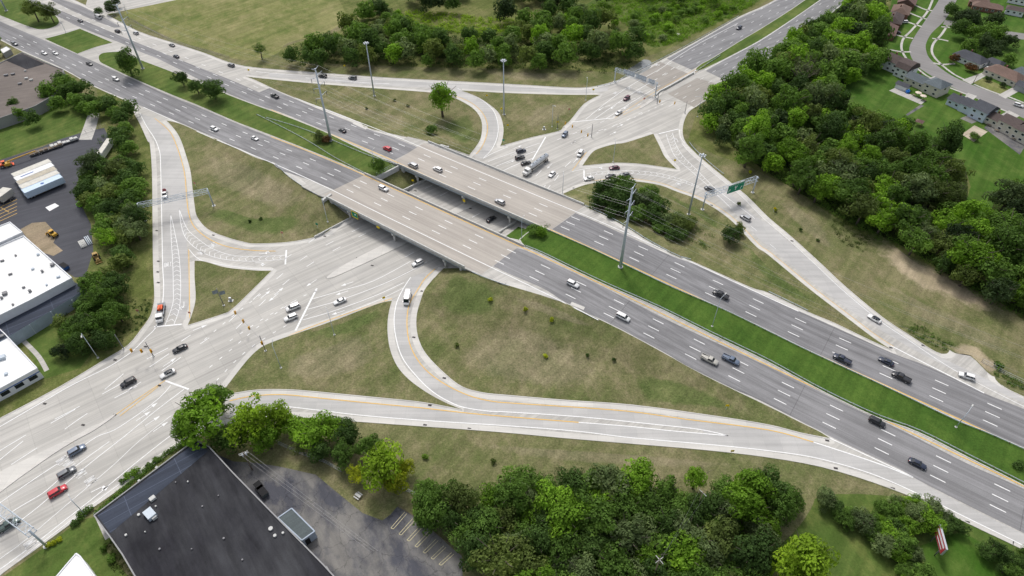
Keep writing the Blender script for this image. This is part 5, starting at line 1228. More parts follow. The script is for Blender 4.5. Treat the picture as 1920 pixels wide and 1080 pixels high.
def lift(col='orange'):
    r = empty('boom_lift'); bm = bmesh.new(); box(bm, -1.3, 1.0, -.8, .8, .35, .95); bmesh.ops.bevel(bm, geom=bm.edges[:], offset=.08, segments=1, affect='EDGES'); mobj('body', bm, M_[col], r)
    bm = bmesh.new(); tube(bm, (-1.0, 0, 1.0), (1.6, .2, 1.7), .17, seg=6); tube(bm, (1.6, .2, 1.7), (2.1, .1, 1.1), .12, seg=6); mobj('boom', bm, M_[col], r)
    bm = bmesh.new(); box(bm, 1.8, 2.6, -.5, .6, .6, .7); 
    for a in ((1.8, -.5), (2.6, -.5), (1.8, .6), (2.6, .6)): tube(bm, (a[0], a[1], .7), (a[0], a[1], 1.6), .03, seg=4)
    mobj('basket', bm, M_['steeld'], r); wheels(r, wheel_mesh(.35), [(x, sy*.8, .35) for x in (-.9, .8) for sy in (-1, 1)]); return r
l = lift(); place(l, 303, 583, -.25, 2); l.location = fb.matrix_basis @ Vector((-1.6, 0, 1.2)); l.rotation_euler = fb.rotation_euler; tag(l, 'orange boom lift loaded on the flatbed lorry', 'boom lift')
for du, lab in ((0, 'dark red machine loaded in the bed of the white pickup on the left ramp'),):
    bm = bmesh.new(); box(bm, -.9, .9, -.7, .7, 0, .5); box(bm, -.5, .3, -.4, .4, .5, 1.0); bmesh.ops.bevel(bm, geom=bm.edges[:], offset=.08, segments=1, affect='EDGES')
    o = mobj('mower', bm, plain('dark_red_machine', (.16, .02, .03), .5)); pk = [q for q in COL.objects if q.get('label', '').startswith('white pickup truck going down')][0]
    o.location = pk.matrix_basis @ Vector((-1.8, 0, 1.14)); o.rotation_euler = pk.rotation_euler; tag(o, lab, 'machine')
# yard machines
def loader(u, v, du, dv, label, col='myellow'):
    r = empty('wheel_loader'); bm = bmesh.new(); box(bm, -2.2, .3, -.9, .9, .7, 1.7); box(bm, .3, 1.8, -.5, .5, .7, 1.2); bmesh.ops.bevel(bm, geom=bm.edges[:], offset=.12, segments=1, affect='EDGES'); mobj('body', bm, M_[col], r)
    bm = bmesh.new(); box(bm, -.9, .3, -.7, .7, 1.7, 2.7); bmesh.ops.bevel(bm, geom=bm.edges[:], offset=.1, segments=1, affect='EDGES'); mobj('cab', bm, M_['glass'], r)
    bm = bmesh.new(); box(bm, -1.0, .4, -.75, .75, 2.7, 2.8); mobj('cab_roof', bm, M_[col], r)
    bm = bmesh.new()
    for sy in (-1, 1): tube(bm, (1.0, sy*.45, 1.2), (2.7, sy*.45, .6), .12, seg=5)
    box(bm, 2.6, 3.2, -1.15, 1.15, .15, .3); box(bm, 2.5, 2.6, -1.15, 1.15, .15, 1.0)
    mobj('bucket', bm, M_[col], r); wheels(r, wheel_mesh(.65, .45), [(x, sy*.95, .65) for x in (-1.4, 1.2) for sy in (-1, 1)]); place(r, u, v, du, dv); return tag(r, label, 'loader')
loader(100, 442, -1, -.5, 'yellow wheel loader parked on the brown patch by the white building'); loader(183, 486, .6, 1.2, 'mud-stained yellow loader at the edge of the yard', 'mdirty'); loader(12, 312, 1, -.3, 'faded orange loader at the left edge of the lorry yard', 'orange')
# ================================================================ ground patches of the surroundings
def patch(name, px, mat, off=.012, s='T', sm=False): return sheet(name, [W2(px, s, True, sm, 4)], M_[mat], off, s)
patch('field', [(235,20),(258,40),(330,75),(400,96),(440,110),(485,112),(520,100),(540,80),(600,66),(645,40),(668,10),(700,-60),(300,-60),(330,-10)], 'field', .004, sm=True)
patch('meadow', [(560,115),(900,128),(1100,125),(1200,110),(1300,70),(1420,10),(1500,-60),(700,-60),(650,50),(540,85)], 'rough', .006, sm=True)
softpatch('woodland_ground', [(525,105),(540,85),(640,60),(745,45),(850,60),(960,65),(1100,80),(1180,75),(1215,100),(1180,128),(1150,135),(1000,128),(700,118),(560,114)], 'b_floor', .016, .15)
patch('meadow', [(1290,262),(1305,215),(1345,180),(1440,110),(1600,-20),(1700,-60),(2100,-60),(2100,620),(1920,600),(1800,540),(1700,480),(1600,430),(1480,350),(1400,310),(1340,290)], 'rough', .006)
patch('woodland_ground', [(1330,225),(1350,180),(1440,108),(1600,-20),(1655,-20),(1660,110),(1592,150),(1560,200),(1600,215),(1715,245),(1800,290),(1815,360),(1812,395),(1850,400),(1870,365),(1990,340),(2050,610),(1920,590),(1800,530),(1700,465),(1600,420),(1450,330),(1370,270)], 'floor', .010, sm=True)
patch('lawn', [(1575,225),(1570,195),(1590,150),(1650,118),(1668,20),(1680,-40),(2100,-40),(2100,420),(1925,362),(1870,372),(1850,405),(1805,400),(1820,350),(1805,300),(1760,290),(1700,250),(1620,222)], 'lawn', .014)
softpatch('bare_soil', [(1775,648),(1800,640),(1835,650),(1870,680),(1885,700),(1860,705),(1820,668),(1790,662)], 'b_bare', .014, .5)
softpatch('bare_soil', [(1618,447),(1640,438),(1665,450),(1700,478),(1760,505),(1820,540),(1880,570),(1910,600),(1860,600),(1790,570),(1720,545),(1660,500),(1630,470)], 'b_bare', .016, .35)
softpatch('dry_grass', [(1450,370),(1500,385),(1560,440),(1570,480),(1500,430)], 'b_dry', .012, .4)
softpatch('dry_grass', [(1640,520),(1720,560),(1820,600),(1920,660),(1920,690),(1800,630),(1700,590)], 'b_dry', .012, .4)
softpatch('dry_grass', [(850,830),(1050,840),(1300,860),(1420,875),(1250,880),(1000,862)], 'b_dry', .012, .4)
softpatch('dry_grass', [(900,133),(1000,135),(1100,138),(1060,155),(950,150)], 'b_dry', .012, .4)
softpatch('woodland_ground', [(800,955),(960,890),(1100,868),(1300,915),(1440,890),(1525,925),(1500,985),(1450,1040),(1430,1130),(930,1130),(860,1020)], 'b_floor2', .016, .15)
patch('meadow', [(1540,930),(1700,935),(1830,985),(2000,1060),(2000,1200),(1400,1200),(1440,1050),(1500,980)], 'medfar', .006, sm=True)
patch('lawn', [(1755,1015),(1800,1000),(1860,1030),(1990,1110),(1990,1250),(1790,1250),(1745,1080),(1720,1030)], 'lawn', .012, sm=True)
patch('verge', [(290,240),(283,300),(287,400),(289,540),(282,592),(240,647),(200,672),(112,725),(0,784),(-60,815),(-60,600),(100,600),(140,540),(150,300),(190,240),(180,160),(119,131),(175,160),(245,192),(275,262)], 'rough', .004)
patch('lawn', [(-60,320),(-60,240),(0,225),(70,200),(120,190),(180,190),(170,250),(110,262),(80,272),(0,300)], 'medfar', .008)
patch('lawn', [(45,640),(100,600),(150,600),(190,640),(150,690),(80,712)], 'medfar', .008)
patch('lawn', [(0,1085),(75,1032),(150,975),(182,968),(215,1010),(195,1028),(240,1080),(240,1140),(-60,1180)], 'medfar', .008)
patch('yard', [(-60,350),(-60,290),(0,300),(80,275),(110,262),(165,245),(195,240),(207,262),(190,310),(150,330),(140,360),(170,420),(175,470),(160,520),(140,520),(0,430),(-60,420)], 'lot', .012)
patch('yard_dirt', [(38,430),(60,418),(85,416),(108,440),(100,455),(118,470),(100,480),(70,470)], 'wood' if False else 'bare', .016)
patch('driveway', [(148,262),(165,215),(188,208),(180,240),(172,262)], 'conc', .016)
M_['lot2'] = blotch('cracked_car_park', (.075, .077, .092), (.20, .192, .18), .16, .07, .42, .56)
M_['blkroof'] = blotch('black_tar_roof', (.020, .020, .025), (.050, .051, .056), None, .055, .40, .66, .12)
patch('car_park', [(392,845),(437,865),(480,868),(525,875),(592,890),(640,930),(680,962),(717,976),(732,965),(745,950),(790,975),(850,1030),(890,1062),(950,1140),(500,1180),(480,940)], 'lot2', .012)
M_['worn'] = concrete('worn_car_park_surface', (.155, .148, .14), R(30), .10, .2, None, .2)
patch('residential_street', [(1762,-20),(1760,0),(1744,25),(1727,50),(1714,70),(1705,90),(1709,108),(1720,124),(1735,135),(1765,153),(1815,178),(1870,200),(1920,222),(1990,250),(1990,222),(1920,195),(1865,175),(1815,156),(1785,142),(1760,125),(1742,108),(1736,92),(1737,80),(1747,62),(1772,37),(1794,0),(1800,-20)], 'street', .022, sm=True)
patch('residential_street', [(1772,37),(1800,42),(1850,52),(1900,60),(1990,72),(1990,82),(1900,72),(1840,62),(1790,50),(1768,46)], 'street', .020)
patch('grass_verge', [(716,336),(746,316),(775,322),(803,336),(764,358)], 'ground', .03)
patch('grass_verge', [(946,445),(972,425),(1000,436),(978,452)], 'median', .03)
patch('thicket_ground', [(1085,20),(1180,-20),(1430,-20),(1400,15),(1330,50),(1250,85),(1215,85),(1190,55),(1140,30)], 'medfar', .014, sm=True)
def walk(px, w=1.3, mat='conc', name='footpath', off=.026):
    p = W2(px, 'T', False, True, 4); sheet(name, ribbon(p, w), M_[mat], off)
walk([(1752,-10),(1740,20),(1722,42),(1706,60),(1694,72),(1690,88),(1695,103),(1706,118)]); walk([(1716,125),(1736,141),(1750,148)])
walk([(1776,48),(1765,65),(1750,82),(1748,100),(1762,118),(1790,140),(1820,154)]); walk([(1765,158),(1800,172),(1822,180)]); walk([(1835,186),(1860,197),(1890,210)]); walk([(1902,222),(1930,232)])
walk([(1826,158),(1850,168),(1880,179)]); walk([(1888,180),(1920,193)])
for a in ([(1663,92),(1690,97),(1708,97)], [(1664,60),(1690,68),(1712,72)], [(1690,37),(1716,46),(1728,50)], [(1700,22),(1725,32),(1738,36)], [(1712,8),(1735,18),(1748,20)], [(1748,72),(1765,74),(1778,77)], [(1765,50),(1785,52),(1800,57)], [(1750,118),(1768,121),(1790,119)]): walk(a, 1.6, 'conc', 'driveway')
for p in ([(1733,149),(1752,143),(1770,152),(1750,160)], [(1805,186),(1815,174),(1832,180),(1820,192)], [(1875,216),(1892,207),(1912,217),(1897,226)], [(1804,150),(1843,136),(1849,142),(1820,158)], [(1872,178),(1915,155),(1935,158),(1885,185)], [(1685,126),(1700,116),(1722,119),(1710,130)]): patch('driveway', p, 'conc', .030)
M_['tan'] = blotch('tan_patio_slabs', (.40, .34, .26), (.48, .42, .33)); patch('patio', [(1803,252),(1827,235),(1852,247),(1826,266)], 'tan', .024); patch('patio', [(1667,170),(1680,164),(1735,190),(1727,196)], 'conc', .024); patch('patio', [(1800,222),(1815,216),(1832,228),(1822,232)], 'lot2', .024); patch('patio', [(1845,240),(1860,225),(1925,270),(1912,290)], 'lot2', .024)
patch('garden_path', [(1698,215),(1726,196),(1733,198),(1702,217)], 'lot2', .024)
patch('dry_lawn', [(1825,155),(1845,146),(1860,152),(1900,170),(1872,178)], 'field', .020)
M_['water'] = NT('still_pond_water', .06, .9).out((.20, .21, .20))
patch('pond', [(1176,132),(1180,120),(1195,113),(1214,112),(1222,118),(1218,128),(1200,138),(1180,142)], 'water', .03, sm=True)
walk([(45,640),(72,668),(88,695)], 1.4, 'conc'); walk([(182,958),(205,1008)], 2.0, 'conc')
patch('driveway', [(165,-5),(160,12),(200,27),(232,20),(330,0),(330,-12),(215,0)], 'conc', .012)
# car park and yard lines
def pline(a, b, w=.14, mat='yellow'): MK.add((mat, 'T'), ribbon([P(*a), P(*b)], w))
for i in range(7):
    t = i/6; a = (759+88*t, 960+76*t); b = (733+90*t, 990+68*t)
    pline(a, b, .14, 'faded'); pline((a[0]+4, a[1]+3), (b[0]+4.5, b[1]+2), .14, 'faded'); pline(b, (b[0]+4.5, b[1]+2), .14, 'faded')
for i in range(5): pline((32-24*0, 374+i*6.5), (-20, 398+i*6.5), .25); 
pline((0,388),(17,398),.2); pline((63,361),(92,354),.2); pline((68,367),(96,354.5),.2)
bm = bmesh.new(); w = [P(*p) for p in ((85,389),(103,381),(111,386),(93,396))]; polybm(bm, w)
for v in bm.verts: v.co.z = .03
bm.normal_update()
for f in bm.faces:
    if f.normal.z < 0: f.normal_flip()
tag(mobj('painted_rectangle', bm, M_['white']), kind='structure')
# ================================================================ buildings
M_['wroof'] = concrete('white_membrane_roof', (.86, .86, .84), R(38), .03, .03, (26, 9, .10, .80), .07)
M_['bluroof'] = concrete('blue_black_tar_roof', (.05, .06, .085), R(38), .15, .15, (14, 3.2, .1, 1.8), .15)
M_['brnroof'] = concrete('brown_gravel_roof', (.17, .145, .13), R(20), .1, .25, None, .2)
M_['greyroof'] = concrete('grey_roof_felt', (.10, .12, .125), R(38), .1, .15, None, .2)
M_['greywall'] = plain('grey_masonry_wall', (.32, .32, .32), .9, .1); M_['bluewall'] = plain('blue_grey_cladding', (.36, .42, .50), .6, .3, var=.1, scale=.5)
M_['wwall'] = plain('white_painted_wall', (.75, .76, .78), .7, .2, var=.06, scale=.6); M_['bluetrim'] = plain('blue_trim', (.04, .12, .35), .5, .4)
def prism(name, px, z, base, rmat, wmat, root, par=.35, parmat=None):
    """flat-roofed block: roof outline read at height z"""
    w = [atz(u, v, z) for u, v in px]; n = len(w)
    ar = sum(w[i][0]*w[(i+1) % n][1]-w[(i+1) % n][0]*w[i][1] for i in range(n))
    if ar < 0: w = w[::-1]
    bm = bmesh.new()
    for i in range(n):
        a, b = w[i], w[(i+1) % n]; bm.faces.new([bm.verts.new(p) for p in ((a[0],a[1],base-.1),(b[0],b[1],base-.1),(b[0],b[1],z),(a[0],a[1],z))])
    mobj('wall', bm, M_[wmat], root)
    bm = bmesh.new(); polybm(bm, w)
    for v in bm.verts: v.co.z = z-.02
    bm.normal_update()
    for f in bm.faces:
        if f.normal.z < 0: f.normal_flip()
    r = mobj('roof', bm, M_[rmat], root)
    if par:
        bm = bmesh.new()
        for i in range(n): wallbox(bm, w[i], w[(i+1) % n], .3, z-.15, z-.15, z+par+.002*i, z+par+.002*i)
        mobj('parapet', bm, M_[parmat or wmat], r)
    return w
def building(name, label): return tag(empty(name), label, 'building')
def roofbox(u, v, z, sx, sy, sz, rot, mat, root, name='vent', cyl=False):
    x, y = atz(u, v, z); bm = bmesh.new()
    if cyl: tube(bm, (0, 0, 0), (0, 0, sz), sx, seg=12)
    else:
        box(bm, -sx, sx, -sy, sy, 0, sz); bmesh.ops.bevel(bm, geom=bm.edges[:], offset=.05, segments=1, affect='EDGES')
    o = mobj(name, bm, M_[mat], root); o.location = (x, y, z-.02); o.rotation_euler = (0, 0, rot); return o
b = building('warehouse', 'large white flat-roofed warehouse at the left edge beside the lorry yard')
prism('w', [(19,417),(42,436),(0,455),(-70,488),(-70,452)], 8.6, 0, 'wroof', 'wwall', b, .3)
prism('w', [(45,443),(135,522),(60,562),(0,592),(-90,640),(-90,500),(0,462)], 7.6, 0, 'wroof', 'wwall', b, .4)
for u, v, r in ((10,552,.7),(57,547,.5),(99,498,.6),(80,510,.4),(4,560,.4)): roofbox(u, v, 7.6, r, r, .9, .5, 'steeld', b, 'roof_vent', r < .55)
for k, (u, v) in enumerate(((30,480),(62,505),(20,515),(88,535),(45,540),(110,520),(25,572),(72,478),(5,490))): roofbox(u, v, 7.6, .35+.12*(k % 3), .3+.1*(k % 2), .6, .5, 'steel' if k % 2 else 'steeld', b, 'roof_vent', k % 3 == 0)
w = prism('w', [(136,527),(162,541),(84,590),(20,629),(-60,672),(-60,628),(0,594)], 4.6, 0, 'greyroof' if False else 'bluroof', 'greywall', b, 0)
b.children[-1].data.materials[0] = M_['bluewall']
bm = bmesh.new()
for u, v in ((141,572),(102,594),(62,618)):
    x, y = atz(u, v, 2); tube(bm, (x, y, 0), (x, y, 4.5), .14, seg=6)
mobj('canopy_post', bm, M_['steel'], b)
b = building('office_building', 'white flat-roofed office with blue window band in the lower left corner')
w = prism('w', [(0,618),(9,626),(70,691),(0,729),(-70,765),(-70,655)], 4.4, 0, 'wroof', 'wwall', b, .35)
pa, pb = atz(70, 691, 4.4), atz(0, 729, 4.4); L = math.hypot(pb[0]-pa[0], pb[1]-pa[1]); d = ((pb[0]-pa[0])/L, (pb[1]-pa[1])/L); nn = (-d[1], d[0]); nn = nn if nn[1] < 0 else (-nn[0], -nn[1])
for k in range(6):
    s0 = 1.2+k*4.0; bm = bmesh.new(); p = (pa[0]+d[0]*s0+nn[0]*.06, pa[1]+d[1]*s0+nn[1]*.06); q = (p[0]+d[0]*2.4, p[1]+d[1]*2.4)
    wallbox(bm, p, q, .12, 1.3, 1.3, 2.7, 2.7); mobj('window', bm, M_['glass'], b)
bm = bmesh.new(); p = (pa[0]+nn[0]*.05, pa[1]+nn[1]*.05); q = (pa[0]+d[0]*30+nn[0]*.05, pa[1]+d[1]*30+nn[1]*.05); wallbox(bm, p, q, .1, 2.85, 2.85, 3.2, 3.2); mobj('blue_band', bm, M_['bluetrim'], b)
roofbox(5,672,4.4,1.0,.8,1.0,.5,'steel',b,'air_unit'); roofbox(12,702,4.4,.5,.5,.6,.5,'steel',b,'air_unit'); roofbox(4,632,4.4,.8,.6,.8,.5,'steeld',b,'air_unit')
b = building('black_roofed_warehouse', 'huge black tar-roofed warehouse at the bottom left with pale air unit')
ROOFZ = 6.0
w = prism('w', [(177,967),(366,826),(392,838),(437,887),(480,931),(540,992),(607,1060),(680,1140),(300,1160),(230,1040),(207,1007)], ROOFZ, 0, 'blkroof', 'greywall', b, .3)
s = [atz(u, v, ROOFZ) for u, v in ((183,967),(366,830),(390,846),(207,1000))]; bm = bmesh.new(); polybm(bm, s)
for v in bm.verts: v.co.z = ROOFZ+.03
bm.normal_update()
for f in bm.faces:
    if f.normal.z < 0: f.normal_flip()
mobj('roof_strip', bm, M_['bluroof'], b)
RO = math.atan2(atz(366,826,6)[1]-atz(177,967,6)[1], atz(366,826,6)[0]-atz(177,967,6)[0])
roofbox(283,966,ROOFZ,1.5,1.1,1.3,RO+1.57,'steel',b,'air_unit'); roofbox(290,971,ROOFZ,.6,.6,.9,RO,'cpale',b,'air_unit'); roofbox(287,936,ROOFZ,.75,.6,.8,RO,'cpale',b,'air_unit')
for u, v, r in ((261,966,.35),(293,950,.2),(237,1004,.3),(273,998,.15),(353,904,.2),(508,992,.55),(516,1005,.4),(531,1000,.3)): roofbox(u, v, ROOFZ, r, r, .5, 0, 'cpale', b, 'roof_vent', True)
for k, (u, v) in enumerate(((330,905),(380,950),(420,1010),(360,1030),(455,1050),(300,1030),(410,930))): roofbox(u, v, ROOFZ, .16+.05*(k % 3), .2, .4, 0, 'steeld', b, 'roof_vent', True)
for u, v in ((294,877),(261,902)): roofbox(u, v, ROOFZ, .3, .3, .4, RO, 'cpale', b, 'roof_vent')
b = building('loading_shed', 'low grey-green roofed loading shed on the right side of the black warehouse')
prism('w', [(521,971),(547,953),(590,996),(566,1013)], 3.6, 0, 'greyroof', 'bluewall', b, .1)
pa, pb = atz(566,1013,3.6), atz(590,996,3.6); bm = bmesh.new(); p = lerp2(pa, pb, .15); q = lerp2(pa, pb, .5); d = Vector((pb[1]-pa[1], pa[0]-pb[0], 0)).normalized()*.06
wallbox(bm, (p[0]+d.x, p[1]+d.y), (q[0]+d.x, q[1]+d.y), .1, 0, 0, 2.6, 2.6); mobj('door', bm, M_['black'], b)
b = building('loading_shed', 'small pale grey lean-to at the lower corner of the black warehouse')
prism('w', [(590,1085),(612,1062),(625,1085),(605,1100)], 3.4, 0, 'bluewall', 'greywall', b, .1)
b = building('shed', 'small white-edged roof at the bottom edge, left of the black warehouse')
prism('w', [(103,1085),(143,1038),(150,1043),(188,1095)], 4.0, 0, 'wroof', 'wwall', b, .2)
b = building('brown_roofed_building', 'brown gravel-roofed building at the left edge under the trees')
prism('w', [(-60,150),(8,115),(42,99),(85,118),(119,131),(118,150),(100,180),(65,200),(0,222),(-60,240)], 5.0, 0, 'brnroof', 'greywall', b, .35)
s = [atz(u, v, 5) for u, v in ((10,113),(42,101),(84,120),(50,130))]; bm = bmesh.new(); polybm(bm, s)
for v in bm.verts: v.co.z = 5.04
bm.normal_update()
for f in bm.faces:
    if f.normal.z < 0: f.normal_flip()
mobj('roof_patch', bm, M_['blkroof'], b)
for u, v, r in ((25,140,.9),(12,142,1.0),(50,148,.8),(59,151,.8),(48,134,.5),(38,158,.9)): roofbox(u, v, 5.0, r, r*.6, .8, .4, 'cpale' if u > 45 else 'steeld', b, 'air_unit')
b = building('hut', 'small pale hut at the left edge above the brown roof')
prism('w', [(0,93),(12,87),(20,92),(6,100)], 3, 0, 'wroof', 'greywall', b, .1)
# row of lorry trailers side by side
TRb = plain('weathered_trailer_roof', (.60, .58, .52), .7, .2, var=.12, scale=.7); TRc = plain('tan_stained_trailer_roof', (.46, .42, .34), .8, .2, var=.2, scale=.6); TRs = plain('pale_trailer_side', (.55, .66, .78), .5, .3)
def trailer(a, b, label, side, wdt=2.5, rm=None):
    (x1, y1), (x2, y2) = a, b; L = math.hypot(x2-x1, y2-y1); r = empty('box_trailer', ((x1+x2)/2, (y1+y2)/2, 0), math.atan2(y2-y1, x2-x1))
    bm = bmesh.new(); box(bm, -L/2, L/2, -wdt/2, wdt/2, 1.1, 3.9); bmesh.ops.bevel(bm, geom=bm.edges[:], offset=.05, segments=1, affect='EDGES'); mobj('box_body', bm, side, r)
    bm = bmesh.new(); box(bm, -L/2+.08, L/2-.08, -wdt/2+.08, wdt/2-.08, 3.9, 3.94); mobj('roof', bm, rm or TRb, r)
    bm = bmesh.new(); box(bm, -L/2+.5, L/2-.5, -.5, .5, .8, 1.1); mobj('chassis', bm, M_['trim'], r); wheels(r, BW, [(-L/2+1.5+k*1.2, s_*1.0, .5) for k in (0, 1) for s_ in (-1, 1)])
    bm = bmesh.new()
    for s_ in (-1, 1): box(bm, L/2-2.3, L/2-2.1, s_*.8-.08, s_*.8+.08, 0, .85)
    mobj('landing_leg', bm, M_['steeld'], r)
    return tag(r, label, 'trailer', 'trailers parked side by side in the yard')
q0, q1, q2 = atz(21,325,3.9), atz(91,297,3.9), atz(45,363,3.9)
dx_, dy_ = q2[0]-q0[0], q2[1]-q0[1]; NTR = 5; ww = math.hypot(dx_, dy_)/NTR
for k in range(NTR):
    t = (k+.5)/NTR; a = (q0[0]+dx_*t, q0[1]+dy_*t); bb = (q1[0]+dx_*t, q1[1]+dy_*t)
    o = trailer(a, bb, ['white box trailer at the back of the row of five in the yard', 'white box trailer with a blue roof stripe, second from the back of the row', 'white box trailer in the middle of the row of five in the yard', 'white box trailer second from the front of the row, scuffed brown roof', 'front trailer of the row with pale blue side and roundel'][k], TRs if k >= 3 else PT['white'], ww*.94, [None, PT['white'], TRc, None, TRs][k])
    if k == 1:
        bm = bmesh.new(); box(bm, -5.5, -.2, -.35, .35, 3.945, 3.955); mobj('stripe', bm, M_['bluetrim'], o)
    if k == 4:
        bm = bmesh.new(); tube(bm, (0, -.1, 3.945), (0, -.1, 3.96), .7, seg=20); mobj('roundel', bm, M_['bluetrim'], o)
a, bb = atz(188,292,2.6), atz(207,264,2.6); o = trailer(a, bb, 'white container at the upper corner of the lorry yard', PT['white'], 2.4)
del o['group']
a, bb = atz(-8,368,3.9), atz(14,352,3.9); o = trailer((a[0],a[1]), (bb[0],bb[1]), 'brown-roofed trailer at the left edge of the yard', PT['beige'], 4.5); del o['group']
# flatbed trailers, pipes, skips in the yard
def slab_thing(name, label, cat, u, v, du, dv, L, w, h, mat, extra=None):
    r = empty(name); bm = bmesh.new(); box(bm, -L/2, L/2, -w/2, w/2, .6, .85); mobj('deck', bm, M_[mat], r)
    bm = bmesh.new(); rr = random.Random(len(label))
    for k in range(7):
        x = -L/2+L*(k+.5)/7; box(bm, x-L/16, x+L/18, -w/2+.1, w/2*rr.uniform(.2,.9), .85, .85+rr.uniform(.2, h))
    mobj('load', bm, M_['wood'] if extra is None else M_[extra], r); wheels(r, wheel_mesh(.4), [(x, s_*w/2, .4) for x in (-L/4, -L/4+1) for s_ in (-1, 1)]); place(r, u, v, du, dv); return tag(r, label, cat)
slab_thing('flatbed_trailer', 'flatbed trailer stacked with timber at the grass edge of the yard', 'trailer', 88, 283, 3, -1, 14, 2.6, 1.0, 'steeld'); slab_thing('flatbed_trailer', 'second flatbed with mixed pallets at the upper yard edge', 'trailer', 122, 270, 3, -1, 12, 2.6, .9, 'steeld', 'cpale')
r = empty('boom_lift'); bm = bmesh.new(); tube(bm, (-6, 0, 2.2), (6, .3, 2.6), .3, seg=5); mobj('boom', bm, M_['myellow'], r); bm = bmesh.new(); box(bm, -7.5, -5, -1, 1, .5, 1.8); mobj('base', bm, M_['myellow'], r); wheels(r, wheel_mesh(.4), [(x, s_, .4) for x in (-7, -5.4) for s_ in (-1, 1)]); place(r, 45, 302, 3, -1); tag(r, 'long yellow boom lying behind the row of trailers', 'boom lift')
M_['neon'] = plain('lime_machine_paint', (.25, .75, .03), .5)
bm = bmesh.new(); box(bm, -1.1, 1.1, -.9, .9, 0, 1.3); box(bm, -.2, .9, -.5, .5, 1.3, 2.2); bmesh.ops.bevel(bm, geom=bm.edges[:], offset=.12, segments=1, affect='EDGES'); o = mobj('skip', bm, M_['neon']); place(o, 151, 386, 1, .3); tag(o, 'bright lime green machine under the trees beside the yard', 'machine')
r = empty('pipe_stack'); place(r, 156, 458, .6, 1)
for k in range(5):
    bm = bmesh.new(); tube(bm, (-2.6, -1+k*.45, .25), (2.6, -1+k*.45, .25), .2, seg=8); mobj('pipe', bm, M_['cpale'], r)
tag(r, 'stack of white pipes on the dark yard', 'pipes')
r = empty('pipe_stack'); place(r, 168, 451, .6, 1)
for k in range(3):
    bm = bmesh.new(); tube(bm, (-3.2, -1+k*.6, .25), (3.2, -1+k*.6, .25), .2, seg=8); mobj('pipe', bm, M_['steel'], r)
tag(r, 'grey rails leaning beside the pipes at the yard edge', 'pipes')
def dumpster(u, v, du, dv, label, mat='trim', L=3.4):
    r = empty('dumpster'); bm = bmesh.new(); box(bm, -L/2, L/2, -.9, .9, .15, 1.5)
    for vv in bm.verts:
        if vv.co.z < .5: vv.co.x *= .85
    mobj('bin', bm, M_[mat], r); bm = bmesh.new(); box(bm, -L/2-.05, L/2+.05, -.95, .95, 1.5, 1.58); mobj('lid', bm, M_['black'], r); place(r, u, v, du, dv); return tag(r, label, 'dumpster')
dumpster(494, 925, 1, 1.2, 'dark green dumpster against the black warehouse', 'greyroof'); dumpster(487, 915, 1, 1.2, 'grey dumpster beside the dark green one', 'bluewall', 2.4); dumpster(123, 503, 1, .6, 'blue dumpster at the corner of the white warehouse', 'bluetrim')
# ---------------------------------------------------------------- houses
def shingle(name, c): return concrete(name, c, R(-30), .08, .22, (1.0, .3, .03, .8), .12)
SH = dict(brown=shingle('brown_shingles', (.20, .135, .11)), black=shingle('dark_shingles', (.085, .09, .105)), slate=shingle('slate_grey_shingles', (.13, .155, .17)), umber=shingle('umber_shingles', (.11, .085, .08)), red=shingle('red_brown_shingles', (.19, .12, .105)))
WL = dict(white=plain('white_siding', (.82, .84, .86), .7), tan=plain('tan_siding', (.66, .61, .52), .8), blue=plain('light_blue_siding', (.60, .68, .80), .7), beige=plain('beige_siding', (.64, .60, .52), .8), brick=plain('brick_wall', (.22, .11, .08), .9, var=.25), grey=plain('grey_siding', (.35, .36, .38), .8))
def gable(bm, x0, x1, y0, y1, z0, z1, hip=0.0, ov=.5, along='x', gambrel=False):
    """returns roof prism faces"""
    if along == 'y': f = lambda x, y, z: bm.verts.new((y, x, z)); x0, x1, y0, y1 = y0, y1, x0, x1
    else: f = lambda x, y, z: bm.verts.new((x, y, z))
    x0, x1, y0, y1 = x0-ov, x1+ov, y0-ov, y1+ov; ym = (y0+y1)/2
    if gambrel:
        prof = [(y0, z0), (y0+(ym-y0)*.35, z0+(z1-z0)*.7), (ym, z1), (y1-(y1-ym)*.35, z0+(z1-z0)*.7), (y1, z0)]
        A = [f(x0, y, z) for y, z in prof]; B = [f(x1, y, z) for y, z in prof]
        for i in range(4): bm.faces.new([A[i], B[i], B[i+1], A[i+1]])
        bm.faces.new(A); bm.faces.new(B[::-1]); bm.faces.new([A[0], A[4], B[4], B[0]]); return
    a, b, c, d = f(x0, y0, z0), f(x1, y0, z0), f(x1, y1, z0), f(x0, y1, z0); e, g = f(x0+hip, ym, z1), f(x1-hip, ym, z1)
    bm.faces.new([a, b, g, e]); bm.faces.new([c, d, e, g]); bm.faces.new([d, a, e]); bm.faces.new([b, c, g]); bm.faces.new([d, c, b, a])
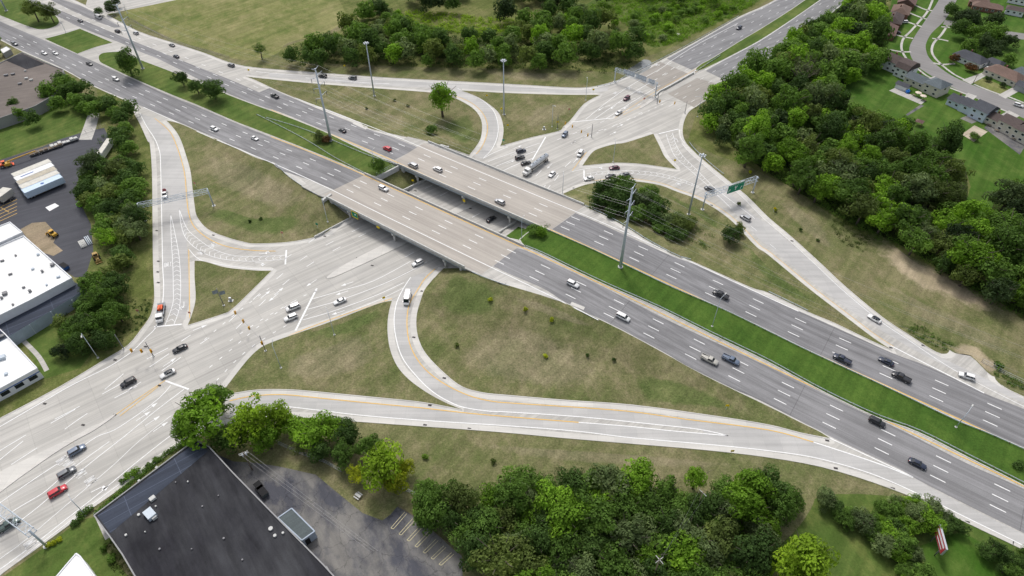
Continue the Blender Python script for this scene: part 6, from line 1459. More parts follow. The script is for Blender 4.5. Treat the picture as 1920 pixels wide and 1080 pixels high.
def house(u, v, du, dv, label, wall, roof, wings, win=True, chim=True, name='house'):
    r = empty(name); place(r, u, v, du, dv); r.location.z = 0; r.rotation_euler = (0, 0, r.rotation_euler[2]); tag(r, label, 'house')
    bw = bmesh.new(); br = bmesh.new()
    for (x0, x1, y0, y1, hw, hr, hip, al, *gm) in wings:
        box(bw, x0, x1, y0, y1, -.1, hw); gable(br, x0, x1, y0, y1, hw, hr, hip, .5, al, bool(gm))
    mobj('wall', bw, WL[wall], r); rf = mobj('roof', fin(br), SH[roof], r)
    if chim:
        x0, x1, y0, y1, hw, hr = wings[0][:6]; b = bmesh.new(); cx, cy = x0+(x1-x0)*.4, (y0+y1)/2+1; box(b, cx-.35, cx+.35, cy-.35, cy+.35, hw, hr+.7); mobj('chimney', b, WL['brick'], rf)
    if win:
        for (x0, x1, y0, y1, hw, *_ ) in wings:
            n = max(1, int((x1-x0)/3.2))
            for side in (y0-.03, y1+.03):
                for k in range(n):
                    cx = x0+(x1-x0)*(k+.5)/n
                    for zc in ([hw-1.3] if hw < 4.2 else [hw-1.3, 1.4]):
                        b = bmesh.new(); box(b, cx-.75, cx+.75, side-.04, side+.04, zc-.55, zc+.55); wd = mobj('window', b, WL['white'], r)
                        b = bmesh.new(); box(b, cx-.64, cx+.64, side-.055, side+.055, zc-.45, zc+.45); mobj('pane', b, M_['glass'], wd)
            for side in (x0-.03, x1+.03):
                b = bmesh.new(); cy = (y0+y1)/2; box(b, side-.05, side+.05, cy-.7, cy+.7, hw-1.8, hw-.8); mobj('window', b, M_['glass'], r)
    return r
house(1680,133,3,1.3,'white barn-roofed house at the end of the lawn by the right wood','white','umber',[(-8,2,-4,4.5,5.2,8.0,0,'x'),(2,9,-6,4,5.0,8.4,0,'x',1)])
house(1733,165,3,1.3,'tan house with slate roof and patio with two parasols','tan','slate',[(-10,1,-4,4,3.4,5.6,0,'x'),(1,10,-5,5,5.0,7.4,4,'x')])
house(1814,208,3,1.4,'light blue house with grey roofs behind the bright lawn','blue','black',[(-10,-3,-3.5,4,3.2,5.2,0,'x'),(-3,3,-4,4,4.0,6.2,0,'x'),(3,11,-5,5,5.2,7.8,0,'x')])
house(1889,245,3,1.5,'beige house with brown roof and cluttered terrace at the right edge','beige','umber',[(-11,-4,-3.5,4,3.4,5.4,0,'x'),(-4,4,-4.2,4.5,5.0,7.2,0,'x'),(4,14,-5,5,5.2,8.0,4,'x')])
house(1881,147,3,1.3,'brown hip-roofed bungalow across the street with clipped shrubs','tan','brown',[(-9,9,-5,5,3.0,5.8,4.5,'x')])
house(1816,117,3,1.2,'house with dark blue-black hip roof below the grove','white','black',[(-8,8,-4.5,4.5,3.0,5.8,4,'x')])
house(1862,124,3,1.2,'dark-roofed garage between the two hip-roofed houses','grey','black',[(-4,4,-3,3,2.6,4.2,2,'x')], False, False, 'garage')
house(1660,65,1.2,-3,'brown-roofed house nearest the barn-roofed one, half under trees','brick','red',[(-8,8,-5,5,3.2,6.0,4,'x')])
house(1672,44,1.2,-3,'second brown hip-roofed house of the row at the top','brick','umber',[(-8,8,-5,5,3.2,6.0,4,'x')])
house(1686,28,1.2,-3,'third brown-roofed house of the row at the top','brick','brown',[(-7,7,-5,5,3.2,6.0,4,'x')])
house(1698,10,1.2,-3,'dark red-roofed house with pale gable at the top of the row','brick','red',[(-7,7,-5,5,3.2,6.2,0,'x')])
house(1850,14,3,.5,'brown-roofed house at the top edge right of the street','brick','brown',[(-11,0,-4,4,3.2,5.8,4,'x'),(-9,8,-10,-3,3.0,5.2,4,'x')])
house(1900,26,3,.6,'white garage with grey roof behind the top brown house','white','umber',[(-5,5,-3.5,3.5,3.2,4.8,2,'x')], True, False, 'garage')
house(1915,6,3,.6,'house with dark blue roof in the top right corner','white','slate',[(-8,8,-4.5,4.5,3.2,5.8,3,'x')])
house(1921,148,3,1.2,'pale grey house at the right edge beside the brown bungalow','grey','slate',[(-6,6,-4,4,3.2,5.4,2,'x')])
house(1923,172,3,1.2,'dark little garage at the right edge by the street','grey','black',[(-5,5,-3,3,2.8,4.4,0,'x')], False, False, 'garage')
house(1691,166,3,1.2,'white garden shed with black roof beside the tan house','white','black',[(-3,3,-2,2,2.2,3.4,0,'x')], False, False, 'garden_shed')
# garden things
r = empty('gazebo'); place(r, 1721, 235, 3, 1)
for a in ((-1.4,-1.4),(1.4,-1.4),(-1.4,1.4),(1.4,1.4)):
    bm = bmesh.new(); box(bm, a[0]-.08, a[0]+.08, a[1]-.08, a[1]+.08, 0, 2.2); mobj('post', bm, WL['brick'], r)
bm = bmesh.new(); gable(bm, -1.5, 1.5, -1.5, 1.5, 2.2, 3.1, 1.9, .3); mobj('roof', fin(bm), SH['red'], r); tag(r, 'small wooden gazebo with reddish roof on the bright lawn', 'gazebo')
def parasol(u, v, label):
    r = empty('parasol'); place(r, u, v, 1, 0); bm = bmesh.new(); tube(bm, (0, 0, 0), (0, 0, 2.4), .04, seg=6); mobj('pole', bm, M_['steel'], r)
    bm = bmesh.new(); n = 8; t_ = bm.verts.new((0, 0, 2.75)); rg = [bm.verts.new((1.6*math.cos(6.283*i/n), 1.6*math.sin(6.283*i/n), 2.2)) for i in range(n)]; lo = [bm.verts.new((v_.co.x, v_.co.y, 2.05)) for v_ in rg]
    for i in range(n): bm.faces.new([t_, rg[i], rg[(i+1) % n]]); bm.faces.new([rg[i], lo[i], lo[(i+1) % n], rg[(i+1) % n]])
    mobj('canopy', bm, plain('cream_canvas', (.7, .6, .5), .9), r); return tag(r, label, 'parasol', 'parasols on the patio of the tan house')
parasol(1719, 181, 'cream patio parasol, the one nearer the blue tub'); parasol(1728, 187, 'cream patio parasol, the one nearer the light blue house')
bm = bmesh.new(); tube(bm, (0, 0, 0), (0, 0, 1.3), 1.0, .95, 16); tube(bm, (.2, 0, 1.3), (.2, 0, 1.8), .5, .3, 10); o = mobj('water_tub', bm, plain('bright_blue_plastic', (.02, .16, .55), .4)); o.location = P3(1701, 174); tag(o, 'bright blue plastic tub on the patio by the garden shed', 'tub')
for i, (u, v, lab) in enumerate([(1713,180,'brown patio table left of the parasols'),(1732,190,'dark garden seat at the right end of the patio'),(1868,246,'brown garden table on the cluttered terrace'),(1900,262,'dark bench on the cluttered terrace at the right edge'),(1853,236,'garden table at the left end of the cluttered terrace')]):
    r = empty('garden_table'); place(r, u, v, 3, 1.3); bm = bmesh.new(); box(bm, -.9, .9, -.5, .5, .68, .75); mobj('table_top', bm, M_['wood'], r)
    for a in ((-.8,-.4),(.8,-.4),(-.8,.4),(.8,.4)):
        bm = bmesh.new(); box(bm, a[0]-.04, a[0]+.04, a[1]-.04, a[1]+.04, 0, .68); mobj('leg', bm, M_['wood'], r)
    tag(r, lab, 'garden table')
r = empty('picnic_table'); place(r, 672, 931, 1, .7)
for nm, a in (('table_top', (-.9,.9,-.4,.4,.70,.76)), ('bench', (-.9,.9,-.95,-.65,.42,.47)), ('bench', (-.9,.9,.65,.95,.42,.47))):
    bm = bmesh.new(); box(bm, *a); mobj(nm, bm, M_['cpale'], r)
for x in (-.7, .7):
    bm = bmesh.new(); tube(bm, (x, -.8, 0), (x, .25, .7), .05, seg=5); tube(bm, (x, .8, 0), (x, -.25, .7), .05, seg=5); mobj('leg', bm, M_['wood'], r)
tag(r, 'pale picnic table on the grass beside the cracked car park', 'picnic table')
def fence(label, px, h=1.8, mat='steel', rail='steeld', name='fence', cat='fence', step=3.0):
    p = W2(px, 'T', False, False); L = cumlen(p); n = max(2, min(96, int(L[-1]/step))); q = [point_at(p, L, L[-1]*i/n) for i in range(n+1)]; o0 = q[0]; r = empty(name, (o0[0], o0[1], T(*o0))); tag(r, label, cat)
    bm = bmesh.new()
    for a, b in zip(q, q[1:]):
        for z in (h, h*.5, .15): wallbox(bm, (a[0]-o0[0], a[1]-o0[1]), (b[0]-o0[0], b[1]-o0[1]), .05, T(*a)+z-.04-T(*o0), T(*b)+z-.04-T(*o0), T(*a)+z-T(*o0), T(*b)+z-T(*o0))
    mobj('rail', bm, M_[mat], r)
    pm = bpy.data.meshes.new('post'); bm = bmesh.new(); tube(bm, (0, 0, -.1), (0, 0, h), .05, seg=5); bm.to_mesh(pm); bm.free(); pm.materials.append(M_[rail])
    for c in q:
        po = bpy.data.objects.new('post', pm); COL.objects.link(po); po.parent = r; po.location = (c[0]-o0[0], c[1]-o0[1], T(*c)-T(*o0))
    return r
fence('pale fence running below the bright tree row to the car park corner', [(522,833),(560,850),(610,868),(640,885)]); fence('short chain-link fence right of the big light green tree', [(742,912),(765,922),(788,934)])
fence('chain-link fence between the parking bays and the lower wood', [(872,1014),(905,1035),(935,1055),(975,1085)]); fence('low timber parking rail along the head of the painted bays', [(747,949),(790,978),(825,1008),(850,1025)], .5, 'wood', 'wood')
fence('chain-link fence on top of the retaining wall between the bridges', [(746,309),(706,330)], 1.6); fence('long field fence above the top left slip road', [(250,40),(330,82),(430,108)], 1.2, 'steeld')
fence('chain-link fence behind the lay-by at the right edge', [(1840,678),(1880,700),(1925,722)], 1.4)
fence('dark fence at the head of the driveway beside the yard', [(150,255),(165,248),(185,243),(200,238)], 1.8, 'steeld')
# ================================================================ poles, masts, gantries, signals and signs
def height_of(b, t, s='T'):
    p = P(*b, s); best = None
    for k in range(10, 480):
        z = k*.1; y, x = p[1], p[0]; dz = z+SURF[s](*p)-CH
        zc = y*math.cos(DEP)-dz*math.sin(DEP); v = 540-FPX*(y*math.sin(DEP)+dz*math.cos(DEP))/zc; u = 960+FPX*x/zc
        e = (u-t[0])**2+(v-t[1])**2
        if best is None or e < best[0]: best = (e, z)
    return best[1]
def mast(u, v, label):
    p = P3(u, v); r = empty('high_mast_light', p); h = 28.6
    bm = bmesh.new(); tube(bm, (0, 0, 0), (0, 0, h), .42, .2, 12); mobj('pole', bm, M_['steel'], r)
    bm = bmesh.new(); tube(bm, (0, 0, -.1), (0, 0, .25), .75, seg=12); mobj('base', bm, M_['cpale'], r)
    bm = bmesh.new(); tube(bm, (0, 0, h-.6), (0, 0, h), .5, seg=12)
    for i in range(6): a = i*math.pi/3; tube(bm, (0, 0, h-.3), (1.1*math.cos(a), 1.1*math.sin(a), h-.3), .05, seg=5)
    ring = mobj('ring', bm, M_['steel'], r)
    for i in range(6):
        a = i*math.pi/3; bm = bmesh.new(); tube(bm, (1.15*math.cos(a), 1.15*math.sin(a), h-.55), (1.15*math.cos(a), 1.15*math.sin(a), h-.15), .42, .22, 10); mobj('lamp', bm, M_['hlamp'], r)
    return tag(r, label, 'mast light', 'high mast lights of the junction')
mast(702, 180, 'high mast light in the top triangle, left of the lone tree'); mast(945, 215, 'high mast light in the small triangle by the top loop'); mast(1291, 402, 'high mast light inside the right loop near the green sign')
PYL = []
def pylon(x, y, label, ang):
    r = empty('transmission_pole', (x, y, T(x, y)), ang); h = 35
    bm = bmesh.new(); tube(bm, (0, 0, 0), (0, 0, h), .62, .26, 12); mobj('pole', bm, M_['steel'], r)
    bm = bmesh.new(); tube(bm, (0, 0, -.1), (0, 0, .35), .95, seg=12); mobj('base', bm, M_['cpale'], r)
    att = []
    for z, sgn in ((h-.4, 1), (h-.4, -1), (h-3.2, 1), (h-4.2, -1), (h-8, 1), (h-9, -1), (h-12.6, 1), (h-13.6, -1)):
        e = (0, sgn*(3.2 if z < h-1 else 2.0), z+.9); bm = bmesh.new(); tube(bm, (0, 0, z), e, .16, .08, 6); arm = mobj('arm', bm, M_['steel'], r)
        if z < h-1:
            bm = bmesh.new(); tube(bm, e, (0, e[1], e[2]-1.9), .13, seg=6); mobj('insulator', bm, M_['steeld'], arm); att.append((0, e[1], e[2]-1.9))
        else: att.append(e)
    PYL.append([r.matrix_basis @ Vector(a) for a in att]); return tag(r, label, 'pylon', 'steel poles of the power line')
pp = [(-328, 428.6), (-205.7, 345.7), (-83.4, 262.8), (39.4, 175.5), (163, 90)]; pa_ = math.atan2(pp[3][1]-pp[1][1], pp[3][0]-pp[1][0])
for q, l in zip(pp, ['transmission pole at the far top left corner', 'transmission pole in the left median beside the round tree', 'transmission pole with three arms on the median left of the bridges', 'tall transmission pole on the lush median right of the bridges', 'transmission pole beyond the lower right corner']): pylon(*q, l, pa_)
WIRE = plain('dull_aluminium_wire', (.35, .35, .35), .5, .4, .5)
for i in range(4):
    for k in range(8):
        a, b = PYL[i][k], PYL[i+1][k]; bm = bmesh.new(); pr = None
        for j in range(13):
            t = j/12; c = a.lerp(b, t); c.z -= 4.5*4*t*(1-t)*.8
            if pr is not None: tube(bm, pr, c, .017, seg=3, cap=False)
            pr = c
        tag(mobj('power_line', bm, WIRE), 'sagging overhead power wire between two tall steel poles', 'wire', 'wires of the power line')
def lamp(u, v, tu, tv, label, arm=2.4, s='T', mat='steel', adir=None, group='street lamps along the roads', head=True):
    p = P3(u, v, s); h = height_of((u, v), (tu, tv), s); r = empty('street_lamp', p, adir if adir is not None else 0)
    bm = bmesh.new(); tube(bm, (0, 0, 0), (0, 0, h), .13, .07, 8); mobj('pole', bm, M_[mat], r)
    bm = bmesh.new(); tube(bm, (0, 0, -.1), (0, 0, .2), .38, seg=8); mobj('base', bm, M_['cpale'], r)
    if head:
        bm = bmesh.new(); tube(bm, (0, 0, h-.1), (arm, 0, h+.25), .05, seg=5); a = mobj('arm', bm, M_[mat], r)
        bm = bmesh.new(); box(bm, arm-.1, arm+.75, -.18, .18, h+.16, h+.32); mobj('lamp', bm, M_['cpale'], a)
    return tag(r, label, 'street lamp', group)
for a in [(614.5,416,604,371,'street lamp at the left end of the near bridge',1.5,R(-60)),(184,671,151,626,'street lamp on the grass near the white office',1.5,R(-60)),(627,628,613,585,'street lamp at the top edge of the lower triangle',1.5,R(120)),(160,965,127,941,'thin pole beside the turn lanes by the bushes',1.0,R(130)),
          (527,690,512,646,'grey street lamp in the left part of the lower triangle',1.5,R(100)),(1335,612,1355,561,'highway lamp on the lush median beside the black pickup',2.5,R(45)),(1792,801,1817,772,'highway lamp on the lush median at the lower right',2.5,R(45)),(978,447,978,410,'street lamp at the bridge end of the lush median',1.2,R(60)),
          (1149.5,304,1153,264,'street lamp on the small triangular island',1.4,R(100)),(1307.5,219,1315,180,'street lamp at the right end of the creek bridge',3.0,R(200)),(1098,188,1100,149,'street lamp at the right tip of the mast triangle',1.4,R(90)),(1035,238,1038,197,'street lamp by the signals of the upper junction',1.4,R(-60)),
          (1054.5,364,1055.5,327,'dark street lamp where the right loop meets the far bridge',1.2,R(90)),(703,316,703,281,'street lamp beside the round tree on the left median',1.2,R(60)),(124,62,112,37,'street lamp at the top left by the grass diamond',1.2,R(60)),(239,25,229,2,'brown pole at the corner of the big field',1.2,R(-60)),(1569,30,1568,8,'street lamp by the asphalt crossroad at the top',1.5,R(150)),(1568,148,1562,126,'street lamp above the end of the long lawn',1.5,R(0))]:
    lamp(a[0], a[1], a[2], a[3], a[4], a[5], adir=a[6])
def wpole(u, v, tu, tv, label, arms=1, zrot=.8, s='T'):
    p = P3(u, v, s); h = height_of((u, v), (tu, tv), s); r = empty('utility_pole', p, zrot); bm = bmesh.new(); tube(bm, (0, 0, 0), (0, 0, h), .17, .12, 8); mobj('pole', bm, M_['wood'], r)
    for k in range(arms):
        bm = bmesh.new(); box(bm, -1.2, 1.2, -.06, .06, h-.5-k*.7, h-.36-k*.7); x = mobj('crossarm', bm, M_['cpale'], r)
        for q in (-1.1, -.4, .4, 1.1):
            bm = bmesh.new(); tube(bm, (q, 0, h-.36-k*.7), (q, 0, h-.15-k*.7), .06, seg=5); mobj('insulator', bm, M_['cpale'], x)
    return tag(r, label, 'utility pole'), h, p
U1 = wpole(473, 881, 450, 850, 'utility pole with transformer beside the black warehouse corner', 2, .5)
r, h, p = U1
for q in (-.45, .45):
    bm = bmesh.new(); tube(bm, (q, .3, h-2.2), (q, .3, h-1.3), .22, seg=10); mobj('transformer', bm, M_['steel'], r)
U2 = wpole(1300, 968, 1327, 926, 'utility pole with tilted crossarm between the lower wood trees', 1, 2.2); U3 = wpole(1218, 1100, 1246, 1052, 'utility pole with crossed arms at the bottom of the lower wood', 1, .6)
bm = bmesh.new(); box(bm, -1.2, 1.2, -.06, .06, U3[1]-.3, U3[1]-.16); o = mobj('crossarm', bm, M_['cpale'], U3[0]); o.rotation_euler = (0, 0, 1.57)
wpole(1824, 157, 1831, 137, 'wooden pole on the verge before the brown bungalow', 0)
wpole(856, 1028, 832, 1012, 'pale pole at the end of the parking bays', 0)
for (a, b) in ((U2, U3),):
    for q in (-1.0, 1.0):
        A, B = a[0].matrix_basis @ Vector((q, 0, a[1]-.2)), b[0].matrix_basis @ Vector((q, 0, b[1]-.2)); bm = bmesh.new(); pr = A
        for j in range(1, 9):
            c = A.lerp(B, j/8); c.z -= 1.2*4*(j/8)*(1-j/8); tube(bm, pr, c, .02, seg=3, cap=False); pr = c
        tag(mobj('power_line', bm, WIRE), 'thin wire between the two poles in the lower wood', 'wire', 'wires in the lower wood')
for q in (-1.0, 0, 1.0):
    A = U1[0].matrix_basis @ Vector((q, 0, U1[1]-.2)); x, y = atz(700, 1030, 9); B = Vector((x+q, y, 8)); bm = bmesh.new(); tube(bm, A, B, .02, seg=3, cap=False); tag(mobj('power_line', bm, WIRE), 'thin wire from the transformer pole across the cracked car park', 'wire', 'wires over the car park')
# --- sign gantries: two posts and a box truss
M_['signgreen'] = plain('green_sign_face', (.0, .24, .13), .5, .3, var=.05); M_['signback'] = plain('aluminium_sign_back', (.50, .52, .55), .5, .4, .4, var=.1); M_['signyellow'] = plain('yellow_sign_face', (.80, .58, .0), .5, .3, var=.05)
M_['sigyellow'] = plain('yellow_signal_housing', (.75, .42, .01), .5, .3, var=.05); M_['signwhite'] = plain('white_sign_legend', (.85, .85, .85), .5, .3, var=.02); M_['signred'] = plain('red_sign_face', (.6, .03, .03), .5, .3, var=.05); M_['signpink'] = plain('faded_red_sign_back', (.62, .28, .22), .6, .3, var=.1)
def gantry(a, b, ha, label, panels=(), depth=1.6, lo=None, sides=1, nb=None):
    A, B = P3(*a), P3(*b); L = (B-A).length; ang = math.atan2(B.y-A.y, B.x-A.x); r = empty('sign_gantry', A, ang); h = ha
    for x in (0, L):
        bm = bmesh.new(); tube(bm, (x, 0, 0), (x, 0, h+1.0), .3, .26, 10); mobj('post', bm, M_['steel'], r)
        bm = bmesh.new(); tube(bm, (x, 0, -.1), (x, 0, .2), .75, seg=12); mobj('base', bm, M_['cpale'], r)
        bm = bmesh.new(); tube(bm, (x, -depth/2-.2, h-.9), (x, depth/2+.2, h-.9), .12, seg=6); tube(bm, (x, -depth/2-.2, h+.7), (x, depth/2+.2, h+.7), .12, seg=6); mobj('bracket', bm, M_['steel'], r)
    bm = bmesh.new(); n = nb or max(4, int(L/2.4)); d = depth/2
    for y in (-d, d):
        for z in (h-.75, h+.85): tube(bm, (0, y, z), (L, y, z), .09, seg=6)
    for i in range(n):
        x0, x1 = L*i/n, L*(i+1)/n; u_ = i % 2
        for y in (-d, d): tube(bm, (x0, y, h-.75 if u_ else h+.85), (x1, y, h+.85 if u_ else h-.75), .05, seg=4); tube(bm, (x0, y, h-.75), (x0, y, h+.85), .05, seg=4)
        for z in (h-.75, h+.85): tube(bm, (x0, -d if u_ else d, z), (x1, d if u_ else -d, z), .05, seg=4); tube(bm, (x0, -d, z), (x0, d, z), .05, seg=4)
    mobj('truss', bm, M_['steel'], r)
    for (t0, t1, z0, z1, side) in panels:
        y = side*(d+.25); x0, x1 = L*t0, L*t1; bm = bmesh.new(); box(bm, x0, x1, y-.04, y+.04, h+z0, h+z1); pnl = mobj('sign_panel', bm, M_['signback'], r)
        bm = bmesh.new(); box(bm, x0+.05, x1-.05, y+side*.045, y+side*.06, h+z0+.05, h+z1-.05); mobj('sign_face', bm, M_['signgreen'], pnl)
        bm = bmesh.new(); k = int((x1-x0)/1.2)+1
        for i in range(k+1):
            x = x0+(x1-x0)*i/k; box(bm, x-.05, x+.05, y-side*.2-.06, y-side*.2+.06, h+z0-.1, h+z1+.1)
        mobj('stiffener', bm, M_['steel'], pnl)
    return tag(r, label, 'sign gantry'), L, h
gantry((1152,153), (1228,182), height_of((1228,182),(1231,158))-.3, 'sign gantry over the upper crossroad seen from behind, with three sign panels', [(.18,.44,-1.0,1.5,1),(.48,.72,-1.1,1.5,1),(.78,.92,-1.0,1.3,1)])
gantry((273,414), (401,386), 7.6, 'bare lattice gantry spanning the left ramp', [])
g, L, h = gantry((1317,393), (1411,361), 7.2, 'lattice gantry over the east ramp carrying a green sign with white arrows')
ga = Vector((P3(1317,393)))
# the green sign faces the camera side
sx0, sx1 = L*.38, L*.70; y = -1.15; bm = bmesh.new(); box(bm, sx0, sx1, y-.05, y+.05, h-2.0, h+2.2); sp_ = mobj('sign_panel', bm, M_['signwhite'], g)
bm = bmesh.new(); box(bm, sx0+.12, sx1-.12, y-.075, y-.055, h-1.88, h+2.08); mobj('sign_face', bm, M_['signgreen'], sp_)
bm = bmesh.new(); cx = (sx0+sx1)/2; zz = h+.1; yy = y-.09; W_ = sx1-sx0
def strk(p, q, w=.2): 
    wv = (Vector((q[0]-p[0], 0, q[1]-p[1])).normalized()).cross(Vector((0, 1, 0)))*w/2
    bm.faces.new([bm.verts.new((cx+a[0]+s_*wv.x, yy, zz+a[1]+s_*wv.z)) for a, s_ in ((p, 1), (q, 1), (q, -1), (p, -1))])
for ox in (-.36, .36):
    o_ = ox*W_; strk((o_-.35, -1.5), (o_-.35, -.7), .28); strk((o_-.35, -.7), (o_+.05, -.35), .28); strk((o_+.15, -.7), (o_+.2, -.15), .26); strk((o_-.2, -.2), (o_+.25, -.15), .26)
strk((0, -1.2), (0, -.1), .34); strk((0, -.1), (-.5, .5), .3); strk((0, -.1), (.5, .5), .3); strk((-.75, .35), (-.3, .75), .26); strk((.75, .35), (.3, .75), .26)
for k in range(9): x = -W_*.40+k*W_*.1; strk((x, 1.3), (x, 1.75), .14); strk((x, 1.75), (x+.28, 1.3 if k % 2 else 1.75), .12)
mobj('legend', bm, M_['signwhite'], sp_)
gantry((-75,905), (87,1024), 7.8, 'large lattice sign gantry over the turn lanes at the lower left', [], depth=2.0)
# --- signals hung from span wires
def signal(u, v, z, label, rz=0.0, n=3):
    x, y = atz(u, v, z); r = empty('traffic_signal', (x, y, z), rz); bm = bmesh.new(); box(bm, -.34, .34, -.1, .1, -.75, .75); mobj('backplate', bm, M_['sigyellow'], r)
    bm = bmesh.new(); box(bm, -.2, .2, -.32, .12, -.6, .6); bmesh.ops.bevel(bm, geom=bm.edges[:], offset=.04, segments=1, affect='EDGES'); hs_ = mobj('housing', bm, M_['sigyellow'], r)
    for k, c in zip((.38, 0, -.38), ('signred', 'black', 'black')):
        bm = bmesh.new(); tube(bm, (0, -.36, k), (0, -.30, k), .15, seg=10); mobj('lens', bm, M_[c], hs_)
    bm = bmesh.new(); tube(bm, (0, 0, .75), (0, 0, 1.1), .03, seg=4); mobj('hanger', bm, M_['steeld'], r)
    return tag(r, label, 'traffic signal', 'yellow traffic signals of the two junctions')
SG = [[(441,586,'at the corner of the small left island, lower junction'),(456,602,'second from the small left island, lower junction'),(467,615,'furthest over the road, lower junction'),(491,643,'above the tip of the lower triangle')],
      [(246,657,'leftmost over the wide crossroad'),(265,658,'middle one over the wide crossroad'),(283,658,'rightmost over the wide crossroad')],
      [(1060,231,'nearest the pedestal, upper junction'),(1073,237,'second in the row, upper junction'),(1090,247,'third in the row, upper junction'),(1102,253,'last of the row, upper junction')],
      [(1237,190,'left one below the creek bridge'),(1265,193,'right one below the creek bridge')]]
for g_ in SG:
    for u, v, l in g_: signal(u, v, 5.4, 'yellow traffic signal '+l, rz=R(60))
def span(a, b, z, label):
    A, B = atz(*a, z), atz(*b, z); bm = bmesh.new(); tube(bm, (A[0], A[1], z+1.1), (B[0], B[1], z+1.1), .03, seg=4); return tag(mobj('span_wire', bm, M_['steeld']), label, 'wire')
def spole(u, v, h, label, box_=False):
    p = P3(u, v); r = empty('signal_pole', p); bm = bmesh.new(); tube(bm, (0, 0, 0), (0, 0, h), .16, .11, 8); mobj('pole', bm, M_['steeld'], r); bm = bmesh.new(); tube(bm, (0, 0, -.1), (0, 0, .25), .42, seg=10); mobj('base', bm, M_['cpale'], r)
    if box_:
        for k in (0, 1):
            bm = bmesh.new(); box(bm, -.9, .9, -.65, .65, -.05, .05); o = mobj('solar_panel', bm, M_['glass'] if False else M_['greyroof'], r); o.location = (-1.2 if k else 1.2, .2, h*.72+k*.3); o.rotation_euler = (.5, 0, .5)
    return tag(r, label, 'signal pole')
spole(420,573,8.5,'signal pole with two solar panels on the small left island',True); spole(498,658,7.5,'signal pole at the tip of the lower triangle'); spole(1045,242,7.5,'signal pole at the corner of the mast triangle'); spole(1109,257,7,'slim signal pole by the triangular island'); spole(232,654,7,'signal pole on the left verge of the wide crossroad'); spole(288,668,7,'signal pole beside the left ramp mouth'); spole(1232,194,6.5,'signal pole at the paved nose of the creek bridge'); spole(1284,212,6.5,'signal pole on the right kerb below the creek bridge')
span((431,577),(500,651),5.4,'span wire holding the signals of the lower junction'); span((236,657),(292,658),5.4,'span wire over the wide crossroad'); span((1045,226),(1110,257),5.4,'span wire holding the signals of the upper junction'); span((1230,189),(1285,196),5.4,'span wire below the creek bridge')
def sign(u, v, kind, label, h=2.2, rz=0.0):
    p = P3(u, v); r = empty('road_sign', p, rz); bm = bmesh.new(); box(bm, -.04, .04, -.03, .03, -.1, h+.5); mobj('post', bm, M_['steel'], r); bm = bmesh.new()
    if kind == 'diamond':
        w = .62; vs = [(-w, 0), (0, -w), (w, 0), (0, w)]; f_ = [bm.verts.new((x, -.05, h+z)) for x, z in vs]; g_ = [bm.verts.new((x, -.08, h+z)) for x, z in vs]; bm.faces.new(f_); bm.faces.new(g_[::-1])
        for i in range(4): bm.faces.new([f_[i], f_[(i+1) % 4], g_[(i+1) % 4], g_[i]])
        m = 'signyellow'
    else: box(bm, -.5, .5, -.08, -.05, h-.45, h+.45); m = {'yellow': 'signyellow', 'red': 'signpink', 'green': 'signgreen'}[kind]
    mobj('sign_plate', fin(bm), M_[m], r); return tag(r, label, 'road sign', 'small road signs')
for u, v, k, l in [(647,130,'yellow','yellow sign on the grass above the two dark cars of the top ramp'),(913,186,'diamond','yellow diamond sign on the outside of the top loop, highest one'),(940,211,'diamond','yellow diamond sign left of the mast, middle one'),(952,242,'yellow','yellow sign near the tip of the mast triangle, lowest one'),(1045,236,'yellow','yellow sign beside the signal cabinet'),(1112,175,'yellow','yellow sign by the right tip of the mast triangle'),(1067,212,'red','faded red and white sign in the mast triangle'),(1207,192,'red','faded red sign on the paved nose of the crossroad'),(1264,308,'yellow','yellow sign at the right tip of the triangular island'),
    (1361,768,'yellow','yellow sign at the lower edge of the big loop grass'),(1370,853,'yellow','yellow sign on the grass below the bottom ramp'),(1450,398,'diamond','yellow diamond sign on the slope above the east ramp'),(468,138,'yellow','yellow sign at the nose of the top triangle'),(531,444,'red','faded red sign at the lower edge of the left loop grass'),(262,590,'red','faded red sign on the verge left of the ramp mouth'),(273,364,'red','orange-red sign left of the lattice gantry'),(368,351,'red','orange-red sign inside the left loop above the gantry'),(359,594,'red','faded red sign at the foot of the small left island'),(596,428,'green','small green sign beside the lamp at the near bridge'),(944,270,'green','small green sign at the tip of the top loop'),(721,566,'yellow','yellow sign at the top tip of the lower triangle'),(775,346,'yellow','yellow sign in the grass gap between the bridges')]:
    sign(u, v, k, l, rz=R(rnd.uniform(-25, 25)))
# signs on the bridges
def bridge_sign(u, v, w, h, label, green=True, z=4.6, rz=0.0):
    x, y = atz(u, v, z); r = empty('bridge_sign', (x, y, z), rz); bm = bmesh.new(); box(bm, -w/2, w/2, -.08, 0, -h/2, h/2); mobj('sign_plate', bm, M_['signyellow'], r)
    if green:
        bm = bmesh.new(); box(bm, -w/2+.35, w/2-.1, -.1, -.08, -h/2+.45, h/2-.1); mobj('sign_face', bm, M_['signgreen'], r)
        bm = bmesh.new(); box(bm, .1, .8, -.12, -.1, .0, .7); mobj('route_marker', bm, M_['signwhite'], r)
    return tag(r, label, 'bridge sign')
HAX = math.atan2(AX[1], AX[0])
bridge_sign(665, 403, 3.6, 3.0, 'green and yellow sign fixed to the near face of the near bridge', True, 5.2, HAX); bridge_sign(709, 426, 1.6, 1.0, 'small yellow sign on the near face of the near bridge', False, 5.0, HAX); bridge_sign(870, 376, 1.3, 1.2, 'small yellow sign on the pier of the far bridge', False, 3.6, HAX)
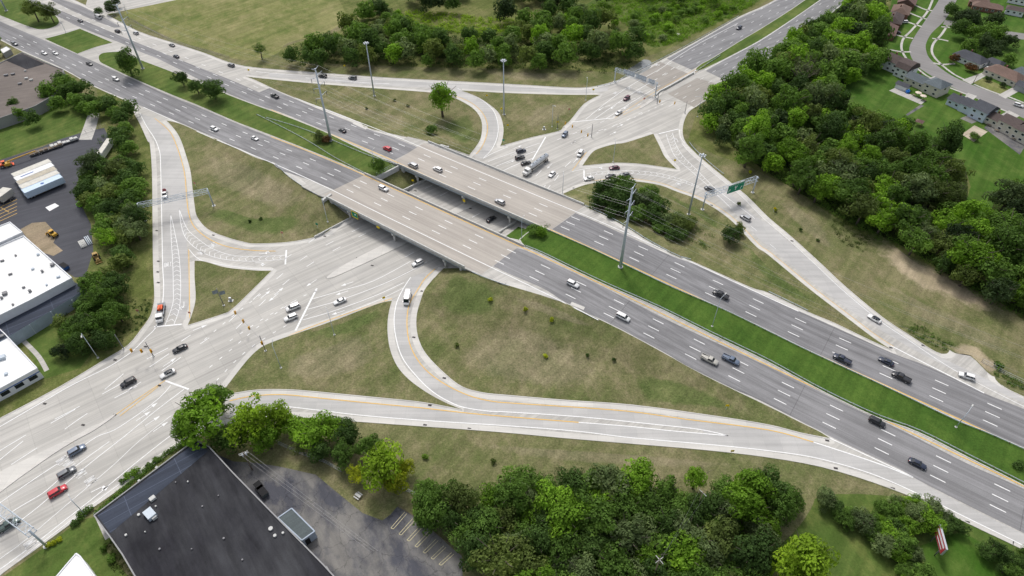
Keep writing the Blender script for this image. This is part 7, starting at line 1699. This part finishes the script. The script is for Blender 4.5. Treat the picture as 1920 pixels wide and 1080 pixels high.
# billboard
p = P3(1748, 1028); r = empty('billboard', p, R(78)); r.scale = (.78,)*3; bm = bmesh.new()
for x in (-2.5, 2.5): tube(bm, (x, 0, 0), (x, 0, 5), .18, seg=8)
mobj('post', bm, M_['steeld'], r); bm = bmesh.new(); box(bm, -4.2, 4.2, -.3, .3, 4.2, 8.2); mobj('frame', bm, M_['signback'], r); bm = bmesh.new()
for y_ in (-.36, .31): box(bm, -4.0, 4.0, y_, y_+.05, 4.4, 8.0)
pn = mobj('panel', bm, plain('red_billboard_face', (.42, .04, .05), .5), r); bm = bmesh.new()
for y_ in (-.375, .362): box(bm, -3.4, 3.4, y_, y_+.013, 6.6, 7.5); box(bm, -3.0, 2.0, y_, y_+.013, 5.2, 5.7)
mobj('white_band', bm, M_['signwhite'], pn); tag(r, 'red and white roadside billboard behind the hedge at the lower right', 'billboard')
# drains, cabinets, patches
bm = bmesh.new(); box(bm, -.55, .55, -.3, .3, 0, .02); DR = bpy.data.meshes.new('drain_grate'); bm.to_mesh(DR); bm.free(); DR.materials.append(plain('rusty_drain_iron', (.05, .045, .045), .8))
for u, v, l in [(294,432.5,'left ramp shoulder, upper'),(297,490,'left ramp shoulder, middle'),(296,510,'left ramp shoulder, lower'),(297,530,'left ramp shoulder, lowest'),(400,441,'inner bend of the left loop'),(216,675,'kerb left of the wide crossroad'),(84,757,'kerb below the white office'),(776,632.5,'inner bend of the lower loop, upper'),(833,709,'inner bend of the lower loop, lower'),(791,546,'mouth of the lower loop'),(806,760,'gore of the bottom ramp'),(797,797,'outer kerb of the bottom ramp, left'),(880,804,'outer kerb of the bottom ramp, middle'),(1567,878,'outer kerb of the bottom ramp, right'),(1674,916,'outer kerb below the merge'),(1814,979,'outer kerb at the lower right'),(1551,826,'nose of the merge'),(670,484,'paved nose, upper'),(698,498,'paved nose, lower'),(614,521,'tip of the paved nose'),(609,443,'kerb left of the near bridge'),(1670,652,'nose of the east ramp merge'),(1731,648,'outer kerb of the east ramp'),(1485,452,'outer kerb of the east ramp, upper'),(1334,385,'inner kerb under the green sign'),(1076,353,'kerb by the right loop mouth'),(1056,239,'kerb of the upper junction'),(779,358,'crossroad between the bridges, left'),(882,391,'crossroad between the bridges, right'),(299,723,'tip of the yellow gore'),(215,778,'median tip of the wide crossroad'),(156,797,'median of the wide crossroad'),(273,650,'junction mouth of the left ramp')]:
    o = bpy.data.objects.new('drain_grate', DR); COL.objects.link(o); place(o, u, v, 1, .2); o.location.z = T(o.location.x, o.location.y)+.06; tag(o, ('dark iron drain grate, '+l), 'drain grate', 'drain grates along the kerbs')
for u, v, l in [(1020,243,'white signal cabinet in the mast triangle'),(433,564,'small white box beside the solar pole on the small left island')]:
    r = empty('signal_cabinet', P3(u, v)); bm = bmesh.new(); box(bm, -.9, .9, -.6, .6, -.05, .12); mobj('plinth', bm, M_['cpale'], r); bm = bmesh.new(); box(bm, -.4, .4, -.3, .3, .12, 1.6); bmesh.ops.bevel(bm, geom=bm.edges[:], offset=.04, segments=1, affect='EDGES'); mobj('cabinet', bm, M_['signback'], r); tag(r, l, 'cabinet')
o = sheet('concrete_patch', [W2([(1072,566),(1097,576),(1094,582),(1069,571)], 'T', True, False), W2([(665,228),(690,239),(686,243),(661,232)], 'T', True, False)], M_['shoulder'], .04, 'H')
MK.build()
